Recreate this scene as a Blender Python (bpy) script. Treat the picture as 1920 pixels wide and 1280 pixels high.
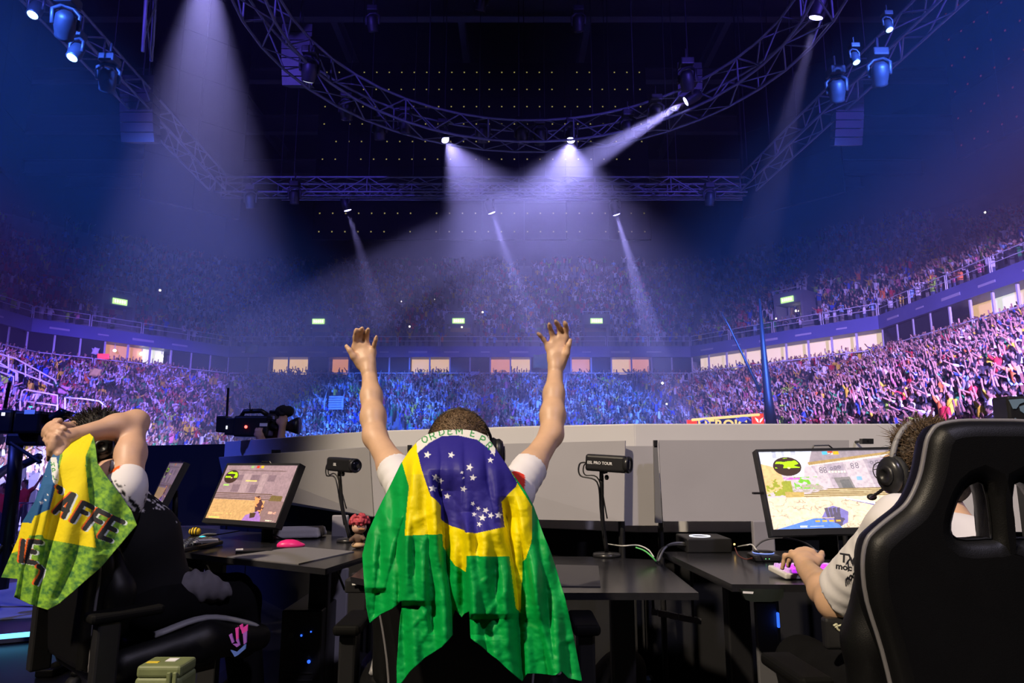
import bpy, bmesh, math, random
import numpy as np
from mathutils import Vector, Matrix, Euler, Quaternion

random.seed(7)
rng = np.random.default_rng(7)
S = bpy.context.scene
COL = S.collection
for _o in list(bpy.data.objects):
    bpy.data.objects.remove(_o)

# ------------------------------------------------------------------ camera
FPX = 1280.0                       # focal length in pixels of the 1920 px frame
PITCH = math.atan(220.0 / FPX)     # camera looks a little upwards, horizon at y = 860
CAMZ = 1.15
SP, CP = math.sin(PITCH), math.cos(PITCH)
cam_d = bpy.data.cameras.new('camera')
cam_d.lens = 24.0
cam_d.sensor_width = 36.0
cam_d.clip_start = 0.05
cam_d.clip_end = 400.0
cam = bpy.data.objects.new('camera', cam_d)
cam.location = (0, 0, CAMZ)
cam.rotation_euler = (math.pi / 2 + PITCH, 0, 0)
COL.objects.link(cam)
S.camera = cam

# ------------------------------------------------------------------ world, exposure
S.view_settings.view_transform = 'Standard'
S.view_settings.look = 'None'
S.view_settings.exposure = 0.0
S.view_settings.gamma = 1.0
S.view_settings.use_curve_mapping = False
W = bpy.data.worlds.new('arena_dark')
S.world = W
W.use_nodes = True
W.node_tree.nodes['Background'].inputs[0].default_value = (0.0, 0.0, 0.0, 1)
W.node_tree.nodes['Background'].inputs[1].default_value = 0.0
cy = S.cycles
cy.use_denoising = True
cy.denoiser = 'OPENIMAGEDENOISE'
cy.max_bounces = 4
cy.diffuse_bounces = 2
cy.glossy_bounces = 2
cy.transmission_bounces = 3
cy.transparent_max_bounces = 6
cy.volume_bounces = 0
cy.sample_clamp_indirect = 4.0
cy.sample_clamp_direct = 0.0
cy.use_light_tree = True
cy.use_adaptive_sampling = True
cy.adaptive_threshold = 0.03
cy.adaptive_min_samples = 16
cy.caustics_reflective = False
cy.caustics_refractive = False


def look_quat(frm, to):
    d = Vector(to) - Vector(frm)
    return d.to_track_quat('-Z', 'Y')


def spot(name, loc, to, energy, color, angle, blend=0.5, size=0.1):
    l = bpy.data.lights.new(name, 'SPOT')
    l.energy = energy
    l.color = color
    l.spot_size = math.radians(angle)
    l.spot_blend = blend
    l.shadow_soft_size = size
    o = bpy.data.objects.new(name, l)
    o.location = loc
    o.rotation_mode = 'QUATERNION'
    o.rotation_quaternion = look_quat(loc, to)
    COL.objects.link(o)
    return o


# lamps of the stage rig that hang above and behind the camera, at the height of the trusses in view
spot('stage_key_lamp_offscreen', (-8.0, -6.0, 12.5), (-0.2, 2.4, 1.2), 12700, (1.0, 0.82, 0.60), 21, 0.6, 0.35)
spot('stage_fill_lamp_offscreen', (6.0, -6.0, 12.5), (0.8, 3.0, 1.2), 2900, (0.80, 0.73, 1.0), 28, 0.6, 0.35)
spot('deck_blue_lamp_offscreen', (-12.0, -2.0, 12.5), (-5.0, 6.8, 0.0), 9000, (0.08, 0.12, 1.0), 24, 0.6, 0.35)
spot('floor_violet_lamp_offscreen', (-12.0, -6.0, 12.5), (-16.0, 24.0, -1.0), 15000, (0.25, 0.12, 1.0), 26, 0.7, 0.4)
# wash lamps for the audience on the same rig
spot('crowd_wash_blue_offscreen', (-12, -6, 12.5), (-11, 60, 2.6), 850000, (0.04, 0.15, 1.0), 17, 0.8, 0.5)
spot('crowd_wash_blue_second_offscreen', (12, -6, 12.5), (6, 60, 2.6), 820000, (0.05, 0.16, 1.0), 17, 0.8, 0.5)
spot('crowd_wash_pink_offscreen', (12, -6, 12.5), (24, 36, 3.5), 480000, (0.42, 0.27, 1.0), 36, 0.8, 0.5)
spot('crowd_wash_violet_offscreen', (-12, -6, 12.5), (-33, 55, 4.0), 510000, (0.25, 0.14, 1.0), 20, 0.8, 0.5)
spot('upper_stand_wash_offscreen', (-12, -6, 12.5), (0, 78, 17.0), 45000, (0.13, 0.08, 1.0), 30, 0.9, 0.5)
spot('upper_stand_wash_second_offscreen', (12, -6, 12.5), (0, 78, 17.0), 50000, (0.14, 0.09, 1.0), 30, 0.9, 0.5)

# ------------------------------------------------------------------ helpers
def px(x, y, Y):
    """world point seen at photo pixel (x, y) that lies at distance Y in front of the camera"""
    u, v = x - 960.0, 640.0 - y
    fw = FPX * CP - v * SP
    up = FPX * SP + v * CP
    return Vector((u / fw * Y, Y, CAMZ + up / fw * Y))


def pxz(x, y, Z):
    """world point seen at photo pixel (x, y) that lies at height Z"""
    u, v = x - 960.0, 640.0 - y
    fw = FPX * CP - v * SP
    up = FPX * SP + v * CP
    Y = (Z - CAMZ) / (up / fw)
    return Vector((u / fw * Y, Y, Z))


MATS = {}


def mat(name, color=(0.5, 0.5, 0.5), rough=0.5, metal=0.0, emit=None, estr=0.0, noise=0.0, nscale=20.0,
        bump=0.0, bscale=200.0, attr=None, objcol=False, spec=None, sheen=0.0, alpha=None, trans=0.0, sss=0.0):
    if name in MATS:
        return MATS[name]
    m = bpy.data.materials.new(name)
    m.use_nodes = True
    nt = m.node_tree
    b = nt.nodes['Principled BSDF']
    b.inputs['Base Color'].default_value = (*color, 1)
    b.inputs['Roughness'].default_value = rough
    b.inputs['Metallic'].default_value = metal
    if spec is not None:
        b.inputs['Specular IOR Level'].default_value = spec
    if sheen:
        b.inputs['Sheen Weight'].default_value = sheen
    if trans:
        b.inputs['Transmission Weight'].default_value = trans
    if alpha is not None:
        b.inputs['Alpha'].default_value = alpha
    if sss:
        b.inputs['Subsurface Weight'].default_value = sss
        b.inputs['Subsurface Radius'].default_value = (0.012, 0.005, 0.003)
        b.inputs['Subsurface Scale'].default_value = 1.0
    src = None
    if attr:
        a = nt.nodes.new('ShaderNodeAttribute')
        a.attribute_name = attr
        src = a.outputs['Color']
    elif objcol:
        a = nt.nodes.new('ShaderNodeObjectInfo')
        src = a.outputs['Color']
    tc = None
    if noise or bump:
        tc = nt.nodes.new('ShaderNodeTexCoord')
    if noise:
        n = nt.nodes.new('ShaderNodeTexNoise')
        n.inputs['Scale'].default_value = nscale
        n.inputs['Detail'].default_value = 5
        nt.links.new(tc.outputs['Object'], n.inputs['Vector'])
        mr = nt.nodes.new('ShaderNodeMapRange')
        mr.inputs['From Min'].default_value = 0.25
        mr.inputs['From Max'].default_value = 0.75
        mr.inputs['To Min'].default_value = 1.0 - noise
        mr.inputs['To Max'].default_value = 1.0 + noise
        nt.links.new(n.outputs['Fac'], mr.inputs['Value'])
        mx = nt.nodes.new('ShaderNodeVectorMath')
        mx.operation = 'SCALE'
        if src is not None:
            nt.links.new(src, mx.inputs[0])
        else:
            mx.inputs[0].default_value = color
        nt.links.new(mr.outputs['Result'], mx.inputs['Scale'])
        src = mx.outputs['Vector']
    if bump:
        n2 = nt.nodes.new('ShaderNodeTexNoise')
        n2.inputs['Scale'].default_value = bscale
        n2.inputs['Detail'].default_value = 3
        nt.links.new(tc.outputs['Object'], n2.inputs['Vector'])
        bp = nt.nodes.new('ShaderNodeBump')
        bp.inputs['Strength'].default_value = bump
        bp.inputs['Distance'].default_value = 0.002
        nt.links.new(n2.outputs['Fac'], bp.inputs['Height'])
        nt.links.new(bp.outputs['Normal'], b.inputs['Normal'])
    if src is not None:
        nt.links.new(src, b.inputs['Base Color'])
    if emit is not None or (attr and estr):
        if emit is not None:
            b.inputs['Emission Color'].default_value = (*emit, 1)
        else:
            nt.links.new(src, b.inputs['Emission Color'])
        b.inputs['Emission Strength'].default_value = estr
    MATS[name] = m
    return m


def tag(o, label, cat=None, group=None, kind=None):
    if label:
        o['label'] = label
    if cat:
        o['category'] = cat
    if group:
        o['group'] = group
    if kind:
        o['kind'] = kind
    return o


PM = {}                                          # world matrices of parents


def link(o, parent=None, world=True):
    COL.objects.link(o)
    if parent is not None:
        o.parent = parent
        if world:
            o.matrix_parent_inverse = PM[parent.name].inverted()
            PM[o.name] = o.matrix_basis.copy()
        else:
            PM[o.name] = PM[parent.name] @ o.matrix_basis
    else:
        PM[o.name] = o.matrix_basis.copy()
    return o


def thing(name, label, cat, loc=(0, 0, 0), rz=0.0, group=None, rot=None, kind=None):
    o = bpy.data.objects.new(name, None)
    o.empty_display_size = 0.1
    o.location = loc
    o.rotation_euler = rot if rot is not None else (0, 0, rz)
    link(o)
    return tag(o, label, cat, group, kind)


def mesh_obj(name, verts, faces, m=None, parent=None, world=True, smooth=False, mats=None, fmat=None, colors=None):
    me = bpy.data.meshes.new(name)
    me.from_pydata([tuple(v) for v in verts], [], [tuple(f) for f in faces])
    for q in (mats or ([m] if m else [])):
        me.materials.append(q)
    if fmat is not None:
        me.polygons.foreach_set('material_index', np.asarray(fmat, dtype=np.int32))
    if smooth:
        me.polygons.foreach_set('use_smooth', np.ones(len(me.polygons), dtype=bool))
    if colors is not None:
        ca = me.color_attributes.new('Col', 'FLOAT_COLOR', 'POINT')
        c = np.ones((len(me.vertices), 4), dtype=np.float32)
        c[:, :3] = colors
        ca.data.foreach_set('color', c.ravel())
    me.update()
    o = bpy.data.objects.new(name, me)
    return link(o, parent, world)


def np_mesh(name, verts, quads, m=None, parent=None, world=True, smooth=True, mats=None, fmat=None, colors=None):
    """fast mesh from numpy arrays (quads or triangles, one polygon size)"""
    verts = np.asarray(verts, dtype=np.float32)
    quads = np.asarray(quads, dtype=np.int32)
    k = quads.shape[1]
    me = bpy.data.meshes.new(name)
    me.vertices.add(len(verts))
    me.vertices.foreach_set('co', verts.ravel())
    me.loops.add(quads.size)
    me.loops.foreach_set('vertex_index', quads.ravel())
    me.polygons.add(len(quads))
    me.polygons.foreach_set('loop_start', np.arange(0, quads.size, k, dtype=np.int32))
    for q in (mats or ([m] if m else [])):
        me.materials.append(q)
    if fmat is not None:
        me.polygons.foreach_set('material_index', np.asarray(fmat, dtype=np.int32))
    me.polygons.foreach_set('use_smooth', np.full(len(quads), bool(smooth)))
    me.update(calc_edges=True)
    if colors is not None:
        ca = me.color_attributes.new('Col', 'FLOAT_COLOR', 'POINT')
        c = np.ones((len(verts), 4), dtype=np.float32)
        c[:, :3] = colors
        ca.data.foreach_set('color', c.ravel())
    o = bpy.data.objects.new(name, me)
    return link(o, parent, world)


def frame_from(d, upv=(0, 0, 1)):
    d = Vector(d).normalized()
    u = Vector(upv)
    if abs(d.dot(u)) > 0.98:
        u = Vector((1, 0, 0)) if abs(d.x) < 0.9 else Vector((0, 1, 0))
    a = d.cross(u).normalized()
    b = a.cross(d).normalized()
    return a, b, d


class MB:
    """collects shapes for ONE mesh object"""

    def __init__(s):
        s.v, s.f, s.mi = [], [], []
        s.cur = 0

    def add(s, vs, fs, M=None):
        n = len(s.v)
        for p in vs:
            p = Vector(p)
            s.v.append(M @ p if M is not None else p)
        for f in fs:
            s.f.append([i + n for i in f])
            s.mi.append(s.cur)
        return s

    def slot(s, i):
        s.cur = i
        return s

    def box(s, c, size, M=None, bev=0.0, taper=1.0):
        x, y, z = size[0] / 2, size[1] / 2, size[2] / 2
        c = Vector(c)
        if bev <= 0:
            vs = []
            for k, dz in ((taper, z), (1.0, -z)):
                pass
            vs = [(-x, -y, -z), (x, -y, -z), (x, y, -z), (-x, y, -z),
                  (-x * taper, -y * taper, z), (x * taper, -y * taper, z), (x * taper, y * taper, z), (-x * taper, y * taper, z)]
            fs = [(3, 2, 1, 0), (4, 5, 6, 7), (0, 1, 5, 4), (1, 2, 6, 5), (2, 3, 7, 6), (3, 0, 4, 7)]
            return s.add([c + Vector(p) for p in vs], fs, M)
        b = min(bev, x * 0.95, y * 0.95, z * 0.95)
        prof = []
        n = 3
        for k in range(n + 1):
            a = math.pi / 2 * k / n
            prof.append((-z + b * (1 - math.sin(a)) if False else -z + b - b * math.cos(a) * 1.0, b - b * math.sin(a)))
        rings = [(zz, ins) for zz, ins in prof] + [(-zz, ins) for zz, ins in reversed(prof)]
        vs, fs = [], []
        for zz, ins in rings:
            X, Yy = x - ins, y - ins
            t = 1.0 + (taper - 1.0) * (zz + z) / (2 * z)
            for cx, cy_, a0 in ((X - (b - ins), Yy - (b - ins), 0), (-X + (b - ins), Yy - (b - ins), 90),
                                (-X + (b - ins), -Yy + (b - ins), 180), (X - (b - ins), -Yy + (b - ins), 270)):
                r = b - ins
                for q in (0, 45, 90):
                    a = math.radians(a0 + q)
                    vs.append(c + Vector(((cx + r * math.cos(a)) * t, (cy_ + r * math.sin(a)) * t, zz)))
        m = 12
        for i in range(len(rings) - 1):
            for j in range(m):
                k = (j + 1) % m
                fs.append((i * m + j, i * m + k, (i + 1) * m + k, (i + 1) * m + j))
        fs.append(tuple(reversed(range(m))))
        fs.append(tuple(range((len(rings) - 1) * m, len(rings) * m)))
        return s.add(vs, fs, M)

    def tube(s, pts, r, seg=8, cap=True, M=None, closed=False, flat=1.0):
        pts = [Vector(p) for p in pts]
        n = len(pts)
        rs = r if isinstance(r, (list, tuple)) else [r] * n
        vs, fs = [], []
        d0 = (pts[1] - pts[0])
        a, b, _ = frame_from(d0)
        for i, p in enumerate(pts):
            if closed:
                d = pts[(i + 1) % n] - pts[i - 1]
            else:
                d = pts[min(i + 1, n - 1)] - pts[max(i - 1, 0)]
            d = d.normalized()
            a = (a - d * a.dot(d))
            if a.length < 1e-6:
                a, b, _ = frame_from(d)
            a.normalize()
            b = d.cross(a).normalized()
            for j in range(seg):
                t = 2 * math.pi * j / seg
                vs.append(p + a * (math.cos(t) * rs[i]) + b * (math.sin(t) * rs[i] * flat))
        m = n if closed else n - 1
        for i in range(m):
            for j in range(seg):
                k = (j + 1) % seg
                i2 = (i + 1) % n
                fs.append((i * seg + j, i * seg + k, i2 * seg + k, i2 * seg + j))
        if cap and not closed:
            fs.append(tuple(reversed(range(seg))))
            fs.append(tuple(range((n - 1) * seg, n * seg)))
        return s.add(vs, fs, M)

    def lathe(s, prof, seg=16, M=None, c=(0, 0, 0), cap=True):
        c = Vector(c)
        vs, fs = [], []
        for r, z in prof:
            for j in range(seg):
                t = 2 * math.pi * j / seg
                vs.append(c + Vector((r * math.cos(t), r * math.sin(t), z)))
        for i in range(len(prof) - 1):
            for j in range(seg):
                k = (j + 1) % seg
                fs.append((i * seg + j, i * seg + k, (i + 1) * seg + k, (i + 1) * seg + j))
        if cap:
            fs.append(tuple(reversed(range(seg))))
            fs.append(tuple(range((len(prof) - 1) * seg, len(prof) * seg)))
        return s.add(vs, fs, M)

    def ball(s, c, r, seg=12, rings=8, M=None):
        rx, ry, rz = (r, r, r) if not isinstance(r, (list, tuple)) else r
        c = Vector(c)
        vs, fs = [], []
        for i in range(1, rings):
            a = math.pi * i / rings
            for j in range(seg):
                t = 2 * math.pi * j / seg
                vs.append(c + Vector((rx * math.sin(a) * math.cos(t), ry * math.sin(a) * math.sin(t), -rz * math.cos(a))))
        n = len(vs)
        vs += [c + Vector((0, 0, -rz)), c + Vector((0, 0, rz))]
        for i in range(rings - 2):
            for j in range(seg):
                k = (j + 1) % seg
                fs.append((i * seg + j, i * seg + k, (i + 1) * seg + k, (i + 1) * seg + j))
        for j in range(seg):
            k = (j + 1) % seg
            fs.append((k, j, n))
            fs.append(((rings - 2) * seg + j, (rings - 2) * seg + k, n + 1))
        return s.add(vs, fs, M)

    def prism(s, poly, t, M=None, z0=0.0):
        """polygon in the local XY plane, extruded from z0 to z0 + t"""
        n = len(poly)
        area = sum(poly[i][0] * poly[(i + 1) % n][1] - poly[(i + 1) % n][0] * poly[i][1] for i in range(n))
        if area < 0:
            poly = list(reversed(poly))
        vs = [(p[0], p[1], z0) for p in poly] + [(p[0], p[1], z0 + t) for p in poly]
        fs = [tuple(reversed(range(n))), tuple(range(n, 2 * n))]
        for i in range(n):
            k = (i + 1) % n
            fs.append((i, k, n + k, n + i))
        return s.add(vs, fs, M)

    def quad(s, a, b, c, d):
        return s.add([a, b, c, d], [(0, 1, 2, 3)])

    def build(s, name, m, parent=None, world=True, smooth=False):
        ms = m if isinstance(m, (list, tuple)) else [m]
        return mesh_obj(name, s.v, s.f, None, parent, world, smooth, mats=ms, fmat=s.mi if len(ms) > 1 else None)


def axes(o, x, y, z):
    M = Matrix((Vector(x), Vector(y), Vector(z))).transposed().to_4x4()
    M.translation = Vector(o)
    return M


UNIT = {}


def unit_mesh(kind, m):
    key = (kind, m.name)
    if key not in UNIT:
        b = MB()
        if kind == 'stick':
            b.tube([(0, 0, 0), (0, 0, 1)], 1.0, 6)
        elif kind == 'bar':
            b.box((0, 0, 0.5), (2, 2, 1))
        elif kind == 'block':
            b.box((0, 0, 0), (1, 1, 1))
        me = bpy.data.meshes.new(kind)
        me.from_pydata([tuple(v) for v in b.v], [], [tuple(f) for f in b.f])
        me.materials.append(m)
        if kind == 'stick':
            me.polygons.foreach_set('use_smooth', np.ones(len(me.polygons), dtype=bool))
        UNIT[key] = me
    return UNIT[key]


def stick(name, p0, p1, r, m, parent=None, kind='stick', r2=None):
    """a rod between two world points, sharing one unit mesh"""
    p0, p1 = Vector(p0), Vector(p1)
    d = p1 - p0
    a, b, dd = frame_from(d)
    o = bpy.data.objects.new(name, unit_mesh(kind, m))
    M = axes(p0, a * r, b * (r2 or r), d)
    o.matrix_basis = M
    return link(o, parent)


def block(name, c, size, m, parent=None, rz=0.0):
    o = bpy.data.objects.new(name, unit_mesh('block', m))
    o.matrix_basis = Matrix.Translation(Vector(c)) @ Matrix.Rotation(rz, 4, 'Z') @ Matrix.Diagonal((*size, 1))
    return link(o, parent)


def smooth_path(pts, n=6):
    """Catmull-Rom through the points"""
    P = [Vector(p) for p in pts]
    P = [P[0] * 2 - P[1]] + P + [P[-1] * 2 - P[-2]]
    out = []
    for i in range(1, len(P) - 2):
        for k in range(n):
            t = k / n
            a, b, c, d = P[i - 1], P[i], P[i + 1], P[i + 2]
            out.append(0.5 * ((2 * b) + (c - a) * t + (2 * a - 5 * b + 4 * c - d) * t * t + (3 * b - a - 3 * c + d) * t ** 3))
    out.append(P[-2])
    return out


def plate(name, polys, depth, m, parent=None, world=True, bevel=0.0, M=None, res=4, smooth=True):
    """filled flat outline with holes and rounded rims; outline in local XY, thickness along Z"""
    cu = bpy.data.curves.new(name, 'CURVE')
    cu.dimensions = '2D'
    cu.fill_mode = 'BOTH'
    cu.extrude = max(depth / 2 - bevel, 0.0)
    cu.bevel_depth = bevel
    cu.bevel_resolution = 2
    cu.offset = -bevel
    for poly in polys:
        sp = cu.splines.new('POLY')
        sp.points.add(len(poly) - 1)
        for p, q in zip(sp.points, poly):
            p.co = (q[0], q[1], 0, 1)
        sp.use_cyclic_u = True
    tmp = bpy.data.objects.new(name + '_tmp', cu)
    COL.objects.link(tmp)
    dg = bpy.context.evaluated_depsgraph_get()
    me = bpy.data.meshes.new_from_object(tmp.evaluated_get(dg))
    bpy.data.objects.remove(tmp)
    bpy.data.curves.remove(cu)
    me.name = name
    if M is not None:
        me.transform(M)
    me.materials.clear()
    me.materials.append(m)
    if smooth:
        me.polygons.foreach_set('use_smooth', np.ones(len(me.polygons), dtype=bool))
        try:
            me.set_sharp_from_angle(angle=math.radians(45))
        except Exception:
            pass
    o = bpy.data.objects.new(name, me)
    return link(o, parent, world)


def lettering(name, text, size, m, M, parent=None, depth=0.001, world=True, align='CENTER', shear=0.0, spacing=1.0, bold=0.0):
    """flat printed letters as a thin raised print"""
    cu = bpy.data.curves.new(name, 'FONT')
    cu.body = text
    cu.size = size
    cu.extrude = depth
    cu.align_x = align
    cu.align_y = 'CENTER'
    cu.shear = shear
    cu.space_character = spacing
    cu.offset = bold
    cu.resolution_u = 3
    tmp = bpy.data.objects.new(name + '_tmp', cu)
    COL.objects.link(tmp)
    dg = bpy.context.evaluated_depsgraph_get()
    me = bpy.data.meshes.new_from_object(tmp.evaluated_get(dg))
    bpy.data.objects.remove(tmp)
    bpy.data.curves.remove(cu)
    me.name = name
    me.transform(M)
    me.materials.clear()
    me.materials.append(m)
    o = bpy.data.objects.new(name, me)
    return link(o, parent, world)


def smooth_poly(pts, n=5):
    P = [Vector((p[0], p[1], 0)) for p in pts]
    N = len(P)
    out = []
    for i in range(N):
        a, b, c, d = P[i - 1], P[i], P[(i + 1) % N], P[(i + 2) % N]
        for k in range(n):
            t = k / n
            q = 0.5 * ((2 * b) + (c - a) * t + (2 * a - 5 * b + 4 * c - d) * t * t + (3 * b - a - 3 * c + d) * t ** 3)
            out.append((q.x, q.y))
    return out


# ---------------------------------------------------------------- implicit bodies
class Sdf:
    """smooth union of tapered limbs and ellipsoids, meshed into one continuous skin"""

    def __init__(s, h):
        s.h = h
        s.p = []

    def limb(s, a, b, ra, rb, k=0.03, tagv=0, flat=None, sub=False):
        s.p.append(('L', Vector(a), Vector(b), ra, rb, k, tagv, flat, sub))
        return s

    def chain(s, pts, rs, k=0.03, tagv=0, flat=None):
        for i in range(len(pts) - 1):
            s.limb(pts[i], pts[i + 1], rs[i], rs[i + 1], k, tagv, flat)
        return s

    def ell(s, c, r, R=None, k=0.03, tagv=0, sub=False):
        s.p.append(('E', Vector(c), Vector(r), R, None, k, tagv, None, sub))
        return s

    def bounds(s, q, pad):
        if q[0] == 'L':
            m = max(q[3], q[4]) + pad
            lo = [min(q[1][i], q[2][i]) - m for i in range(3)]
            hi = [max(q[1][i], q[2][i]) + m for i in range(3)]
        else:
            m = max(q[2]) + pad
            lo = [q[1][i] - m for i in range(3)]
            hi = [q[1][i] + m for i in range(3)]
        return lo, hi

    def dist(s, q, X, Y, Z):
        if q[0] == 'L':
            a, b = q[1], q[2]
            ba = b - a
            L2 = max(ba.length_squared, 1e-9)
            px_, py_, pz_ = X - a.x, Y - a.y, Z - a.z
            t = np.clip((px_ * ba.x + py_ * ba.y + pz_ * ba.z) / L2, 0, 1)
            dx, dy, dz = px_ - ba.x * t, py_ - ba.y * t, pz_ - ba.z * t
            if q[7] is not None:                      # flattened section: axis, factor
                ax, fct = q[7]
                dd = dx * ax.x + dy * ax.y + dz * ax.z
                g = 1.0 / fct - 1.0
                dx, dy, dz = dx + ax.x * dd * g, dy + ax.y * dd * g, dz + ax.z * dd * g
            return np.sqrt(dx * dx + dy * dy + dz * dz) - (q[3] + (q[4] - q[3]) * t)
        c, r, R = q[1], q[2], q[3]
        x, y, z = X - c.x, Y - c.y, Z - c.z
        if R is not None:
            Ri = R.inverted()
            x, y, z = (Ri[0][0] * x + Ri[0][1] * y + Ri[0][2] * z, Ri[1][0] * x + Ri[1][1] * y + Ri[1][2] * z,
                       Ri[2][0] * x + Ri[2][1] * y + Ri[2][2] * z)
        n = np.sqrt((x / r.x) ** 2 + (y / r.y) ** 2 + (z / r.z) ** 2)
        g = np.sqrt((x / r.x ** 2) ** 2 + (y / r.y ** 2) ** 2 + (z / r.z ** 2) ** 2)
        return n * (n - 1.0) / np.maximum(g, 1e-6)

    def mesh(s, cut=None, disp=None):
        h = s.h
        lo = [1e9] * 3
        hi = [-1e9] * 3
        for q in s.p:
            if q[8]:
                continue
            l, u = s.bounds(q, 3 * h)
            lo = [min(a, b) for a, b in zip(lo, l)]
            hi = [max(a, b) for a, b in zip(hi, u)]
        n = [int(math.ceil((hi[i] - lo[i]) / h)) + 2 for i in range(3)]
        ax = [lo[i] + h * np.arange(n[i], dtype=np.float32) for i in range(3)]
        F = np.full(n, 0.5, dtype=np.float32)
        T = np.zeros(n, dtype=np.int8)
        D = np.full(n, 0.5, dtype=np.float32)
        for q in s.p:
            k = q[5]
            l, u = s.bounds(q, k + 3 * h)
            i0 = [max(0, int((l[i] - lo[i]) / h)) for i in range(3)]
            i1 = [min(n[i], int((u[i] - lo[i]) / h) + 2) for i in range(3)]
            if any(b <= a for a, b in zip(i0, i1)):
                continue
            X, Y, Z = np.meshgrid(ax[0][i0[0]:i1[0]], ax[1][i0[1]:i1[1]], ax[2][i0[2]:i1[2]], indexing='ij', sparse=True)
            d = s.dist(q, X, Y, Z).astype(np.float32)
            sl = (slice(i0[0], i1[0]), slice(i0[1], i1[1]), slice(i0[2], i1[2]))
            f = F[sl]
            if q[8]:
                hh = np.maximum(k - np.abs(-d - f), 0) / k
                F[sl] = np.maximum(f, -d) + hh * hh * k * 0.25
            else:
                hh = np.maximum(k - np.abs(d - f), 0) / k
                F[sl] = np.minimum(f, d) - hh * hh * k * 0.25
                w = d < D[sl]
                T[sl] = np.where(w, q[6], T[sl])
                D[sl] = np.where(w, d, D[sl])
        if cut is not None:
            X, Y, Z = np.meshgrid(ax[0], ax[1], ax[2], indexing='ij', sparse=True)
            for c in cut:                              # planes: point, normal; keep the side the normal points away from
                p, nn = Vector(c[0]), Vector(c[1]).normalized()
                F = np.maximum(F, (X - p.x) * nn.x + (Y - p.y) * nn.y + (Z - p.z) * nn.z)
        return surface_nets(F, T, lo, h)


def surface_nets(F, T, lo, h):
    ins = F < 0
    c = np.zeros(tuple(k - 1 for k in F.shape), dtype=np.uint8)
    offs = [(i, j, k) for i in (0, 1) for j in (0, 1) for k in (0, 1)]
    nx, ny, nz = c.shape
    for (i, j, k) in offs:
        c += ins[i:i + nx, j:j + ny, k:k + nz]
    mixed = (c > 0) & (c < 8)
    I = np.argwhere(mixed)
    idx = np.full(c.shape, -1, dtype=np.int32)
    idx[mixed] = np.arange(len(I), dtype=np.int32)
    acc = np.zeros((len(I), 3), dtype=np.float64)
    cnt = np.zeros(len(I))
    vals = {o: F[I[:, 0] + o[0], I[:, 1] + o[1], I[:, 2] + o[2]] for o in offs}
    for o in offs:
        for a in range(3):
            if o[a]:
                continue
            o2 = list(o)
            o2[a] = 1
            o2 = tuple(o2)
            v0, v1 = vals[o], vals[o2]
            m = (v0 < 0) != (v1 < 0)
            t = np.where(m, v0 / np.where(m, v0 - v1, 1), 0)
            p = np.array(o, dtype=np.float64)[None, :].repeat(len(I), 0)
            p[:, a] += t
            acc += p * m[:, None]
            cnt += m
    V = (I + acc / cnt[:, None]) * h + np.array(lo)[None, :]
    tags = T[I[:, 0], I[:, 1], I[:, 2]]
    quads = []
    for a in range(3):
        b, d = (a + 1) % 3, (a + 2) % 3
        sl0 = [slice(None)] * 3
        sl1 = [slice(None)] * 3
        sl0[a] = slice(0, -1)
        sl1[a] = slice(1, None)
        s0, s1 = ins[tuple(sl0)], ins[tuple(sl1)]
        E = np.argwhere(s0 != s1)
        ok = (E[:, b] > 0) & (E[:, d] > 0) & (E[:, b] < F.shape[b] - 1) & (E[:, d] < F.shape[d] - 1)
        E = E[ok]
        flip = s1[E[:, 0], E[:, 1], E[:, 2]]

        def cell(db, dd):
            q = E.copy()
            q[:, b] -= db
            q[:, d] -= dd
            return idx[q[:, 0], q[:, 1], q[:, 2]]
        q = np.stack([cell(1, 1), cell(0, 1), cell(0, 0), cell(1, 0)], 1)
        q[flip] = q[flip][:, ::-1]
        quads.append(q)
    Q = np.concatenate(quads)
    return V, Q, tags


def relax(V, Q, it=2, f=0.5):
    """light smoothing of a surface-net mesh"""
    n = len(V)
    for _ in range(it):
        acc = np.zeros_like(V)
        cnt = np.zeros(n)
        for i in range(4):
            a, b = Q[:, i], Q[:, (i + 1) % 4]
            np.add.at(acc, a, V[b])
            np.add.at(cnt, a, 1)
        V = V * (1 - f) + f * acc / np.maximum(cnt, 1)[:, None]
    return V


# ---------------------------------------------------------------- flat print painter (numpy, per vertex)
def inpoly(X, Y, poly):
    r = np.zeros(X.shape, dtype=bool)
    n = len(poly)
    for i in range(n):
        x0, y0 = poly[i]
        x1, y1 = poly[(i + 1) % n]
        c = (y0 > Y) != (y1 > Y)
        if y1 != y0:
            r ^= c & (X < (x1 - x0) * (Y - y0) / (y1 - y0) + x0)
    return r


def segdist(X, Y, a, b):
    dx, dy = b[0] - a[0], b[1] - a[1]
    L = max(dx * dx + dy * dy, 1e-12)
    t = np.clip(((X - a[0]) * dx + (Y - a[1]) * dy) / L, 0, 1)
    return np.hypot(X - a[0] - t * dx, Y - a[1] - t * dy)


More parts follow.
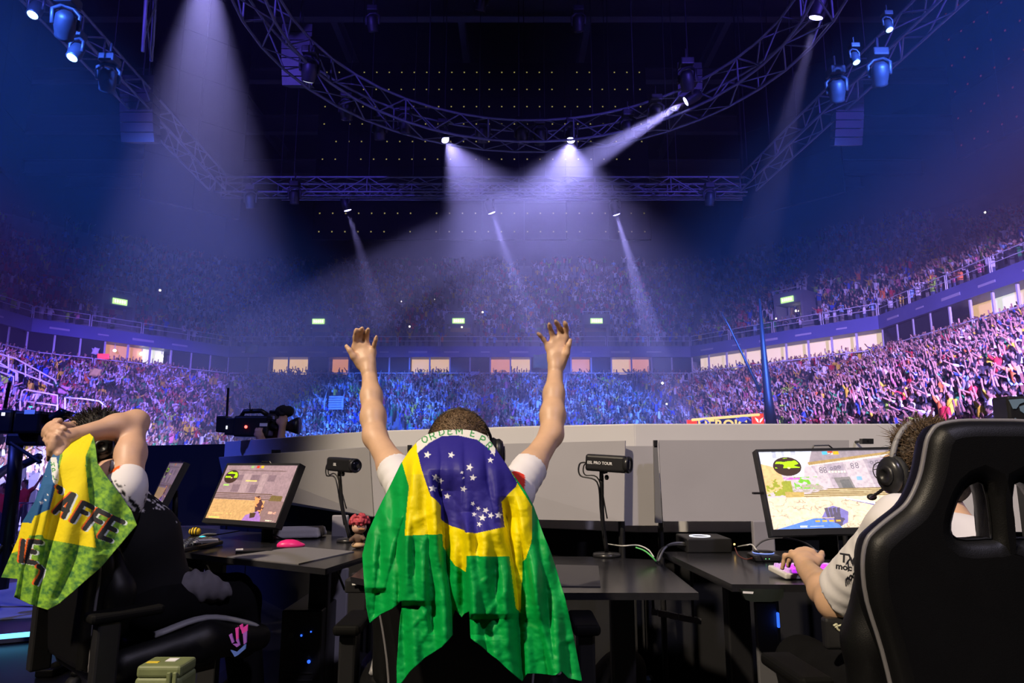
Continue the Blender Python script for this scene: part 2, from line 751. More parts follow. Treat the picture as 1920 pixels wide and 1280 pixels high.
GL = {
    'O': [[(.5, 0), (.12, .2), (0, .5), (.12, .8), (.5, 1), (.88, .8), (1, .5), (.88, .2), (.5, 0)]],
    'R': [[(0, 0), (0, 1), (.7, 1), (.95, .85), (.95, .62), (.7, .48), (0, .48)], [(.5, .48), (1, 0)]],
    'D': [[(0, 0), (0, 1), (.55, 1), (.9, .8), (1, .5), (.9, .2), (.55, 0), (0, 0)]],
    'E': [[(1, 0), (0, 0), (0, 1), (1, 1)], [(0, .52), (.8, .52)]],
    'M': [[(0, 0), (0, 1), (.5, .3), (1, 1), (1, 0)]],
    'P': [[(0, 0), (0, 1), (.7, 1), (1, .85), (1, .6), (.7, .45), (0, .45)]],
    'H': [[(0, 0), (0, 1)], [(1, 0), (1, 1)], [(0, .5), (1, .5)]],
    'L': [[(0, 1), (0, 0), (.9, 0)]],
    'I': [[(.5, 0), (.5, 1)]],
    'C': [[(1, .85), (.7, 1), (.3, 1), (0, .7), (0, .3), (.3, 0), (.7, 0), (1, .15)]],
    'G': [[(1, .85), (.7, 1), (.3, 1), (0, .7), (0, .3), (.3, 0), (.7, 0), (1, .2), (1, .5), (.6, .5)]],
    'S': [[(1, .85), (.7, 1), (.3, 1), (0, .8), (.1, .6), (.9, .4), (1, .2), (.7, 0), (.3, 0), (0, .15)]],
    'A': [[(0, 0), (.5, 1), (1, 0)], [(.2, .35), (.8, .35)]],
    'T': [[(.5, 0), (.5, 1)], [(0, 1), (1, 1)]],
    'U': [[(0, 1), (0, .25), (.3, 0), (.7, 0), (1, .25), (1, 1)]],
    'V': [[(0, 1), (.5, 0), (1, 1)]],
    'N': [[(0, 0), (0, 1), (1, 0), (1, 1)]],
    'F': [[(0, 0), (0, 1), (1, 1)], [(0, .52), (.8, .52)]],
    '0': [[(.5, 0), (0, .3), (0, .7), (.5, 1), (1, .7), (1, .3), (.5, 0)]],
    '1': [[(.2, .8), (.5, 1), (.5, 0)]],
}


def glyph(X, Y, ch, o, ex, ey, w):
    """boolean mask of one stroke letter; o = lower-left corner, ex / ey = letter width and height vectors"""
    det = ex[0] * ey[1] - ex[1] * ey[0]
    m = np.zeros(X.shape, dtype=bool)
    for st in GL.get(ch, []):
        P = [(o[0] + ex[0] * a + ey[0] * b, o[1] + ex[1] * a + ey[1] * b) for a, b in st]
        for i in range(len(P) - 1):
            m |= segdist(X, Y, P[i], P[i + 1]) < w
    return m


def starpoly(cx, cy_, r, rot=0.0):
    out = []
    for k in range(10):
        a = rot + math.pi * k / 5 - math.pi / 2
        q = r if k % 2 == 0 else r * 0.42
        out.append((cx + q * math.cos(a), cy_ + q * math.sin(a)))
    return out


def vnoise(X, Y, sc, seed=0, octv=3):
    """value noise on arrays"""
    out = np.zeros(X.shape)
    amp, tot = 1.0, 0.0
    for o in range(octv):
        x, y = X * sc * 2 ** o + seed * 17.3, Y * sc * 2 ** o + seed * 9.1
        xi, yi = np.floor(x), np.floor(y)
        fx, fy = x - xi, y - yi
        fx, fy = fx * fx * (3 - 2 * fx), fy * fy * (3 - 2 * fy)

        def hsh(a, b):
            q = np.sin(a * 127.1 + b * 311.7 + seed * 74.7) * 43758.5453
            return q - np.floor(q)
        v = (hsh(xi, yi) * (1 - fx) + hsh(xi + 1, yi) * fx) * (1 - fy) + (hsh(xi, yi + 1) * (1 - fx) + hsh(xi + 1, yi + 1) * fx) * fy
        out += v * amp
        tot += amp
        amp *= 0.5
    return out / tot


def lin(c):
    return tuple(((v / 255.0) / 12.92 if v / 255.0 <= 0.04045 else ((v / 255.0 + 0.055) / 1.055) ** 2.4) for v in c)


def grid_mesh(name, Pfun, nu, nv, colorfun, m, parent=None, keep=None, world=True, smooth=True):
    """Pfun(U, V) -> (n, 3) positions, colours from colorfun(U, V)"""
    U, V = np.meshgrid(np.linspace(0, 1, nu), np.linspace(0, 1, nv), indexing='xy')
    P = Pfun(U, V)
    C = colorfun(U, V) if colorfun else None
    a = np.arange(nu * nv).reshape(nv, nu)
    Q = np.stack([a[:-1, :-1].ravel(), a[:-1, 1:].ravel(), a[1:, 1:].ravel(), a[1:, :-1].ravel()], 1)
    return np_mesh(name, P.reshape(-1, 3), Q, m, parent, world, smooth, colors=None if C is None else C.reshape(-1, 3))


def pxarr(x, y, Y):
    u, v = x - 960.0, 640.0 - y
    fw = FPX * CP - v * SP
    up = FPX * SP + v * CP
    return np.stack([u / fw * Y, Y + 0 * u, CAMZ + up / fw * Y], -1)

# =====================================================================================================
# ARENA SHELL
# =====================================================================================================
M_conc = mat('dark_concrete', (0.16, 0.16, 0.18), 0.85, noise=0.25, nscale=0.8)
M_conc_l = mat('pale_concrete', (0.34, 0.35, 0.38), 0.8, noise=0.2, nscale=1.2)
M_floor = mat('arena_floor_black', (0.04, 0.04, 0.05), 0.6, noise=0.3, nscale=0.5)
M_roof = mat('roof_black', (0.012, 0.012, 0.016), 0.9, noise=0.3, nscale=0.3)
M_steel = mat('roof_steel', (0.18, 0.19, 0.22), 0.6, metal=0.2, noise=0.15, nscale=2)
M_rail = mat('painted_rail', (0.62, 0.64, 0.68), 0.45)
M_fascia = mat('fascia_blue', (0.10, 0.12, 0.30), 0.5, noise=0.12, nscale=0.4)
M_fascia_mark = mat('fascia_print_white', (0.42, 0.42, 0.5), 0.5)
M_glass = mat('suite_glass_dark', (0.015, 0.018, 0.03), 0.12, spec=0.4)
M_mull = mat('mullion_white', (0.55, 0.56, 0.6), 0.5)
M_seat = mat('seat_red', (0.42, 0.02, 0.03), 0.5, noise=0.1, nscale=1)
M_alu = mat('truss_aluminium', (0.16, 0.17, 0.20), 0.5, metal=0.2)
M_blk = mat('fixture_black', (0.015, 0.015, 0.017), 0.5, noise=0.2, nscale=8)
M_led = mat('led_screen_black', (0.004, 0.004, 0.005), 0.8, spec=0.1, noise=0.3, nscale=1.0)
M_dot_y = mat('led_pixel_yellow', (0.1, 0.1, 0.02), 0.5, emit=(1.0, 0.85, 0.25), estr=0.32)
M_dot_r = mat('led_pixel_red', (0.1, 0.01, 0.01), 0.5, emit=(1.0, 0.10, 0.06), estr=0.12)
M_exit = mat('exit_sign_green', (0.1, 0.3, 0.05), 0.5, emit=(0.55, 1.0, 0.28), estr=1.5)
M_exit_t = mat('exit_sign_letters', (0.8, 0.9, 0.7), 0.5, emit=(0.9, 1.0, 0.8), estr=2.0)
M_portal = mat('portal_wall_yellow', (0.35, 0.26, 0.12), 0.7, noise=0.15, nscale=1.0)
M_win = {
    'warm': mat('lit_window_warm', (0.5, 0.35, 0.15), 0.6, emit=(1.0, 0.62, 0.26), estr=0.75, noise=0.1, nscale=0.7),
    'orange': mat('lit_window_orange', (0.5, 0.3, 0.15), 0.6, emit=(1.0, 0.40, 0.16), estr=0.62),
    'white': mat('lit_window_white', (0.6, 0.6, 0.5), 0.6, emit=(0.93, 0.95, 0.78), estr=0.85),
    'cream': mat('lit_window_cream', (0.6, 0.5, 0.35), 0.6, emit=(1.0, 0.76, 0.48), estr=0.80),
}
M_lampw = mat('room_lamp_white', (1, 1, 1), 0.5, emit=(1.0, 0.92, 0.74), estr=7.0)

PLAN = [(-38.5, -6.0), (-38.7, 54.0), (-28.5, 68.0), (18.0, 68.0), (29.0, 53.0), (30.0, -6.0)]


def ring(off):
    """plan polyline moved outwards by off metres (mitred corners)"""
    segs = []
    for a, b in zip(PLAN[:-1], PLAN[1:]):
        d = Vector((b[0] - a[0], b[1] - a[1])).normalized()
        n = Vector((-d.y, d.x))                       # outwards for this winding
        segs.append((Vector(a) + n * off, d))
    out = [segs[0][0]]
    for (p, d), (q, e) in zip(segs[:-1], segs[1:]):
        den = d.x * e.y - d.y * e.x
        t = ((q.x - p.x) * e.y - (q.y - p.y) * e.x) / den
        out.append(p + d * t)
    a, b = PLAN[-2], PLAN[-1]
    d = segs[-1][1]
    out.append(segs[-1][0] + d * (Vector(b) - Vector(a)).length)
    return out


def band(mb, off0, z0, off1, z1):
    A, B = ring(off0), ring(off1)
    for i in range(len(A) - 1):
        mb.quad((A[i].x, A[i].y, z0), (A[i + 1].x, A[i + 1].y, z0), (B[i + 1].x, B[i + 1].y, z1), (B[i].x, B[i].y, z1))


LOW_RUN, LOW_RISE, LOW_Z, LOW_N = 0.82, 0.37, 8.0, 26
UP_RUN, UP_RISE, UP_Z, UP_N = 0.82, 0.62, 12.0, 23


def struct(name, mb, m, label=None, cat=None):
    o = mb.build(name, m)
    o['kind'] = 'structure'
    if label:
        o['label'] = label
        o['category'] = cat
    return o


b = MB()
for i in range(LOW_N):
    z = LOW_Z - LOW_RISE * i
    o0 = -LOW_RUN * i
    band(b, o0, z, o0 - LOW_RUN, z)
    band(b, o0 - LOW_RUN, z, o0 - LOW_RUN, z - LOW_RISE)
struct('floor_lower_terrace', b, M_conc, 'stepped concrete terrace of the lower stand', 'stand')
b = MB()
band(b, 0, 8.4, 0, LOW_Z)
band(b, 3.2, 8.4, 0, 8.4)
struct('floor_concourse', b, M_conc, 'concourse floor behind the lower stand', 'floor')
b = MB()
for j in range(UP_N):
    z = UP_Z + UP_RISE * j
    o0 = 0.3 + UP_RUN * j
    band(b, o0 + UP_RUN, z, o0, z)
    band(b, o0 + UP_RUN, z + UP_RISE, o0 + UP_RUN, z)
band(b, 0.3, UP_Z, 0.0, UP_Z)
struct('floor_upper_terrace', b, M_conc, 'steep stepped terrace of the upper stand', 'stand')
b = MB()
band(b, 0.3 + UP_RUN * UP_N, 40.0, 0.3 + UP_RUN * UP_N, UP_Z + UP_RISE * (UP_N))
struct('wall_back', b, M_roof, 'dark wall behind the top of the upper stand', 'wall')
b = MB()
b.quad((-70, -10, 38), (-70, 100, 38), (62, 100, 38), (62, -10, 38))
struct('ceiling', b, M_roof, 'black roof of the arena', 'ceiling')
b = MB()
b.quad((-60, -10, -1.3), (60, -10, -1.3), (60, 75, -1.3), (-60, 75, -1.3))
struct('floor_arena', b, M_floor, 'dark arena floor below the stage', 'floor')

# fascia (ribbon under the upper stand) and concourse ceiling
b = MB()
band(b, 0.0, UP_Z + 0.35, 0.0, 11.25)
band(b, 0.25, UP_Z + 0.35, 0.0, UP_Z + 0.35)
band(b, 0.25, UP_Z, 0.25, UP_Z + 0.35)
band(b, 0.0, 11.25, 3.2, 11.25)
fas = struct('wall_fascia', b, M_fascia, 'blue ribbon board along the front of the upper stand', 'board')
# faint illegible sponsor print on the ribbon, one flat mark each
A = ring(-0.02)
for i in range(len(A) - 1):
    p, q = A[i], A[i + 1]
    d = (q - p)
    L = d.length
    d = d / L
    s = 2.0
    k = 0
    while s < L - 2.5:
        w = (1.5, 0.9, 1.9)[k % 3]
        c = p + d * s
        hgt = (0.16, 0.12, 0.20)[k % 3]
        if c.y > 20:
            block('ribbon_mark', (c.x, c.y, 11.76), (w, 0.02, hgt), M_fascia_mark, fas, math.atan2(d.y, d.x))
        s += 3.4
        k += 1
# concourse back wall with dark glass and lit rooms
b = MB()
band(b, 3.2, 11.3, 3.2, 8.4)
struct('wall_concourse', b, M_conc, 'back wall of the concourse', 'wall')
A = ring(0.35)
n_win = 0
lit = [(505, 586, 'warm'), (622, 662, 'orange'), (757, 784, 'cream'), (792, 824, 'warm'), (908, 932, 'orange'), (931, 944, 'orange'),
       (956, 976, 'warm'), (1066, 1102, 'orange'), (1142, 1178, 'warm'), (1180, 1220, 'orange'), (1297, 1425, 'cream'), (1428, 1642, 'cream'),
       (266, 306, 'white'), (208, 258, 'orange'), (1782, 1830, 'warm'), (1838, 1880, 'white'), (1882, 1935, 'cream')]


def plan_hit(pxx, yy):
    """where the pixel column meets the suite line (outward offset 0.35)"""
    u, v = pxx - 960.0, 640.0 - yy
    fw = FPX * CP - v * SP
    k = u / fw
    best = None
    for i in range(len(A) - 1):
        p, q = A[i], A[i + 1]
        d = q - p
        den = d.x - k * d.y
        if abs(den) < 1e-9:
            continue
        t = (k * p.y - p.x) / den
        if -0.001 <= t <= 1.001:
            h = p + d * t
            if h.y > 5 and (best is None or h.y > best[0].y):
                best = (h, d.normalized(), i)
    return best


windows = []
edges = []
# mullion bays of 2.0 m all along the suite line, each a window with its pane and post
for i in range(len(A) - 1):
    p, q = A[i], A[i + 1]
    L = (q - p).length
    n = max(1, int(round(L / 2.05)))
    for k in range(n):
        a = p + (q - p) * (k / n)
        c = p + (q - p) * ((k + 1) / n)
        mid = (a + c) / 2
        if mid.y < 22:
            continue
        windows.append((a, c, mid, math.atan2((q - p).y, (q - p).x)))


def pix(P):
    x, y, z = P[0], P[1], P[2] - CAMZ
    f = y * CP + z * SP
    return 960 + FPX * x / f, 640 - FPX * (z * CP - y * SP) / f


lit_iv = {}
for x0, x1, kind in lit:
    lit_iv[(x0, x1)] = kind
for k, (a, c, mid, ang) in enumerate(windows):
    xa, xc = sorted((pix((a.x, a.y, 10.0))[0], pix((c.x, c.y, 10.0))[0]))
    xm = (xa + xc) / 2
    kind = None
    for (x0, x1), kd in lit_iv.items():
        if x0 - 6 <= xm <= x1 + 6:
            kind = kd
    w = thing('window_%d' % (k + 1), ('lit %s suite window behind the concourse' % {'warm': 'yellow', 'orange': 'orange', 'white': 'white', 'cream': 'cream'}[kind]) if kind else 'dark suite window with white mullion under the ribbon board',
              'window', (mid.x, mid.y, 8.4), group='suite windows along the concourse', kind='structure')
    wl = (c - a).length
    if kind:
        nx, ny = -math.sin(ang), math.cos(ang)
        block('pane', (mid.x + nx * 1.4, mid.y + ny * 1.4, 10.5), (wl, 0.05, 1.6), M_win[kind], w, ang)
        block('parapet', (mid.x + nx * 1.4, mid.y + ny * 1.4, 9.05), (wl, 0.08, 1.3), M_conc, w, ang)
    else:
        block('pane', (mid.x, mid.y, 10.1), (wl - 0.14, 0.04, 2.3), M_glass, w, ang)
        block('sill', (mid.x, mid.y, 8.9), (wl, 0.1, 0.12), M_mull, w, ang)
    block('mullion', (a.x, a.y, 9.85), (0.14, 0.14, 2.85), M_mull, w, ang)

# bright lamps in the corner lounge and rooms
for (lx, ly, yy, s) in ((1362, 674, 67.0, 0.28), (1385, 672, 66.2, 0.38), (1558, 648, 59.0, 0.42), (1588, 644, 57.8, 0.38), (1353, 660, 67.0, 0.12),
                        (1447, 654, 63.0, 0.12), (1490, 648, 61.5, 0.1), (1537, 642, 59.0, 0.14), (1635, 628, 55.5, 0.16), (266, 663, 62.5, 0.2), (303, 668, 64.0, 0.16),
                        (215, 657, 60.0, 0.14), (1330, 671, 68.5, 0.1)):
    P = px(lx, ly, yy)
    t = thing('room_lamp', 'bright lamp glowing in a lounge behind the concourse', 'lamp', P, group='lounge lamps')
    bb = MB().ball((0, 0, 0), (s, s, s * 0.9), 10, 6)
    bb.build('bulb', M_lampw, t, False, True)
    stick('stem', P + Vector((0, 0, s * 0.8)), P + Vector((0, 0, s + 0.6)), 0.03, M_mull, t)

# exit portals with green signs in the upper stand
PORTALS = []
for sx, sy, yoff in ((223, 566, 0), (598, 603, 0), (860, 602, 0), (1118, 602, 0), (1478, 562, 0)):
    # march along the ray until it meets the rake of the upper stand
    best = None
    for s in np.arange(30, 100, 0.1):
        P = px(sx, sy, s)
        # outward offset of the point
        offm = -99
        for a, c in zip(PLAN[:-1], PLAN[1:]):
            d = Vector((c[0] - a[0], c[1] - a[1])).normalized()
            nrm = Vector((-d.y, d.x))
            o_ = (Vector((P.x, P.y)) - Vector(a)).dot(nrm)
            if o_ > offm:
                offm, dn, dd = o_, nrm, d
        if offm > 0.2 and P.z <= UP_Z + UP_RISE / UP_RUN * offm + 1.9:
            best = (P, offm, dn, dd)
            break
    if best is None:
        continue
    P, offm, dn, dd = best
    ang = math.atan2(dd.y, dd.x)
    zf = P.z - 2.75
    PORTALS.append((P.x, P.y, zf))
    M = Matrix.Translation((P.x, P.y, zf)) @ Matrix.Rotation(ang, 4, 'Z')

    def L(x, y, z):
        return M @ Vector((x, y, z))
    t = thing('exit_portal', 'stair exit portal below a green sign in the upper stand', 'doorway', (P.x, P.y, zf), group='exit portals of the upper stand')
    for sgn in (-1, 1):
        block('side_wall', L(sgn * 1.35, 1.2, 1.2), (0.2, 2.6, 2.4), M_conc, t, ang)
    block('lintel', L(0, 1.2, 2.95), (2.9, 2.6, 1.1), M_conc, t, ang)
    block('back_wall', L(0, 1.9, 1.2), (2.5, 0.1, 2.4), M_portal, t, ang)
    block('guard_bar', L(0, -0.2, 3.75), (3.0, 0.06, 0.06), M_rail, t, ang)
    for sgn in (-1, 1):
        block('guard_post', L(sgn * 1.4, -0.2, 3.6), (0.06, 0.06, 0.4), M_rail, t, ang)
    e = thing('exit_sign', 'glowing green exit sign over a portal of the upper stand', 'sign', L(0, -0.16, 2.75), group='green exit signs')
    block('sign_panel', L(0, -0.2, 2.75), (1.25, 0.08, 0.52), M_exit, e, ang)
    for q in range(5):
        block('letter', L(-0.42 + 0.21 * q, -0.25, 2.75), (0.12, 0.02, 0.26), M_exit_t, e, ang)


# guard rails -----------------------------------------------------------------
def rails(off, z, name, label, group, hgt=1.05, sec=3.9, ymin=20, mid=True, r=0.035, only=None):
    A_ = ring(off)
    for i in range(len(A_) - 1):
        p, q = A_[i], A_[i + 1]
        Lg = (q - p).length
        n = max(1, int(round(Lg / sec)))
        for k in range(n):
            a = p + (q - p) * ((k + 0.02) / n)
            c = p + (q - p) * ((k + 0.98) / n)
            m_ = (a + c) / 2
            x, y = pix((m_.x, m_.y, z))
            if m_.y < ymin or x < -250 or x > 2170:
                continue
            if only and not only(x, y):
                continue
            t = thing(name, label, 'railing', (m_.x, m_.y, z), group=group)
            stick('top_rail', (a.x, a.y, z + hgt), (c.x, c.y, z + hgt), r, M_rail, t)
            if mid:
                stick('middle_rail', (a.x, a.y, z + hgt * 0.55), (c.x, c.y, z + hgt * 0.55), r * 0.8, M_rail, t)
            for g in (0.0, 1.0):
                s = a + (c - a) * g
                stick('post', (s.x, s.y, z), (s.x, s.y, z + hgt), r, M_rail, t)


rails(0.05, UP_Z + 0.35, 'guard_rail', 'pale guard rail along the front of the upper stand', 'upper stand rails', 1.0, 4.2)
rails(-1.0, 7.75, 'guard_rail', 'pale guard rail between the concourse and the lower stand', 'concourse rails', 1.75, 4.0, r=0.05)
rails(-LOW_RUN * 12.5, LOW_Z - LOW_RISE * 13, 'guard_rail', 'pale guard rail crossing the rows of the lower stand', 'lower stand rails', 1.15, 4.4,
      only=lambda x, y: x < 690 or 900 < x < 1170)

# stair flank with handrails at the left end of the lower stand
t = thing('stair_flank', 'pale concrete stair flank beside the lower stand', 'stairs', px(40, 800, 40), kind='structure')
P0, P1, P2, P3 = px(-60, 690, 41), px(125, 775, 41), px(120, 800, 41), px(-60, 830, 41)
bb = MB()
bk = Vector((0, 2.5, 0))
bb.add([P0, P1, P2, P3, P0 + bk, P1 + bk, P2 + bk, P3 + bk], [(0, 3, 2, 1), (4, 5, 6, 7), (0, 1, 5, 4), (1, 2, 6, 5), (2, 3, 7, 6), (3, 0, 4, 7)])
bb.build('flank_wall', M_conc_l, t)
for (pts, nm) in ((((-30, 655), (30, 672), (103, 712), (106, 720)), 'handrail'), (((-30, 676), (28, 694), (100, 722)), 'handrail'),
                  (((-20, 672), (5, 683), (33, 700), (33, 716)), 'handrail'), (((-20, 690), (26, 706), (24, 730)), 'handrail'), ):
    MB().tube([px(x, y, 40.4) for x, y in pts], 0.05, 6).build(nm, M_rail, t, True, True)
for (x, y0, y1) in ((16, 664, 690), (48, 681, 706), (75, 697, 716), (30, 700, 730)):
    stick('post', px(x, y0, 40.4), px(x, y1, 40.4), 0.045, M_rail, t)
for grp in range(3):
    sec = [((38, 752), (42, 733), (47, 730), (108, 741), (108, 758)), ((122, 745), (160, 748), (187, 752), (200, 764)), ((47, 752), (107, 760))][grp]
    t = thing('guard_rail', 'bent pale rail at the foot of the stair flank', 'railing', px(sec[0][0], sec[0][1] + 14, 36), group='rails by the stair flank')
    MB().tube([px(x, y, 36) for x, y in sec], 0.045, 6).build('top_rail', M_rail, t, True, True)
    for x, y in (sec[0], sec[-1]):
        stick('post', px(x, y, 36), px(x, y + 22, 36), 0.045, M_rail, t)
# stair gangways with rails inside the stands (pale steps between the blocks of spectators)
GANG = []
for (x0, x1, y0, y1, Yd) in ((617, 645, 742, 768, 58.0), (1036, 1062, 712, 745, 61.0), (690, 712, 706, 735, 62.5)):
    t = thing('stair_gangway', 'pale stair gangway with rails between the lower rows', 'stairs', px((x0 + x1) / 2, y1, Yd), group='stair gangways of the lower stand')
    GANG.append((x0 - 4, x1 + 4, y0 - 2, y1 + 4))
    n = 6
    for k in range(n):
        ya = y0 + (y1 - y0) * k / n
        P = px((x0 + x1) / 2, ya + (y1 - y0) / n / 2, Yd - k * 0.25)
        block('step', P, ((x1 - x0) / FPX * Yd, 0.3, (y1 - y0) / n / FPX * Yd * 0.8), M_conc_l, t)
    for sx in (x0 - 3, x1 + 3):
        MB().tube([px(sx, y0 - 12, Yd - 0.5), px(sx - 6, y1 - 16, Yd - 2.0), px(sx - 6, y1, Yd - 2.0)], 0.05, 6).build('handrail', M_rail, t, True, True)

# roof steel
for (yy, zz, hh) in ((40, 33.5, 0.5), (46, 34.2, 0.8), (53, 33.0, 0.5), (60, 32.2, 0.8), (66, 30.6, 0.7), (72, 31.5, 0.6)):
    t = thing('roof_beam', 'dark steel roof beam spanning the arena', 'beam', (0, yy, zz), group='roof beams')
    block('top_flange', (-4, yy, zz + hh), (92, 0.7, 0.12), M_steel, t)
    block('bottom_flange', (-4, yy, zz - hh), (92, 0.7, 0.12), M_steel, t)
    block('web', (-4, yy, zz), (92, 0.1, hh * 2), M_steel, t)
for xx in (-26, -14, -4, 6, 17):
    t = thing('roof_beam', 'slim dark roof purlin running towards the stage', 'beam', (xx, 40, 35.6), group='roof purlins')
    block('top_flange', (xx, 44, 36.2), (0.5, 60, 0.1), M_steel, t)
    block('bottom_flange', (xx, 44, 35.0), (0.5, 60, 0.1), M_steel, t)
    block('web', (xx, 44, 35.6), (0.08, 60, 1.2), M_steel, t)


# LED screens -----------------------------------------------------------------
def led_screen(label, bl, br, top, dots=None, dm=None, cols=26, rows=9, z0=0.0, inset=0.02):
    """bl, br: bottom corners (world); top: height"""
    bl, br = Vector(bl), Vector(br)
    ex = br - bl
    w = ex.length
    exn = ex.normalized()
    nrm = Vector((exn.y, -exn.x, 0))            # towards the stage
    t = thing('led_screen', label, 'screen', (bl + br) / 2)
    ang = math.atan2(exn.y, exn.x)
    # cabinets: a grid of tiles with fine seams
    nc = max(2, int(round(w / 2.9)))
    nr = max(2, int(round(top / 2.9)))
    for i in range(nc):
        for j in range(nr):
            c = bl + ex * ((i + 0.5) / nc) + Vector((0, 0, top * (j + 0.5) / nr))
            block('panel', c, (w / nc - 0.02, 0.25, top / nr - 0.02), M_led, t, ang)
    for k in range(4):
        c = bl + ex * ((k + 0.5) / 4)
        stick('hanging_cable', c + Vector((0, 0, top)), Vector((c.x, c.y, 37.9)), 0.03, M_blk, t)
    if dots:
        vs, fs = [], []
        for j in range(rows):
            for i in range(cols):
                if dots == 'y' and random.random() < 0.06:
                    continue
                c = bl + ex * ((i + 0.5) / cols) + Vector((0, 0, top * (j + 0.42) / rows)) + nrm * 0.15
                s = 0.045
                n = len(vs)
                for (dx, dz) in ((-s, -s), (s, -s), (s, s), (-s, s)):
                    vs.append(c + exn * dx + Vector((0, 0, dz)))
                fs.append((n, n + 1, n + 2, n + 3))
        d = mesh_obj('lit_pixels', vs, fs, dm, t)
        d['kind'] = 'stuff'
    return t


def hz(x, y, H):                                # point at height H above the camera
    return pxz(x, y, CAMZ + H)


c0, c1 = px(586, 450, 45), px(1221, 450, 45)
led_screen('huge black video wall with a grid of tiny yellow lights', c0, c1, 13.2, 'y', M_dot_y, 26, 10)
led_screen('tall black side screen hanging beside the yellow-dotted video wall, by the strong white beam', hz(262, 370, 14.8), hz(448, 412, 14.8), 17)
led_screen('tall black side screen hanging beside the video wall, behind the truss crossing', hz(1395, 410, 14.8), hz(1585, 360, 14.8), 11)
led_screen('black side screen with sparse red lights', hz(1798, 300, 14.8), hz(1990, 205, 14.8), 13, 'r', M_dot_r, 7, 9)
led_screen('black side screen at the dim end of the hall with blue lamps nearby', hz(-80, 240, 14.8), hz(30, 345, 14.8), 15)


# trusses ---------------------------------------------------------------------
def truss(label, pts, w=0.75, bay=1.05, closed=False, hang=True):
    """box truss through centre-line points (already dense): four chords and a brace lattice"""
    n = len(pts)
    t = thing('lighting_truss', label, 'truss', pts[0])
    tops, lines = [], [[], [], [], []]
    for i, p in enumerate(pts):
        a = pts[(i - 1) % n] if closed or i else pts[i]
        c = pts[(i + 1) % n] if closed or i < n - 1 else pts[i]
        d = (c - a).normalized()
        s = d.cross(Vector((0, 0, 1))).normalized()
        for k, (sx, sz) in enumerate(((-1, 1), (1, 1), (1, -1), (-1, -1))):
            lines[k].append(p + s * (sx * w / 2) + Vector((0, 0, sz * w / 2)))
    for ln in lines:
        MB().tube(ln, 0.045, 6, closed=closed).build('chord', M_alu, t, True, True)
    m = n if closed else n - 1
    for i in range(m):
        j = (i + 1) % n
        for k in range(4):
            q = (k + 1) % 4
            if i % 2 == 0:
                stick('brace', lines[k][i], lines[q][j], 0.026, M_alu, t)
            else:
                stick('brace', lines[q][i], lines[k][j], 0.026, M_alu, t)
        if i % 3 == 0:
            stick('brace', lines[0][i], lines[3][i], 0.03, M_alu, t)
            stick('brace', lines[1][i], lines[2][i], 0.03, M_alu, t)
    if hang:
        for i in range(0, n, max(2, n // 6)):
            stick('hanging_chain', pts[i] + Vector((0, 0, w / 2)), Vector((pts[i].x, pts[i].y, 37.5)), 0.02, M_blk, t)
    return t


TZ = CAMZ + 12.0
RC = Vector((0.7, 16.6, TZ))
ring_pts = [RC + Vector((7.5 * math.cos(a), 7.5 * math.sin(a), 0)) for a in np.linspace(0, 2 * math.pi, 42, endpoint=False)]
truss('circular aluminium lighting truss hanging over the stage', ring_pts, 0.85, closed=True)


def line_pts(a, c, step=1.1):
    a, c = Vector(a), Vector(c)
    n = max(2, int((c - a).length / step))
    return [a + (c - a) * (i / n) for i in range(n + 1)]


truss('straight lighting truss crossing in front of the video wall', line_pts((-13.4, 29.5, TZ + 0.2), (10.6, 29.5, TZ + 0.2)), 0.7)
truss('straight lighting truss leading back from the crossing truss past the bright white beam', line_pts((-13.2, 29.0, TZ + 0.2), (-12.3, 12.0, TZ + 0.2)), 0.7)
truss('straight lighting truss leading back from the crossing truss past the red-dotted screen', line_pts((10.6, 29.0, TZ + 0.2), (11.9, 12.0, TZ + 0.2)), 0.7)
truss('straight lighting truss carrying the small white spot beams', line_pts((-12, 33.5, TZ + 1.6), (12, 33.5, TZ + 1.6)), 0.6)
truss('short upright tower truss beside the bright white beam', line_pts(px(277, 92, 17.5), px(286, -60, 17.5)), 0.45, hang=False)


# moving lamps ------------------------------------------------------------------
LENS = {}


def lens_mat(col, st):
    key = 'lens_%d_%d_%d_%d' % (int(col[0] * 99), int(col[1] * 99), int(col[2] * 99), int(st * 10))
    return mat(key, (0.2, 0.2, 0.22), 0.1, emit=col, estr=st)


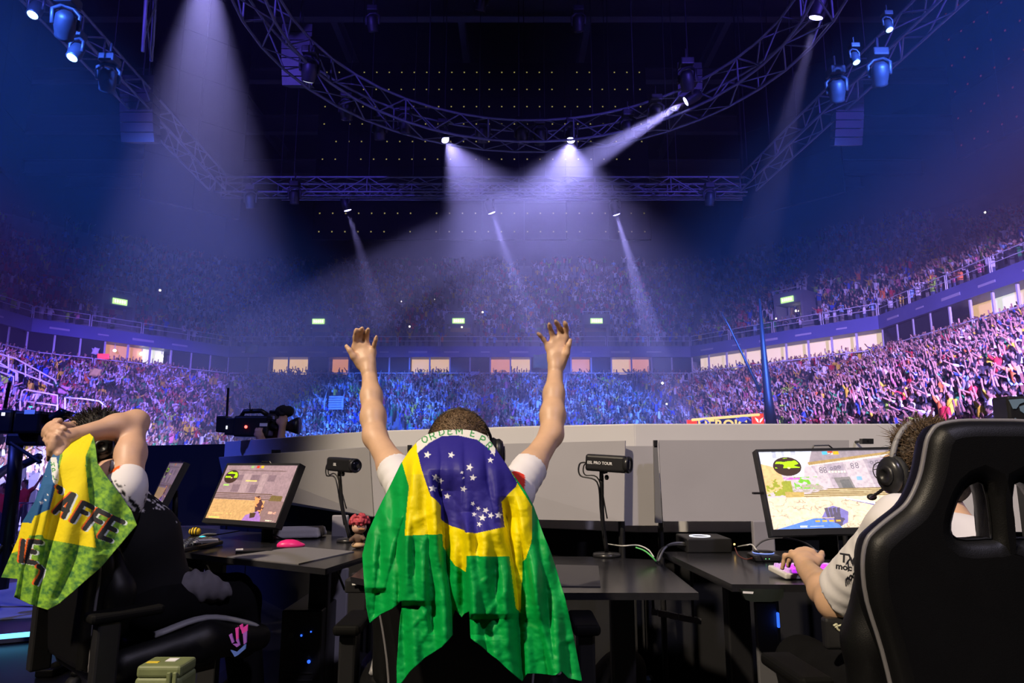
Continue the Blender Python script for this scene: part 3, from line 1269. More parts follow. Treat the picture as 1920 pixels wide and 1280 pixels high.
def moving_lamp(P, aim, label, group, col=(1, 1, 1), glow=0.0, beam=None, s=1.0):
    """moving-head lamp whose lens sits at P and looks at aim"""
    P, aim = Vector(P), Vector(aim)
    d = (aim - P).normalized()
    t = thing('moving_head_lamp', label, 'stage light', P, group=group)
    M = Matrix.Translation(P) @ look_quat(P, aim).to_matrix().to_4x4()
    MB().lathe([(0.10 * s, 0.52 * s), (0.17 * s, 0.44 * s), (0.19 * s, 0.2 * s), (0.165 * s, 0.05 * s), (0.17 * s, 0.0)], 12, M).build('head', M_blk, t, True, True)
    MB().lathe([(0.15 * s, 0.02 * s), (0.13 * s, -0.015 * s), (0.05 * s, -0.03 * s)], 12, M).build('lens', lens_mat(col, glow) if glow else M_glass, t, True, True)
    c = P - d * 0.22 * s
    top = c + Vector((0, 0, 0.42 * s))
    sd = d.cross(Vector((0, 0, 1)))
    if sd.length < 0.1:
        sd = Vector((1, 0, 0))
    sd.normalize()
    MB().tube([c + sd * 0.21 * s, c + sd * 0.23 * s + Vector((0, 0, 0.3 * s)), c + sd * 0.1 * s + Vector((0, 0, 0.42 * s)),
               c - sd * 0.1 * s + Vector((0, 0, 0.42 * s)), c - sd * 0.23 * s + Vector((0, 0, 0.3 * s)), c - sd * 0.21 * s], 0.045 * s, 6).build('yoke', M_blk, t, True, True)
    MB().box(top + Vector((0, 0, 0.12 * s)), (0.36 * s, 0.36 * s, 0.2 * s), None, 0.03 * s).build('base', M_blk, t)
    stick('clamp', top + Vector((0, 0, 0.2 * s)), top + Vector((0, 0, 0.55 * s)), 0.03 * s, M_blk, t)
    if beam:
        en, ang, bl = beam
        l = bpy.data.lights.new('beam', 'SPOT')
        l.energy, l.color, l.spot_size, l.spot_blend, l.shadow_soft_size = en, col, math.radians(ang), bl, 0.08 * s
        fx, fy = pix(P)
        o = bpy.data.objects.new('beam' if 0 <= fx <= 1920 and 0 <= fy <= 1280 else 'beam_offscreen', l)
        o.matrix_basis = Matrix.Translation(P + d * 0.08 * s) @ look_quat(P, aim).to_matrix().to_4x4()
        link(o, t)
    return t


WHT = (0.41, 0.37, 1.0)
moving_lamp(px(835, 262, 23.6), (4.0, 18.5, 0.0), 'white moving lamp under the ring truss whose beam leans towards the broadest one', None, WHT, 30, (32000, 52, 0.7), 1.05)
moving_lamp(px(1070, 263, 23.6), (0.6, 19.5, 0.0), 'brightest white moving lamp under the ring truss with a broad beam', None, WHT, 60, (38000, 80, 0.8), 1.05)
moving_lamp(px(1286, 190, 21.0), px(955, 392, 22.5), 'white moving lamp on the ring truss throwing a long slanting beam', None, WHT, 60, (360000, 15, 0.6), 1.05)
for (x, y, xt, yt, e) in ((652, 394, 690, 520, 50000), (922, 399, 965, 520, 150000), (1156, 402, 1190, 520, 260000)):
    moving_lamp(px(x, y, 33.5), px(xt, yt, 34.5), 'small white spot lamp with a narrow beam in front of the video wall', 'small white spot lamps', WHT, 14, (e, 13, 0.5), 1.3)
moving_lamp(px(1530, 33, 17.0), px(1478, 230, 18.0), 'white lamp throwing a narrow beam straight down past a black side screen', None, WHT, 14, (30000, 14, 0.5), 1.3)
moving_lamp(px(388, -110, 15.5), px(372, 420, 23.0), 'strong white lamp flooding the haze beside the tower truss', None, WHT, 30, (170000, 40, 0.9), 1.3)
for (x, y, xt, yt) in ((61, 28, 20, 90), (135, 108, 90, 170)):
    moving_lamp(px(x, y, 15.5), px(xt, yt, 15.0), 'small blue lamp on the truss over the dim end of the hall', 'small blue lamps', (0.25, 0.5, 1.0), 5, (260, 18, 0.6), 0.9)
for (x, y) in ((1668, 56), (1606, 117)):
    moving_lamp(px(x, y, 15.5), px(x + 40, y + 90, 15.0), 'small cyan lamp on the truss by the red-dotted screen', 'small cyan lamps', (0.3, 0.6, 1.0), 4, None, 0.6)
moving_lamp(px(578, 152, 19.0), px(566, 260, 20.0), 'dark moving lamp with a faintly lit lens at the edge of the ring truss', None, (0.8, 0.85, 1.0), 1.2, None, 1.2)
for (x, y, Yd) in ((470, 390, 28.5), (552, 382, 28.5), (1330, 385, 28.5), (1650, 160, 17.0), (1570, 190, 18.0), (700, 60, 24), (900, 20, 24), (1085, 60, 24),
                   (200, 170, 17), (120, 70, 14), (1290, 170, 19.5), (650, 225, 22.0), (760, 250, 23.0), (980, 270, 24.0), (1180, 258, 23.0), (1230, 232, 22.0),
                   (712, 262, 23.2), (1012, 272, 24.0), (905, 268, 24.0)):
    moving_lamp(px(x, y, Yd), px(x + random.uniform(-40, 40), y + 200, Yd + 2), 'unlit black moving lamp hanging from a truss', 'unlit moving lamps', s=1.15)


# hanging speaker columns ----------------------------------------------------------
def line_array(P, n, label, curve=0.05, s=1.0, yaw=0.0):
    t = thing('speaker_column', label, 'loudspeaker', P)
    z = P.z
    a = 0.0
    y = 0.0
    R = Matrix.Rotation(yaw, 4, 'Z')
    for k in range(n):
        M = Matrix.Translation((P.x, P.y, z)) @ R @ Matrix.Translation((0, y, 0)) @ Matrix.Rotation(a, 4, 'X')
        bb = MB()
        bb.add([(-0.6 * s, -0.35 * s, -0.16 * s), (0.6 * s, -0.35 * s, -0.16 * s), (0.5 * s, 0.35 * s, -0.12 * s), (-0.5 * s, 0.35 * s, -0.12 * s),
                (-0.6 * s, -0.35 * s, 0.16 * s), (0.6 * s, -0.35 * s, 0.16 * s), (0.5 * s, 0.35 * s, 0.12 * s), (-0.5 * s, 0.35 * s, 0.12 * s)],
               [(3, 2, 1, 0), (4, 5, 6, 7), (0, 1, 5, 4), (1, 2, 6, 5), (2, 3, 7, 6), (3, 0, 4, 7)], M)
        bb.build('speaker_cabinet', M_blk, t)
        z -= 0.33 * s
        a += curve
        y += 0.33 * s * math.sin(a)
    stick('hanging_chain', P + Vector((0, 0, 0.1)), Vector((P.x, P.y, 37.5)), 0.03, M_blk, t)
    return t


line_array(px(562, 62, 20), 7, 'curved black loudspeaker column hanging at the edge of the ring truss', 0.05, 0.8)
line_array(px(267, 158, 22), 7, 'curved black loudspeaker column hanging under the tower truss', 0.05, 0.95)
line_array(px(1585, 165, 22), 8, 'curved black loudspeaker column hanging near the narrow downward beam', 0.05, 0.8)
line_array(px(1290, 130, 25), 5, 'short black loudspeaker column behind the slanting white beam', 0.05, 0.8)

# phone torches held up in the stands
M_torch = mat('phone_torch', (1, 1, 1), 0.5, emit=(1.0, 0.88, 0.66), estr=12.0)
for (x, y, Yd, s) in ((752, 565, 77, 0.085), (815, 561, 77, 0.05), (768, 612, 71, 0.085), (905, 585, 74, 0.085), (866, 613, 71, 0.085), (300, 544, 62, 0.09), (1130, 610, 71, 0.09),
                      (1242, 718, 62, 0.1), (1250, 757, 58, 0.07), (1455, 597, 62, 0.06), (1494, 583, 62, 0.16), (1847, 398, 46, 0.06), (352, 626, 66, 0.04)):
    P = px(x, y, Yd)
    t = thing('smartphone', 'phone held up with its torch shining in the dark stand', 'phone', P, group='phones with torches lit')
    block('phone_body', P + Vector((0, 0.05, -0.02)), (0.08, 0.015, 0.16), M_blk, t)
    MB().ball((0, 0, 0), s, 8, 6).build('torch', M_torch, t, False, True)

# thin black crane mast with guy cable in front of the stand
t = thing('crane_mast', 'tall thin black crane mast with a slanting cable in front of the stand', 'crane', px(1442, 800, 30))
MB().tube([px(1447, 800, 30), px(1440, 745, 30), px(1432, 660, 30), px(1424, 560, 30)], [0.26, 0.2, 0.13, 0.05], 8).build('mast', M_blk, t, True, True)
MB().tube([px(1426, 735, 30), px(1395, 670, 30), px(1367, 612, 30), px(1352, 585, 30)], [0.06, 0.05, 0.04, 0.03], 6).build('cable', M_blk, t, True, True)

# haze in the hall
hm = bpy.data.materials.new('stage_haze')
hm.use_nodes = True
nt = hm.node_tree
for nd in list(nt.nodes):
    if nd.type == 'BSDF_PRINCIPLED':
        nt.nodes.remove(nd)
vs_ = nt.nodes.new('ShaderNodeVolumeScatter')
vs_.inputs['Color'].default_value = (0.95, 0.95, 1.0, 1)
vs_.inputs['Density'].default_value = 0.0040
vs_.inputs['Anisotropy'].default_value = 0.35
nt.links.new(vs_.outputs['Volume'], nt.nodes['Material Output'].inputs['Volume'])
hz_ = MB().box((-4, 49, 17.5), (96, 84, 38))
ho = hz_.build('stage_haze', hm)
tag(ho, 'thin stage haze hanging in the hall', 'haze', kind='stuff')

# =====================================================================================================
# SPECTATORS
# =====================================================================================================
SKINS = [(0.42, 0.24, 0.15), (0.30, 0.16, 0.09), (0.52, 0.33, 0.22), (0.18, 0.09, 0.05), (0.38, 0.21, 0.13)]
SHIRTS = [('white', (0.80, 0.80, 0.82), 0.30), ('black', (0.02, 0.02, 0.025), 0.34), ('grey', (0.28, 0.28, 0.30), 0.08), ('yellow', (0.78, 0.60, 0.03), 0.06),
          ('lime green', (0.38, 0.75, 0.06), 0.03), ('green', (0.03, 0.28, 0.08), 0.05), ('red', (0.55, 0.03, 0.04), 0.07), ('blue', (0.04, 0.10, 0.55), 0.06),
          ('pink', (0.75, 0.20, 0.32), 0.03), ('light blue', (0.30, 0.52, 0.80), 0.04), ('orange', (0.85, 0.22, 0.04), 0.02)]
SH_P = np.array([s[2] for s in SHIRTS])
SH_P = SH_P / SH_P.sum()

# poses: arm joint positions (shoulder, elbow, hand) for the two arms, metres, person faces +y
POSES = {
    'with both arms raised': (((-.19, 0, 1.42), (-.30, .05, 1.66), (-.27, .10, 1.92)), ((.19, 0, 1.42), (.30, .05, 1.66), (.27, .10, 1.92))),
    'with arms flung wide': (((-.19, 0, 1.42), (-.42, .08, 1.55), (-.58, .10, 1.80)), ((.19, 0, 1.42), (.42, .08, 1.55), (.58, .10, 1.80))),
    'with one arm raised': (((-.19, 0, 1.42), (-.27, .06, 1.18), (-.20, .20, 1.02)), ((.19, 0, 1.42), (.30, .08, 1.64), (.28, .14, 1.90))),
    'clapping': (((-.19, 0, 1.42), (-.28, .12, 1.20), (-.06, .34, 1.34)), ((.19, 0, 1.42), (.28, .12, 1.20), (.06, .34, 1.34))),
    'with arms hanging down': (((-.19, 0, 1.42), (-.26, .0, 1.15), (-.25, .10, .90)), ((.19, 0, 1.42), (.26, .0, 1.15), (.25, .10, .90))),
    'with hands on the head': (((-.19, 0, 1.42), (-.38, .06, 1.62), (-.10, .04, 1.78)), ((.19, 0, 1.42), (.38, .06, 1.62), (.10, .04, 1.78))),
    'pointing forward': (((-.19, 0, 1.42), (-.25, .03, 1.16), (-.22, .15, .95)), ((.19, 0, 1.42), (.26, .26, 1.50), (.24, .52, 1.62))),
}
POSE_N = list(POSES)
POSE_P = np.array([.26, .16, .16, .15, .13, .06, .08])
POSE_P = POSE_P / POSE_P.sum()


def tmpl(pose):
    """light spectator for the far crowd: verts, tris, tag per vertex (0 skin, 1 shirt, 2 trousers, 3 hair)"""
    vs, fs, tg = [], [], []

    def prism(a, b, ra, rb, t, n=4, t2=None):
        a, b = Vector(a), Vector(b)
        u, w, _ = frame_from(b - a)
        k = len(vs)
        for p, r, tt in ((a, ra, t), (b, rb, t if t2 is None else t2)):
            for j in range(n):
                an = 2 * math.pi * (j + 0.5) / n
                vs.append(p + u * (r[0] * math.cos(an)) + w * (r[1] * math.sin(an)))
                tg.append(tt)
        for j in range(n):
            q = (j + 1) % n
            fs.append((k + j, k + q, k + n + q))
            fs.append((k + j, k + n + q, k + n + j))
        for j in range(1, n - 1):
            fs.append((k + n, k + n + j, k + n + j + 1))
    prism((0, 0, 0.0), (0, 0, .92), (.17, .11), (.19, .14), 2)
    prism((0, 0, .86), (0, 0, 1.20), (.19, .14), (.21, .15), 1)
    prism((0, 0, 1.20), (0, 0, 1.46), (.21, .15), (.25, .11), 1)
    prism((0, 0.01, 1.44), (0, 0.02, 1.56), (.06, .06), (.06, .06), 0)
    for (sh, el, ha) in POSES[pose]:
        prism(sh, el, (.066, .066), (.05, .05), 1, 3)
        prism(el, ha, (.046, .046), (.05, .04), 0, 3)
    # head: squashed icosahedron with a hair cap
    g = (1 + 5 ** 0.5) / 2
    ico = [(-1, g, 0), (1, g, 0), (-1, -g, 0), (1, -g, 0), (0, -1, g), (0, 1, g), (0, -1, -g), (0, 1, -g), (g, 0, -1), (g, 0, 1), (-g, 0, -1), (-g, 0, 1)]
    fi = [(0, 11, 5), (0, 5, 1), (0, 1, 7), (0, 7, 10), (0, 10, 11), (1, 5, 9), (5, 11, 4), (11, 10, 2), (10, 7, 6), (7, 1, 8), (3, 9, 4), (3, 4, 2), (3, 2, 6), (3, 6, 8), (3, 8, 9), (4, 9, 5), (2, 4, 11), (6, 2, 10), (8, 6, 7), (9, 8, 1)]
    k = len(vs)
    for p in ico:
        q = Vector(p).normalized()
        vs.append(Vector((q.x * .092, q.y * .105 + .02, q.z * .125 + 1.645)))
        tg.append(3 if q.z > 0.45 or (q.y < -0.3 and q.z > -0.2) else 0)
    fs.extend([(a + k, b_ + k, c + k) for a, b_, c in fi])
    return np.array([tuple(v) for v in vs], dtype=np.float32), np.array(fs, dtype=np.int32), np.array(tg)


TM = [tmpl(p) for p in POSE_N]

# --- seats with a standing person, row by row
spots = []


def rows(n, run, rise, z0, sign, first, pres, step, upper):
    for i in range(n):
        off = sign * (run * (i + 0.5)) + (first if upper else 0)
        z = z0 + (rise * i if upper else -rise * i)
        A_ = ring(off)
        for sgi in range(len(A_) - 1):
            p, q = A_[sgi], A_[sgi + 1]
            d = q - p
            Lg = d.length
            d = d / Lg
            nin = Vector((d.y, -d.x))
            s = 0.4 + 0.1 * (i % 3)
            while s < Lg - 0.3:
                c = p + d * s + nin * random.uniform(-.12, .12)
                s += step * random.uniform(0.85, 1.2)
                if (s % 13.0) < 1.0:
                    continue
                if c.y < 6:
                    continue
                x, y = pix((c.x, c.y, z + 1.3))
                if x < -140 or x > 2060 or y > 905 or y < 395:
                    continue
                if random.random() > pres(i, x, y):
                    continue
                bad = False
                for (gx0, gx1, gy0, gy1) in GANG:
                    if gx0 < x < gx1 and gy0 - 6 < y < gy1:
                        bad = True
                for (ax_, ay_, az_) in PORTALS:
                    if upper and (c.x - ax_) ** 2 + (c.y - ay_) ** 2 < 2.6 and z < az_ + 2.6 and z > az_ - 2.2:
                        bad = True
                if x < 110 and not upper and y > 690 and c.y > 38 and random.random() < 0.6:
                    bad = True
                if bad:
                    continue
                spots.append((c.x, c.y, z, math.atan2(nin.y, nin.x) - math.pi / 2, x, y, upper))


rows(LOW_N, LOW_RUN, LOW_RISE, LOW_Z, -1, 0, lambda i, x, y: 0.95, 0.56, False)
rows(UP_N, UP_RUN, UP_RISE, UP_Z, 1, 0.3, lambda i, x, y: (0.86 if x > 320 else 0.5) * (1.0 if i < 15 else 0.7), 0.62, True)
# people on the concourse in front of the suites
for i in range(2):
    A_ = ring(-0.0 + 0.75 * i + 0.6)
    for sgi in range(len(A_) - 1):
        p, q = A_[sgi], A_[sgi + 1]
        d = (q - p).normalized()
        nin = Vector((d.y, -d.x))
        s = 0.5
        while s < (q - p).length:
            c = p + d * s
            s += random.uniform(.5, 1.3)
            x, y = pix((c.x, c.y, 9.6))
            if c.y < 20 or x < -60 or x > 1980:
                continue
            spots.append((c.x, c.y, 8.4, math.atan2(nin.y, nin.x) - math.pi / 2, x, y, False))

SPT = np.array([(a, b_, c, d, e, f, g) for a, b_, c, d, e, f, g in spots])
dist = np.hypot(SPT[:, 0], SPT[:, 1])
vis = (SPT[:, 4] > 5) & (SPT[:, 4] < 1915) & (SPT[:, 5] > 440) & (SPT[:, 5] < 790) & (SPT[:, 6] < 0.5)
order = np.argsort(np.where(vis, dist, 1e9))
near = order[:300]
isnear = np.zeros(len(SPT), dtype=bool)
isnear[near] = True
print('spectators', len(SPT))

# --- all the others: one object, nobody could pick them apart singly
VV, FF, CC = [], [], []
base = 0
far = np.where(~isnear)[0]
pose_i = rng.choice(len(POSE_N), size=len(SPT), p=POSE_P)
shirt_i = rng.choice(len(SHIRTS), size=len(SPT), p=SH_P)
for k in range(len(POSE_N)):
    ids = far[pose_i[far] == k]
    if len(ids) == 0:
        continue
    tv, tf, tt = TM[k]
    n = len(ids)
    ang = SPT[ids, 3] + rng.uniform(-.35, .35, n)
    sc = rng.uniform(.92, 1.06, n)
    co, si = np.cos(ang), np.sin(ang)
    X = tv[None, :, 0] * sc[:, None]
    Y = tv[None, :, 1] * sc[:, None]
    Z = tv[None, :, 2] * sc[:, None]
    P = np.stack([X * co[:, None] - Y * si[:, None] + SPT[ids, 0][:, None], X * si[:, None] + Y * co[:, None] + SPT[ids, 1][:, None], Z + SPT[ids, 2][:, None]], -1)
    skin = np.array(SKINS)[rng.integers(0, len(SKINS), n)]
    shirt = np.array([s[1] for s in SHIRTS])[shirt_i[ids]] * rng.uniform(.75, 1.1, (n, 1))
    trou = np.array([(0.03, 0.03, 0.04), (0.06, 0.08, 0.16), (0.16, 0.15, 0.13)])[rng.integers(0, 3, n)]
    hair = np.array([(0.012, 0.01, 0.01), (0.04, 0.02, 0.012), (0.5, 0.5, 0.52), (0.02, 0.02, 0.02)])[rng.choice(4, size=n, p=[.5, .3, .1, .1])]
    pal = np.stack([skin, shirt, trou, hair], 1)
    C = pal[:, tt, :]
    VV.append(P.reshape(-1, 3))
    CC.append(C.reshape(-1, 3))
    FF.append((tf[None] + (np.arange(n) * len(tv))[:, None, None] + base).reshape(-1, 3))
    base += n * len(tv)
M_crowd = mat('crowd_clothes', (0.5, 0.5, 0.5), 0.75, attr='Col')
co_ = np_mesh('crowd', np.concatenate(VV), np.concatenate(FF), M_crowd, None, True, False, colors=np.concatenate(CC))
tag(co_, 'dense crowd of cheering spectators filling the lower and upper stands', 'crowd', kind='stuff')

# --- the 300 nearest spectators, each a continuous body
M_skin_o = mat('spectator_skin', (0.38, 0.22, 0.14), 0.6, noise=0.1, nscale=6)
M_hair_o = mat('spectator_hair', (0.015, 0.011, 0.010), 0.7, noise=0.3, nscale=30)
M_trou_o = mat('spectator_trousers', (0.035, 0.04, 0.06), 0.8, noise=0.2, nscale=10)
M_shoe_o = mat('spectator_shoes', (0.3, 0.3, 0.3), 0.6, noise=0.2, nscale=10)
SH_M = [mat('spectator_shirt_' + s[0].replace(' ', '_'), s[1], 0.75, noise=0.12, nscale=9) for s in SHIRTS]


def spectator_mesh(pose):
    s = Sdf(0.032)
    s.limb((0, 0, .98), (0, .0, 1.22), .155, .15, .05, 1).limb((0, 0, 1.22), (0, 0, 1.36), .15, .14, .05, 1)
    s.ell((0, 0, 1.32), (.215, .125, .14), None, .05, 1)
    s.limb((0, .0, 1.42), (0, .02, 1.56), .058, .055, .03, 0)
    s.ell((0, .025, 1.655), (.078, .098, .125), None, .02, 0)
    s.ell((0, .002, 1.69), (.088, .104, .105), None, .02, 3)
    s.limb((0, .12, 1.64), (0, .125, 1.625), .014, .018, .02, 0)
    for sg in (-1, 1):
        s.limb((sg * .09, 0, .95), (sg * .11, .02, .5), .095, .07, .04, 2).limb((sg * .11, .02, .5), (sg * .12, 0, .1), .07, .05, .03, 2)
        s.limb((sg * .12, -.03, .06), (sg * .13, .13, .05), .05, .05, .02, 4)
    for (a, e, h) in POSES[pose]:
        a, e, h = Vector(a), Vector(e), Vector(h)
        s.limb(a, a + (e - a) * .72, .07, .066, .04, 1).limb(a + (e - a) * .6, e, .048, .045, .02, 0).limb(e, h, .045, .034, .02, 0)
        d = (h - e).normalized()
        s.limb(h, h + d * .12, .044, .036, .02, 0)
    V, Q, T = s.mesh()
    V = relax(V, Q, 1, 0.4)
    ft = T[Q[:, 0]]
    return V, Q, ft


SPM = {}
for p in POSE_N:
    SPM[p] = spectator_mesh(p)
mesh_cache = {}
for idn in near:
    x, y, z, ang = SPT[idn, :4]
    p = POSE_N[pose_i[idn]]
    si = int(shirt_i[idn])
    key = (p, si)
    if key not in mesh_cache:
        V, Q, ft = SPM[p]
        o = np_mesh('spectator', V, Q, None, None, True, True, mats=[M_skin_o, SH_M[si], M_trou_o, M_hair_o, M_shoe_o], fmat=ft)
        mesh_cache[key] = o.data
    else:
        o = bpy.data.objects.new('spectator', mesh_cache[key])
        link(o)
    o.location = (x, y, z)
    o.rotation_euler = (0, 0, ang + random.uniform(-.35, .35))
    sc = random.uniform(.93, 1.05)
    o.scale = (sc, sc, sc)
    PM[o.name] = o.matrix_basis.copy()
    tag(o, 'spectator in a %s shirt %s in the lower stand' % (SHIRTS[si][0], p), 'person', 'spectators in the lower stand')


# --- empty red seats: a row in the corner lounge, one under the dark suite windows, some gaps in the upper stand
sb = MB()
sb.box((0, 0.02, .42), (.46, .42, .08), None, .03)
sb.box((0, -.20, .68), (.46, .07, .50), None, .03)
sb.box((0, -.12, .20), (.08, .1, .40))
seat_me = None
nseat = 0
used_up = set()
cells = {}
for q in spots:
    cells.setdefault((round(q[0] / .8), round(q[1] / .8), round(q[2] / .5)), 0)
cand = []
for (off, z, xa, xb, lab, grp, prob) in [(.20, 8.4, 1306, 1432, 'empty red seat in the corner lounge', 'red lounge seats', 1.0), (.20, 8.4, 1500, 1600, 'empty red seat in the corner lounge', 'red lounge seats', 1.0),
                                         (-.05 + .2, 8.4, 96, 205, 'empty red seat below the dark suite windows by the red sign', 'red seats by the red sign', 1.0)] + \
        [(.3 + UP_RUN * (i + .55), UP_Z + UP_RISE * i, 0, 430, 'empty red seat in the thinly filled part of the upper stand', 'empty red seats in the upper stand', .62) for i in range(3, 18)]:
    A_ = ring(off)
    for i in range(len(A_) - 1):
        p, q = A_[i], A_[i + 1]
        d = q - p
        Lg = d.length
        d = d / Lg
        nin = Vector((d.y, -d.x))
        k = .3
        while k < Lg:
            c = p + d * k
            k += .58
            if c.y < 20:
                continue
            x, y = pix((c.x, c.y, z + .5))
            if not (xa < x < xb) or random.random() > prob:
                continue
            if (round(c.x / .8), round(c.y / .8), round(z / .5)) in cells:
                continue
            cand.append((c, z, math.atan2(nin.y, nin.x) - math.pi / 2, lab, grp))
ups = [c for c in cand if 'upper' in c[4]]
random.shuffle(ups)
for c, z, ang, lab, grp in [c for c in cand if 'upper' not in c[4]] + ups[:200]:
    if seat_me is None:
        o = sb.build('stadium_seat', M_seat)
        seat_me = o.data
    else:
        o = bpy.data.objects.new('stadium_seat', seat_me)
        link(o)
    o.location = (c.x, c.y, z)
    o.rotation_euler = (0, 0, ang)
    tag(o, lab, 'seat', grp)

# =====================================================================================================
# STAGE, BARRIER, DESKS
# =====================================================================================================
M_deck = mat('stage_deck_black', (0.018, 0.018, 0.022), 0.35, noise=0.3, nscale=3, bump=0.1, bscale=60)
M_desk = mat('desk_black_laminate', (0.016, 0.016, 0.019), 0.22, noise=0.15, nscale=40)
M_desk_e = mat('desk_edge_black', (0.012, 0.012, 0.014), 0.4)
M_band = mat('barrier_white', (0.63, 0.62, 0.64), 0.45, noise=0.03, nscale=2)
M_panel = mat('barrier_panel_grey', (0.41, 0.40, 0.43), 0.35, noise=0.05, nscale=3)
M_drape = mat('black_drape', (0.006, 0.006, 0.008), 0.9)
M_gmetal = mat('grey_support_board', (0.28, 0.27, 0.31), 0.5, noise=0.06, nscale=6)
M_plast = mat('black_plastic', (0.014, 0.014, 0.016), 0.42, noise=0.1, nscale=30)
M_plast_s = mat('black_plastic_satin', (0.022, 0.022, 0.024), 0.28)
M_rubber = mat('black_rubber', (0.012, 0.012, 0.012), 0.7)
M_cable = mat('black_cable', (0.015, 0.015, 0.017), 0.5)
M_cable_w = mat('white_cable', (0.6, 0.6, 0.58), 0.5)
M_cable_g = mat('green_cable', (0.10, 0.55, 0.14), 0.5)
M_white = mat('white_print', (0.85, 0.85, 0.85), 0.5)
M_silver = mat('silver_metal', (0.65, 0.66, 0.7), 0.3, metal=0.9)
M_cyan = mat('cyan_led_strip', (0.1, 0.4, 0.6), 0.4, emit=(0.15, 0.62, 1.0), estr=2.2)
M_ledb = mat('blue_led', (0.05, 0.1, 0.6), 0.4, emit=(0.03, 0.14, 1.0), estr=1.4)
M_ledw = mat('white_ring_light', (0.6, 0.6, 0.8), 0.4, emit=(0.85, 0.88, 1.0), estr=1.6)
M_ledg = mat('green_led', (0.1, 0.6, 0.2), 0.4, emit=(0.2, 1.0, 0.25), estr=2.0)
M_ledo = mat('amber_led', (0.6, 0.4, 0.1), 0.4, emit=(1.0, 0.6, 0.15), estr=4.0)
M_ledr = mat('red_led', (0.6, 0.05, 0.05), 0.4, emit=(1.0, 0.05, 0.04), estr=8.0)

b = MB()
b.add([(-6.2, -4, 0), (6.5, -4, 0), (6.5, 4.6, 0), (-1.0, 5.4, 0), (-3.2, 8.4, 0), (-6.2, 8.4, 0)], [(0, 1, 2, 3, 4, 5)])
b.add([(-6.2, -4, -1.3), (6.5, -4, -1.3), (6.5, 4.6, -1.3), (-1.0, 5.4, -1.3), (-3.2, 8.4, -1.3), (-6.2, 8.4, -1.3)], [])
struct('floor', b, M_deck, 'black stage deck under the desks and chairs', 'floor')

# pale sheet added on the deck so the blue light shows, and light strip
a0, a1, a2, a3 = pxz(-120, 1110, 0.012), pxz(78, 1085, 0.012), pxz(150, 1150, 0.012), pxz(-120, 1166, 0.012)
M_catch_sheet = mat('pale_catch_sheet', (0.45, 0.45, 0.47), 0.5, noise=0.12, nscale=3)
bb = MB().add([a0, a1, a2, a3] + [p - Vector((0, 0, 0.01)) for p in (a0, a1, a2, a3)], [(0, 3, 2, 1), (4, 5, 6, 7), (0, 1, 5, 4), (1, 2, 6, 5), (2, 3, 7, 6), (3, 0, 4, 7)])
o = bb.build('light_catch_sheet', M_catch_sheet)
tag(o, 'pale sheet added on the open end of the stage deck to show the blue light', 'carpet')
t = thing('light_strip', 'glowing cyan light strip on the stage floor', 'light', pxz(0, 1197, 0.0))
q0, q1 = pxz(-60, 1203, 0.03), pxz(190, 1180, 0.03)
MB().tube([q0, q1], 0.028, 8).build('diffuser', M_cyan, t, True, True)
MB().tube([q0 - Vector((0, 0, 0.02)), q1 - Vector((0, 0, 0.02))], 0.04, 6).build('channel', M_plast, t)

# ---- white barrier in front of the players
BPL = [(2.9, 3.42), (0.61, 3.42), (0.113, 3.65), (-0.87, 4.30), (-2.92, 7.02)]
t = thing('barrier', 'long white barrier wall standing between the desks and the audience', 'barrier', (0, 3.9, 0))
ZT = 1.325
for i in range(len(BPL) - 1):
    p, q = Vector(BPL[i]), Vector(BPL[i + 1])
    d = (q - p)
    L_ = d.length
    d.normalize()
    n = Vector((-d.y, d.x))
    if n.y < 0:
        n = -n
    M = Matrix.Translation((p.x, p.y, 0)) @ Matrix.Rotation(math.atan2(d.y, d.x), 4, 'Z')
    side = 1 if (M.to_3x3() @ Vector((0, 1, 0))).y > 0 else -1
    MB().box((L_ / 2, side * 0.03, 1.06), (L_ + 0.004, 0.06, ZT - 0.80), M, 0.006).build('upper_panel', M_band, t)
    MB().box((L_ / 2, side * 0.05, 0.40), (L_ + 0.02, 0.03, 0.80), M).build('skirt', M_drape, t)
for sx in (2.88, 0.1, -0.87, -2.9):
    yy = {2.88: 3.5, 0.1: 3.75, -0.87: 4.4, -2.9: 7.1}[sx]
    MB().box((sx, yy, 0.5), (0.06, 0.06, 1.0)).build('post', M_plast, t)


def quad_panel(name, corners, th, m, parent):
    """corners: world TL, TR, BR, BL; thickness away from the camera"""
    c = [Vector(p) for p in corners]
    n = (c[1] - c[0]).cross(c[3] - c[0]).normalized()
    if n.y < 0:
        n = -n
    k = [p + n * th for p in c]
    return MB().add(c + k, [(0, 3, 2, 1), (4, 5, 6, 7), (0, 1, 5, 4), (1, 2, 6, 5), (2, 3, 7, 6), (3, 0, 4, 7)]).build(name, m, parent)


def panel_thing(label, corners):
    c = [Vector(p) for p in corners]
    t = thing('privacy_panel', label, 'panel', ((c[2] + c[3]) / 2))
    quad_panel('sheet', c, 0.012, M_panel, t)
    for p in (c[2], c[3]):
        stick('foot_rod', Vector((p.x, p.y + 0.05, 0.0)), Vector((p.x, p.y + 0.05, p.z + 0.1)), 0.012, M_plast, t)
    return t


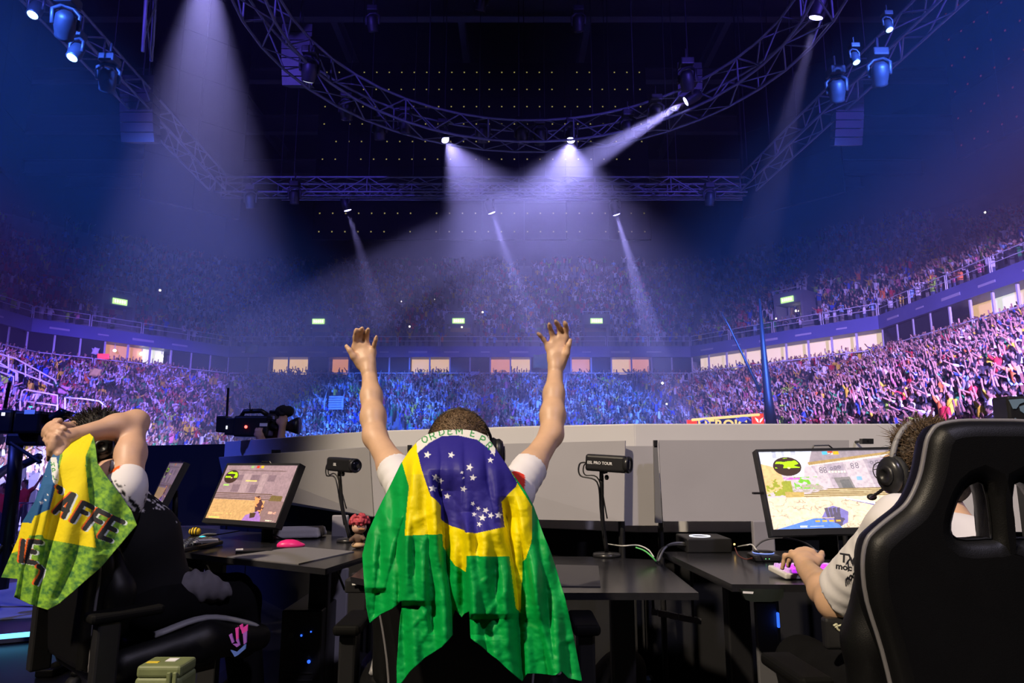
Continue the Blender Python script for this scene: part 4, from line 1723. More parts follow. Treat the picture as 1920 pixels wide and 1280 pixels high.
panel_thing('grey sheet panel hung inside the barrier, behind the slanted monitor with a tan desert picture', (px(410, 857, 6.2), px(692, 838, 3.95), px(700, 968, 3.95), px(424, 920, 6.2)))
panel_thing('wide grey sheet panel hung inside the barrier, behind the person draped in the flag', (px(694, 838, 3.93), px(1172, 826, 3.25), px(1170, 977, 3.25), px(702, 968, 3.93)))
panel_thing('narrow pale sheet panel between the two wide grey panels', (px(1170, 836, 3.30), px(1231, 836, 3.30), px(1242, 985, 3.30), px(1167, 985, 3.30)))
panel_thing('grey sheet panel hung inside the barrier, behind the bright monitor', (px(1235, 825, 3.20), px(1592, 825, 3.20), px(1592, 977, 3.20), px(1243, 977, 3.20)))
# black channel post between the panels
t = thing('panel_post', 'slim dark post between two grey panels', 'post', px(1236, 985, 3.22))
quad_panel('post_cap', (px(1226, 825, 3.19), px(1233, 825, 3.19), px(1233, 836, 3.19), px(1226, 836, 3.19)), 0.02, M_plast, t)
quad_panel('post_body', (px(1226, 836, 3.195), px(1233, 836, 3.195), px(1242, 980, 3.195), px(1229, 980, 3.195)), 0.02, mat('grey_post', (0.17, 0.17, 0.18), 0.5), t)
for k, (x0, y0, x1, y1, Yd) in enumerate(((509, 843, 524, 851, 5.6), (764, 834, 772, 860, 3.8), (1617, 822, 1638, 832, 3.30), (966, 862, 992, 872, 3.4))):
    t = thing('black_clip', ['small black clip on the slanted end of the barrier', 'small black bracket beside the raised bare arm', 'small black clip above the bright monitor', 'thin dark bracket behind the white sleeve'][k], 'clip', px((x0 + x1) / 2, y1, Yd))
    quad_panel('body', (px(x0, y0, Yd), px(x1, y0, Yd), px(x1, y1, Yd), px(x0, y1, Yd)), 0.03, M_plast, t)
    c = px((x0 + x1) / 2, (y0 + y1) / 2, Yd)
    stick('pin', c, c + Vector((0, 0.45 if Yd < 4 else 0.3, 0)), 0.006, M_plast, t)
# grey support boards behind the desks
for k, (x0, x1, y0, y1, Yd, lb) in enumerate(((622, 652, 966, 1012, 3.7, 'grey support board standing behind the round-based camera stand'), (1412, 1452, 976, 1034, 3.1, 'grey support board standing beside the bright monitor'), (618, 652, 1066, 1100, 3.5, 'pale board below the desk edge by hanging cables'))):
    t = thing('support_board', lb, 'board', (px((x0 + x1) / 2, y1, Yd).x, Yd, 0))
    pz = px(x0, y0, Yd)
    qz = px(x1, y0, Yd)
    MB().box(((pz.x + qz.x) / 2, Yd + 0.02, pz.z / 2), (qz.x - pz.x, 0.03, pz.z), None, 0.006).build('board', M_gmetal, t)
    MB().box(((pz.x + qz.x) / 2, Yd + 0.06, 0.02), (qz.x - pz.x + 0.06, 0.2, 0.04)).build('foot', M_plast, t)
# black partition beyond the left end of the barrier
t = thing('black_partition', 'tall black partition panel beyond the slanted end of the barrier', 'partition', px(340, 985, 7.2))
quad_panel('sheet', (px(225, 836, 7.15), px(421, 832, 7.2), px(421, 985, 7.2), px(225, 985, 7.15)), 0.05, M_drape, t)
for xx in (232, 414):
    p = px(xx, 980, 7.2)
    stick('foot_rod', Vector((p.x, p.y + 0.08, 0)), Vector((p.x, p.y + 0.08, 0.9)), 0.02, M_plast, t)


# ---- desks
def desk(label, outline, z, legs, th=0.022, extra=None):
    """outline: photo pixels of the top; z: height of the top"""
    P = [pxz(x, y, z) for x, y in outline]
    c = sum(P, Vector()) / len(P)
    t = thing('desk', label, 'desk', (c.x, c.y, 0))
    poly = [(p.x, p.y) for p in P]
    MB().prism(poly, th, None, z - th).build('desktop', [M_desk], t)
    for (x, y) in legs:
        lg = MB().box((x, y, (z - th) / 2 + 0.01), (0.09, 0.06, z - th - 0.02), None, 0.008).build('leg', M_plast, t)
        MB().box((x, y, 0.02), (0.10, 0.62, 0.04), None, 0.01).build('foot', M_plast, t)
    if len(legs) > 1:
        MB().box(((legs[0][0] + legs[1][0]) / 2, (legs[0][1] + legs[1][1]) / 2, z - th - 0.06), (abs(legs[0][0] - legs[1][0]), 0.06, 0.05)).build('crossbar', M_plast, t)
    return t


ZC, ZR, ZL = 0.73, 0.77, 0.75
d_c = desk('black desk in front of the person draped in the flag', [(658, 1081), (760, 1100), (900, 1109), (1050, 1111), (1310, 1111), (1232, 1049), (1100, 1043), (706, 1043)], ZC, [(-0.42, 2.85), (0.42, 2.75)])
d_r = desk('black desk carrying the bright monitor and the white keyboard', [(1372, 1095), (1242, 1034), (1700, 1030), (2150, 1030), (2300, 1100)], ZR, [(0.86, 2.75), (2.0, 2.75)])
d_l = desk('black desk with the pink mouse and the slanted monitor', [(610, 1066), (692, 1040), (640, 1003), (450, 996), (384, 1007), (300, 1030), (415, 1044)], ZL, [(-1.5, 3.6), (-0.9, 3.35)])
d_f = desk('black desk carrying the steeply turned monitor', [(298, 1029), (380, 1006), (450, 994), (300, 985), (170, 1000), (160, 1030)], ZL, [(-2.5, 4.2), (-1.9, 4.1)])
# front edge strips, handset and plates of the right desk
e0, e1 = pxz(1372, 1095, ZR), pxz(2300, 1100, ZR)
MB().add([e0 + Vector((0, -0.001, -0.03)), e1 + Vector((0, -0.001, -0.03)), e1 + Vector((0, -0.001, 0)), e0 + Vector((0, -0.001, 0))], [(0, 1, 2, 3)])
Yh = e0.y - 0.006
h0 = px(1386, 1104, Yh)
hs = thing('desk_handset', 'black glossy desk control handset with a white label under the desk edge', 'control panel', (px(1428, 1128, Yh).x, Yh, px(1428, 1128, Yh).z))
pts = [(1388, 1104), (1470, 1104), (1469, 1119), (1462, 1126), (1448, 1128), (1410, 1128), (1398, 1124)]
pv = [px(x, y, Yh) for x, y in pts]
n = len(pv)
MB().add(pv + [p + Vector((0, 0.03, 0)) for p in pv], [tuple(reversed(range(n))), tuple(range(n, 2 * n))] + [(i, (i + 1) % n, n + (i + 1) % n, n + i) for i in range(n)]).build('body', mat('handset_gloss', (0.02, 0.025, 0.022), 0.12), hs)
quad_panel('label_sticker', (px(1393, 1108, Yh - 0.001), px(1413, 1109, Yh - 0.001), px(1412, 1113, Yh - 0.001), px(1393, 1112, Yh - 0.001)), 0.0008, M_white, hs)
MB().box(px(1430, 1108, Yh) + Vector((0, 0.04, -0.012)), (0.06, 0.05, 0.02)).build('bracket', M_plast, hs)
hs2 = thing('desk_handset', 'black box with a small white label under the flag side of the desk', 'control panel', px(672, 1100, 2.62))
MB().box(px(672, 1096, 2.66), (0.09, 0.06, 0.05), None, 0.008).build('body', M_plast_s, hs2)
quad_panel('label_sticker', (px(660, 1092, 2.62), px(674, 1091, 2.62), px(674, 1096, 2.62), px(660, 1097, 2.62)), 0.001, M_white, hs2)
MB().box(px(672, 1088, 2.66) + Vector((0, 0, 0.01)), (0.05, 0.05, 0.03)).build('bracket', M_plast, hs2)
# pale cable tray under the centre desk, in four pieces
t = thing('cable_tray', 'pale segmented cable tray under the desk', 'tray', px(1270, 1165, 2.95))
xs = [(1222, 1233), (1235, 1254), (1256, 1272), (1274, 1315)]
for (x0, x1) in xs:
    yb = 1141 + (x0 - 1222) * 0.2
    quad_panel('segment', (px(x0, yb, 2.95), px(x1, yb + (x1 - x0) * 0.2, 2.95), px(x1, yb + 11 + (x1 - x0) * 0.2, 2.95), px(x0, yb + 12, 2.95)), 0.02, M_gmetal, t)
stick('hanger', px(1225, 1150, 2.96), Vector((px(1225, 1150, 2.96).x, 2.96, ZC - 0.03)), 0.006, M_plast, t)
stick('hanger', px(1300, 1160, 2.96), Vector((px(1300, 1160, 2.96).x, 2.96, ZC - 0.03)), 0.006, M_plast, t)
# desk leg with a blue light at its head
t = thing('light_bar', 'blue light bar on the desk leg under the white keyboard', 'light', px(1448, 1160, 2.45))
MB().box(px(1459, 1162, 2.5), (0.008, 0.012, 0.05), None, 0.003).build('lamp', M_ledb, t)
MB().box(px(1440, 1230, 2.52), (0.075, 0.02, 0.36), None, 0.004).build('leg_cover', mat('grey_cover', (0.11, 0.11, 0.12), 0.45), t)
# backpack lump on the floor
s = Sdf(0.012)
c = px(1180, 1250, 3.15)
s.ell(c + Vector((-0.06, 0, 0.02)), (.14, .10, .15), None, .05).ell(c + Vector((-0.02, 0, 0.14)), (.09, .08, .07), None, .05).ell(c + Vector((0.12, -.02, -0.03)), (.12, .07, .045), None, .05)
s.limb(c + Vector((0.1, -.05, -.02)), c + Vector((.23, -.04, -.06)), .035, .03, .03).limb(c + Vector((.23, -.04, -.06)), c + Vector((.235, -.03, .01)), .022, .018, .02)
V, Q, T = s.mesh()
V = relax(V, Q, 2)
zmin = V[:, 2].min()
t = thing('backpack', 'crumpled dark olive backpack lying on the floor under the desk', 'bag', (c.x, c.y, 0))
V[:, 2] -= zmin - 0.0
np_mesh('bag_body', V, Q, mat('olive_fabric', (0.045, 0.042, 0.03), 0.85, noise=0.4, nscale=25, bump=0.3, bscale=60), t)
MB().tube(smooth_path([c + Vector((-0.15, -.1, -.05)) - Vector((0, 0, zmin)), c + Vector((-.05, -.14, .06)) - Vector((0, 0, zmin)), c + Vector((.08, -.11, 0)) - Vector((0, 0, zmin))], 5), 0.01, 6, flat=0.5).build('strap', M_rubber, t, True, True)
# long low footrest bars at the very bottom
t = thing('footrest', 'low black footrest bar with pale end caps under the desk', 'footrest', px(1160, 1275, 3.2))
p0, p1 = px(1060, 1268, 3.3), px(1225, 1276, 3.25)
MB().box((p0 + p1) / 2, ((p1 - p0).length, 0.05, 0.018)).build('bar', M_plast, t)
MB().box(px(1105, 1269, 3.27), (0.07, 0.054, 0.02)).build('end_cap', M_gmetal, t)
MB().box(px(1206, 1275, 3.22), (0.06, 0.054, 0.02)).build('end_cap', mat('blue_cap', (0.2, 0.35, 0.7), 0.5), t)
for pp in (p0, p1):
    stick('leg', Vector((pp.x, pp.y, 0)), pp, 0.012, M_plast, t)


# ---- monitor screens: a painted flat picture on a fine grid
def game_scene(kind):
    def f(U, V):
        """U to the right, V downwards; returns linear colours"""
        C = np.zeros(U.shape + (3,))

        def put(m, c):
            C[m] = lin(c)
        n1 = vnoise(U, V, 14, 1)
        n2 = vnoise(U, V, 40, 2)
        if kind == 'bright':
            C[...] = np.array(lin((205, 196, 200)))
            put(V < 0.62, (196, 186, 196))
            # sky and pale towers on the left
            sky = inpoly(U, V, [(0, 0), (.40, 0), (.36, .14), (.32, .22), (.30, .36), (.16, .30), (0, .30)])
            put(sky, (228, 232, 248))
            for (a, w) in ((.10, .03), (.17, .02), (.24, .035)):
                put(sky & (U > a) & (U < a + w) & (V < .22), (178, 184, 206))
            put(inpoly(U, V, [(.0, .12), (.35, .02), (.38, .08), (.02, .22)]) & sky, (208, 212, 226))
            # sandy building far left
            put(inpoly(U, V, [(0, .16), (.13, .22), (.16, .48), (0, .56)]), (214, 182, 130))
            # temple roof
            put(inpoly(U, V, [(.40, 0), (1, 0), (1, .06), (.36, .17)]), (150, 140, 150))
            put(inpoly(U, V, [(.35, .15), (1, .02), (1, .05), (.36, .19)]), (168, 142, 92))
            put(inpoly(U, V, [(.35, .19), (1, .05), (1, .09), (.36, .21)]), (210, 204, 206))
            # wall with pillars
            wall = inpoly(U, V, [(.37, .20), (1, .08), (1, .56), (.46, .50)])
            put(wall, (176, 164, 178))
            for (x0, x1) in ((.40, .47), (.62, .78)):
                put(wall & (U > x0 + (V - .2) * .1) & (U < x1 + (V - .2) * .12), (196, 186, 196))
            for (x0, x1, y0, y1) in ((.49, .61, .20, .27), (.80, .98, .13, .24), (.80, .98, .28, .34)):
                put(wall & (U > x0) & (U < x1) & (V > y0) & (V < y1), (160, 150, 166))
            for (cx, cy_) in ((.44, .24), (.47, .24), (.44, .275), (.47, .275), (.68, .19), (.715, .185), (.68, .225), (.715, .22), (.83, .17), (.87, .16), (.91, .15), (.85, .21), (.90, .20), (.52, .24), (.55, .23), (.58, .22)):
                r = np.hypot((U - cx) * 1.7, V - cy_)
                put((r < .022) & (r > .012), (120, 112, 128))
            brick = wall & (((V * 34).astype(int) + (U * 30 + ((V * 34).astype(int) % 2) * .5).astype(int)) % 3 == 0) & (n2 > .45)
            C[brick] *= 0.86
            door = inpoly(U, V, [(.52, .36), (.64, .35), (.665, .50), (.545, .50)])
            put(door, (132, 128, 130))
            put(inpoly(U, V, [(.56, .39), (.63, .385), (.65, .50), (.575, .50)]), (108, 108, 110))
            # green plants
            gr = (V > .36 + .3 * np.abs(U - .09)) & (V < .58) & (U > .01) & (U < .20) & (vnoise(U, V, 30, 5) > .42)
            put(gr, (150, 158, 60))
            put((V > .34) & (V < .50) & (U > .22) & (U < .40) & (vnoise(U, V, 34, 6) > .50), (120, 190, 60))
            put(inpoly(U, V, [(.20, .44), (.40, .44), (.46, .52), (.20, .56)]) & (n2 > .5), (168, 160, 150))
            # steps
            for k in range(5):
                y0 = .50 + .022 * k
                put(inpoly(U, V, [(.46 - .06 * k, y0), (1, y0 - .004), (1, y0 + .012), (.44 - .06 * k, y0 + .012)]), (132, 112, 70))
                put(inpoly(U, V, [(.46 - .06 * k, y0 + .012), (1, y0 + .008), (1, y0 + .022), (.42 - .06 * k, y0 + .022)]), (206, 190, 156))
            put(inpoly(U, V, [(.14, .53), (.28, .54), (.27, .61), (.14, .60)]), (184, 160, 96))
            # ground
            g = V > .60 + .015 * (U > .3)
            put(g, (226, 208, 184))
            cr = np.abs(vnoise(U, V * 1.6, 9, 11) - .5) < .012
            C[g & cr] = lin((176, 158, 138))
            C[g] *= (0.9 + 0.2 * n1[g])[:, None]
            # hands and blade
            put(inpoly(U, V, [(.53, .61), (.83, .70), (.83, .745), (.57, .635)]), (240, 238, 246))
            put(inpoly(U, V, [(.55, .628), (.83, .735), (.83, .75)]), (70, 60, 160))
            hand = inpoly(U, V, [(.37, .86), (.42, .745), (.47, .72), (.53, .76), (.57, .80), (.55, .93), (.48, .99), (.36, .95)])
            put(hand, (128, 122, 190))
            put(hand & (n1 > .55), (92, 86, 112))
            for k in range(4):
                put(inpoly(U, V, [(.40 + .03 * k, .75), (.425 + .03 * k, .74), (.43 + .025 * k, .86), (.41 + .025 * k, .87)]), (96, 90, 110))
            put(inpoly(U, V, [(.06, .985), (.34, .86), (.48, .95), (.50, 1), (.02, 1)]), (92, 132, 214))
            g2 = inpoly(U, V, [(.80, .70), (.90, .66), (1, .70), (1, .9), (.88, .86)])
            put(g2, (150, 146, 200))
            put(g2 & (((U + V) * 90).astype(int) % 2 == 0), (110, 106, 160))
            put(inpoly(U, V, [(.78, .69), (.82, .68), (.83, .76), (.79, .77)]), (104, 88, 84))
            # readouts
            put((V > .962) & (V < .982) & (U > .20) & (U < .26) & (n2 > .4), (240, 240, 250))
            put((V > .968) & (V < .975) & (U > .27) & (U < .37), (236, 236, 246))
            put((V > .90) & (V < .92) & (U > .30) & (U < .50) & ((U * 60).astype(int) % 3 > 0), (216, 176, 60))
            put((V > .865) & (V < .873) & (U > .22) & (U < .46), (206, 190, 150))
            put((V > .345) & (V < .375) & (U > .15) & (U < .27) & (n2 > .42), (196, 110, 200))
            put((V > .27) & (V < .295) & (U > .485) & (U < .62) & ((U * 130).astype(int) % 3 > 0), (250, 238, 210))
            put((V > .35) & (V < .40) & (U > .69) & (U < .73), (132, 178, 214))
            for (x0, x1, c) in ((.475, .515, (84, 178, 236)), (.56, .60, (238, 172, 40))):
                put((V > .005) & (V < .05) & (U > x0) & (U < x1), c)
            put((V > .005) & (V < .025) & (U > .52) & (U < .556), (214, 70, 30))
            put((V > .028) & (V < .05) & (U > .52) & (U < .556) & (n2 > .5), (230, 220, 200))
            rc, ry = (.195, .20), (.105, .125)
        else:
            C[...] = np.array(lin((150, 128, 138)))
            C *= (0.85 + 0.3 * n1)[..., None]
            put(inpoly(U, V, [(.05, .10), (.85, .12), (.90, .10), (.05, .08)]), (120, 100, 104))
            for (x0, x1, y0, y1) in ((.20, .30, .18, .28), (.42, .54, .18, .29), (.66, .76, .18, .30), (.20, .32, .36, .50), (.46, .60, .36, .50)):
                put((U > x0) & (U < x1) & (V > y0) & (V < y1), (124, 104, 116))
            for (x0, x1) in ((.31, .41), (.56, .64)):
                put((U > x0) & (U < x1) & (V > .16) & (V < .52), (164, 142, 150))
            for k in range(4):
                put((V > .52 + .03 * k) & (V < .535 + .03 * k) & (U < .80), (104, 82, 72))
            put(inpoly(U, V, [(.80, .54), (.95, .55), (.95, .68), (.78, .66)]), (112, 96, 60))
            g = V > .64
            put(g, (196, 158, 108))
            C[g] *= (0.88 + 0.24 * n2[g])[:, None]
            put(g & (U > .74), (134, 110, 112))
            arm = inpoly(U, V, [(.58, .58), (.64, .56), (.72, .68), (.76, .76), (.72, .88), (.66, .84), (.63, .72)])
            put(arm, (222, 152, 98))
            put(arm & (n1 > .52), (80, 52, 58))
            put(inpoly(U, V, [(.52, 1), (.55, .90), (.70, .82), (.76, .92), (.78, 1)]), (158, 116, 190))
            put(inpoly(U, V, [(.60, .86), (.68, .85), (.68, .93), (.62, .95)]), (74, 56, 40))
            put((V > .885) & (V < .90) & (U < .36) & (U > .06) & (n2 > .4), (222, 190, 120))
            put((V > .955) & (V < .98) & (U > .04) & (U < .20) & (n2 > .35), (190, 206, 110))
            put((V > .28) & (V < .305) & (U > .36) & (U < .52), (226, 206, 120))
            put((V > .36) & (V < .39) & (U > .06) & (U < .14), (160, 216, 110))
            for (x0, x1, c) in ((.36, .40, (150, 186, 120)), (.44, .48, (206, 60, 50)), (.50, .54, (226, 178, 50))):
                put((V > .01) & (V < .055) & (U > x0) & (U < x1), c)
            put((V > .82) & (V < .86) & (U > .84) & (U < .94) & (n2 > .4), (230, 170, 150))
            put((V > .96) & (V < .98) & (U > .84) & (U < .96) & (n2 > .45), (206, 216, 190))
            rc, ry = (.125, .22), (.10, .125)
        C *= (0.80 + 0.4 * vnoise(U, V * .6, 60, 31, 3))[..., None]
        r = np.hypot((U - rc[0]) / ry[0], (V - rc[1]) / ry[1])
        put(r < 1, (62, 46, 40))
        mp = (r < .88) & (V < rc[1] + .02) & (vnoise(U, V, 26, 21, 1) > .46)
        put(mp, (168, 226, 30))
        put((np.hypot((U - rc[0] - .01) / ry[0], (V - rc[1] - .02) / ry[1]) < .1), (240, 200, 150))
        return C
    return f


def screen_mat(st, name):
    return mat(name, (0.0, 0.0, 0.0), 0.3, attr='Col', estr=st)


def monitor(label, TL, TR, BR, BL, kind, st, deskz, sname, nu=300, hook=True, stand=0.5):
    TL, TR, BR, BL = [Vector(p) for p in (TL, TR, BR, BL)]
    ex = (BR - BL).normalized()
    n = (TR - TL).cross(BL - TL).normalized()       # away from the viewer side
    if n.y < 0:
        n = -n
    base = (BL + BR) / 2
    t = thing('monitor', label, 'monitor', (base.x, base.y, deskz))
    c = [TL, TR, BR, BL]
    k = [p + n * 0.035 for p in c]
    MB().add(c + k, [(4, 5, 6, 7), (0, 1, 5, 4), (1, 2, 6, 5), (2, 3, 7, 6), (3, 0, 4, 7)]).build('back_shell', M_plast, t)

    def P(u, v, off=0.0):
        return (TL * (1 - u) + TR * u) * (1 - v) + (BL * (1 - u) + BR * u) * v - n * off
    m0, m1, mt, mb_ = 0.016, 0.984, 0.03, 0.93
    fr = MB()
    for (a, b_, c_, d) in (((0, 0), (1, 0), (m1, mt), (m0, mt)), ((1, 0), (1, 1), (m1, mb_), (m1, mt)), ((1, 1), (0, 1), (m0, mb_), (m1, mb_)), ((0, 1), (0, 0), (m0, mt), (m0, mb_))):
        fr.add([P(*a), P(*b_), P(*c_), P(*d)], [(3, 2, 1, 0)])
        fr.add([P(*a, .006), P(*b_, .006), P(*c_, .006), P(*d, .006)], [(3, 2, 1, 0)])
        fr.add([P(*d), P(*c_), P(*c_, .006), P(*d, .006)], [(0, 1, 2, 3)])
        fr.add([P(*a), P(*b_), P(*b_, .006), P(*a, .006)], [(0, 1, 2, 3)])
    fr.build('bezel', M_plast_s, t)
    g = game_scene(kind)

    def pos(U, V):
        u = m0 + (m1 - m0) * U[..., None]
        v = mt + (mb_ - mt) * V[..., None]
        tl, tr, br, bl = [np.array(p)[None, None] for p in (TL, TR, BR, BL)]
        return (tl * (1 - u) + tr * u) * (1 - v) + (bl * (1 - u) + br * u) * v - np.array(n)[None, None] * 0.002
    grid_mesh('screen', pos, nu, int(nu * 0.58), g, screen_mat(st, sname), t, smooth=False)
    # stand
    mid = BL * (1 - stand) + BR * stand + (TL - BL) * 0.35 + n * 0.05
    up = Vector((0, 0, 1))
    MB().tube([mid, Vector((mid.x, mid.y, 0)) + n * 0.03 + up * (deskz + 0.2), Vector((mid.x, mid.y, deskz + 0.012)) + n * 0.04], [0.03, 0.035, 0.04], 8, flat=0.5).build('stand_neck', M_plast, t, True, True)
    f0 = Vector((mid.x, mid.y, deskz)) + n * 0.04
    nn = Vector((n.x, n.y, 0)).normalized()
    M = axes(f0 + up * 0.007, ex, nn, up)
    MB().box((0, -0.08, 0), (0.26, 0.20, 0.013), M, 0.005).build('stand_foot', M_plast, t)
    MB().tube([TL * .5 + TR * .5 + n * 0.02 + ex * -0.04, TL * .5 + TR * .5 + n * 0.02 + ex * -0.03 + up * 0.018, TL * .5 + TR * .5 + n * 0.02 + ex * 0.03 + up * 0.018, TL * .5 + TR * .5 + n * 0.02 + ex * 0.05], 0.003, 6).build('carry_handle', M_plast, t)
    if hook:
        q = BL * .5 + TL * .5 - ex * 0.018 + n * 0.02
        MB().box(q, (0.03, 0.02, 0.008)).build('side_hook', M_plast, t)
    return t


BLr = px(1447, 1005, 2.62)
BRr = BLr + Vector((0.545, 0.02, 0.012))
TLr = px(1416, 843, 2.71)
TRr = TLr + Vector((0.548, 0.02, 0.010))
monitor('bright monitor showing a stone temple and pale ground, before the person with the headset', TLr, TRr, BRr, BLr, 'bright', 0.95, ZR, 'screen_bright', 420)
monitor('slanted monitor showing a tan desert picture and a purple sleeve', px(427.5, 869, 3.66), px(564, 869, 3.38), px(518, 989.5, 3.28), px(380, 979, 3.56), 'tan', 0.62, ZL, 'screen_tan', 300, False, 0.62)
# far monitor, seen almost edge-on
monitor('steeply turned monitor with a dim pinkish picture by the black partition', px(319, 866, 4.80), px(347, 866, 4.45), px(303, 949, 4.35), px(283, 943, 4.70), 'tan', 0.55, ZL, 'screen_dim', 160, False, 0.5)


# ---- player cameras on stands
def player_camera(label, base, top, c0, c1, r, text=None, tsize=0.02, cable=True, facing=1):
    """base: stand foot, top: clamp below the housing; c0 / c1: rear and lens end of the housing"""
    base, top, c0, c1 = Vector(base), Vector(top), Vector(c0), Vector(c1)
    t = thing('player_camera', label, 'camera', base)
    d = (c1 - c0).normalized()
    L_ = (c1 - c0).length
    upv = Vector((0, 0, 1))
    sd = upv.cross(d).normalized()
    uu = d.cross(sd).normalized()
    M = axes((c0 + c1) / 2, d, sd, uu)
    MB().box((0, 0, 0), (L_, r * 1.7, r * 2), M, r * 0.35).build('housing', M_plast, t, True, False)
    ML = axes(c1, sd, uu, d)
    le = MB().lathe([(r * .98, -0.01), (r * 1.02, 0.004), (r * .9, 0.012), (r * .8, 0.006)], 18, ML).build('lens_hood', M_plast_s, t, True, True)
    MB().lathe([(r * .7, 0.004), (r * .5, 0.009), (r * .1, 0.011)], 16, ML).build('lens_glass', mat('lens_glass', (0.01, 0.012, 0.02), 0.05), le, True, True)
    MB().tube([top, top + Vector((0, 0, 0.03)), (c0 + c1) / 2 - uu * r], [0.010, 0.010, 0.006], 8).build('ball_head', M_plast, t, True, True)
    MB().lathe([(0.004, 0), (0.011, 0.004), (0.011, 0.014), (0.004, 0.018)], 10, axes(top + sd * 0.0 + Vector((0.012, -0.01, 0.01)), (0, 0, 1), (0, 1, 0), (1, 0, 0))).build('lock_knob', M_plast_s, t, True, True)
    mid = base * .5 + top * .5 + Vector((-0.008, 0, 0))
    MB().tube(smooth_path([top + Vector((0, 0, 0.015)), mid, base + Vector((0, 0, 0.02))], 5), 0.0095, 8).build('pole', M_plast, t, True, True)
    MB().lathe([(0.060, 0), (0.062, 0.006), (0.060, 0.014), (0.02, 0.018)], 24, Matrix.Translation(base)).build('base_disc', M_plast_s, t, True, True)
    if cable:
        a = c0 - uu * r * .2
        MB().tube(smooth_path([c0 + d * .004, c0 - d * 0.035 - uu * .01, c0 - d * 0.03 - uu * .06, top - Vector((0.02, 0, 0.01)), top * .6 + base * .4 + Vector((-0.015, -.005, 0)), top * .25 + base * .75 + Vector((-0.012, -.005, 0))], 6), 0.0035, 6).build('cable', M_cable, t, True, True)
        MB().tube(smooth_path([c0 + d * .004 + uu * .006, c0 - d * 0.016 - uu * .02, c0 - d * .008 - uu * .055, top - Vector((0.012, 0, 0.0)), top * .5 + base * .5 + Vector((0.012, -.005, 0))], 6), 0.003, 6).build('cable', M_cable, t, True, True)
    if text:
        Mt = axes(c0 * .62 + c1 * .38 - sd * (r * .85 + 0.0008) * facing, d, uu, sd * -facing)
        lettering('camera_lettering', text, tsize, M_white, Mt, t, 0.0003, bold=0.0003)
    return t


Yb = 2.95
player_camera('black player camera with white lettering on a stand with a round base, beside the flag', pxz(1138, 1043, ZC), px(1128, 899, 3.0), px(1101, 866, 3.02), px(1177, 871, 2.93), 0.036, 'ESL PRO TOUR', 0.017)
player_camera('black player camera on a thin stand beside the red-haired figurine', pxz(655, 1015, ZL), px(636, 892, 3.45), px(620, 869, 3.52), px(666, 873, 3.38), 0.034, 'ESL', 0.018)


# ---- small things on the desks
def cable(label, pts, r, m, group=None):
    o = MB().tube(smooth_path(pts, 6), r, 6).build('cable', m, None, True, True)
    return tag(o, label, 'cable', group)


# ring-lit black box
t = thing('media_box', 'flat black box with a glowing ring on its lid', 'box', pxz(1330, 1036, ZR))
c = pxz(1330, 1036, ZR)
p0, p1 = px(1288, 1036, c.y), px(1372, 1036, c.y)
hgt = px(1330, 1009, c.y).z - ZR
MB().box((c.x, c.y + 0.09, ZR + hgt / 2), (p1.x - p0.x, 0.2, hgt), None, 0.006).build('case', M_plast, t)
MB().tube([(c.x - 0.015 + 0.042 * math.cos(a), c.y + 0.08 + 0.042 * math.sin(a), ZR + hgt + 0.001) for a in np.linspace(0, 6.283, 28, endpoint=False)], 0.0022, 6, closed=True).build('ring_light', M_ledw, t, True, True)
MB().ball(px(1377, 1020, c.y + 0.02), 0.004, 8, 6).build('status_light', M_ledo, t)
# round puck with lit rim
t = thing('audio_puck', 'small round black control puck with a lit rim beside the white keyboard', 'controller', pxz(1432, 1053, ZR))
c = pxz(1432, 1050, ZR)
MB().box((c.x, c.y, ZR + 0.012), (0.10, 0.10, 0.024), None, 0.008).build('case', M_plast_s, t)
MB().lathe([(0.038, 0.024), (0.036, 0.034), (0.01, 0.036)], 22, Matrix.Translation((c.x, c.y, ZR))).build('dial', M_plast, t, True, True)
MB().tube([(c.x + 0.038 * math.cos(a), c.y + 0.038 * math.sin(a), ZR + 0.028) for a in np.linspace(0, 6.283, 24, endpoint=False)], 0.0022, 6, closed=True).build('lit_rim', mat('rim_blue', (0.1, 0.15, 0.4), 0.3, emit=(0.25, 0.35, 0.9), estr=0.9), t, True, True)
for dx in (-0.01, 0.003):
    MB().ball((c.x + dx, c.y - 0.051, ZR + 0.012), 0.0016, 6, 4).build('status_light', M_ledg, t)
cable('white cable looping out of the round puck', [pxz(1392, 1030, ZR) + Vector((0, 0.06, .004)), px(1398, 1022, 2.62), px(1410, 1021, 2.58), px(1419, 1032, 2.5), pxz(1421, 1038, ZR) + Vector((0, 0, .01))], 0.003, M_cable_w)
cable('grey cable arching under the bright monitor', [px(1405, 1040, 2.75), px(1430, 1014, 2.8), px(1470, 1008, 2.8), px(1510, 1018, 2.75), px(1532, 1034, 2.6)], 0.0035, mat('grey_cable', (0.12, 0.12, 0.15), 0.4))
cable('thin red cable beside the ring-lit box', [px(1378, 1026, 2.85), px(1384, 1040, 2.7), px(1398, 1048, 2.6), px(1410, 1046, 2.55)], 0.0022, mat('dark_red_cable', (0.14, 0.03, 0.02), 0.5))
cable('bundle cable running into the back of the ring-lit box', [px(1234, 1052, 2.9), px(1246, 1028, 2.92), px(1264, 1018, 2.95), px(1290, 1018, 2.95)], 0.005, mat('grey_cable2', (0.25, 0.25, 0.27), 0.35))
cable('black cable beside the bundle at the ring-lit box', [px(1230, 1058, 2.9), px(1238, 1032, 2.92), px(1258, 1022, 2.93), px(1288, 1022, 2.93)], 0.005, M_cable)
cable('white cable trailing from the camera stand', [pxz(1142, 1030, ZC) + Vector((0, .05, .02)), px(1165, 1023, 2.96), px(1195, 1022, 2.96), px(1215, 1030, 2.94), px(1226, 1044, 2.9)], 0.003, M_cable_w)
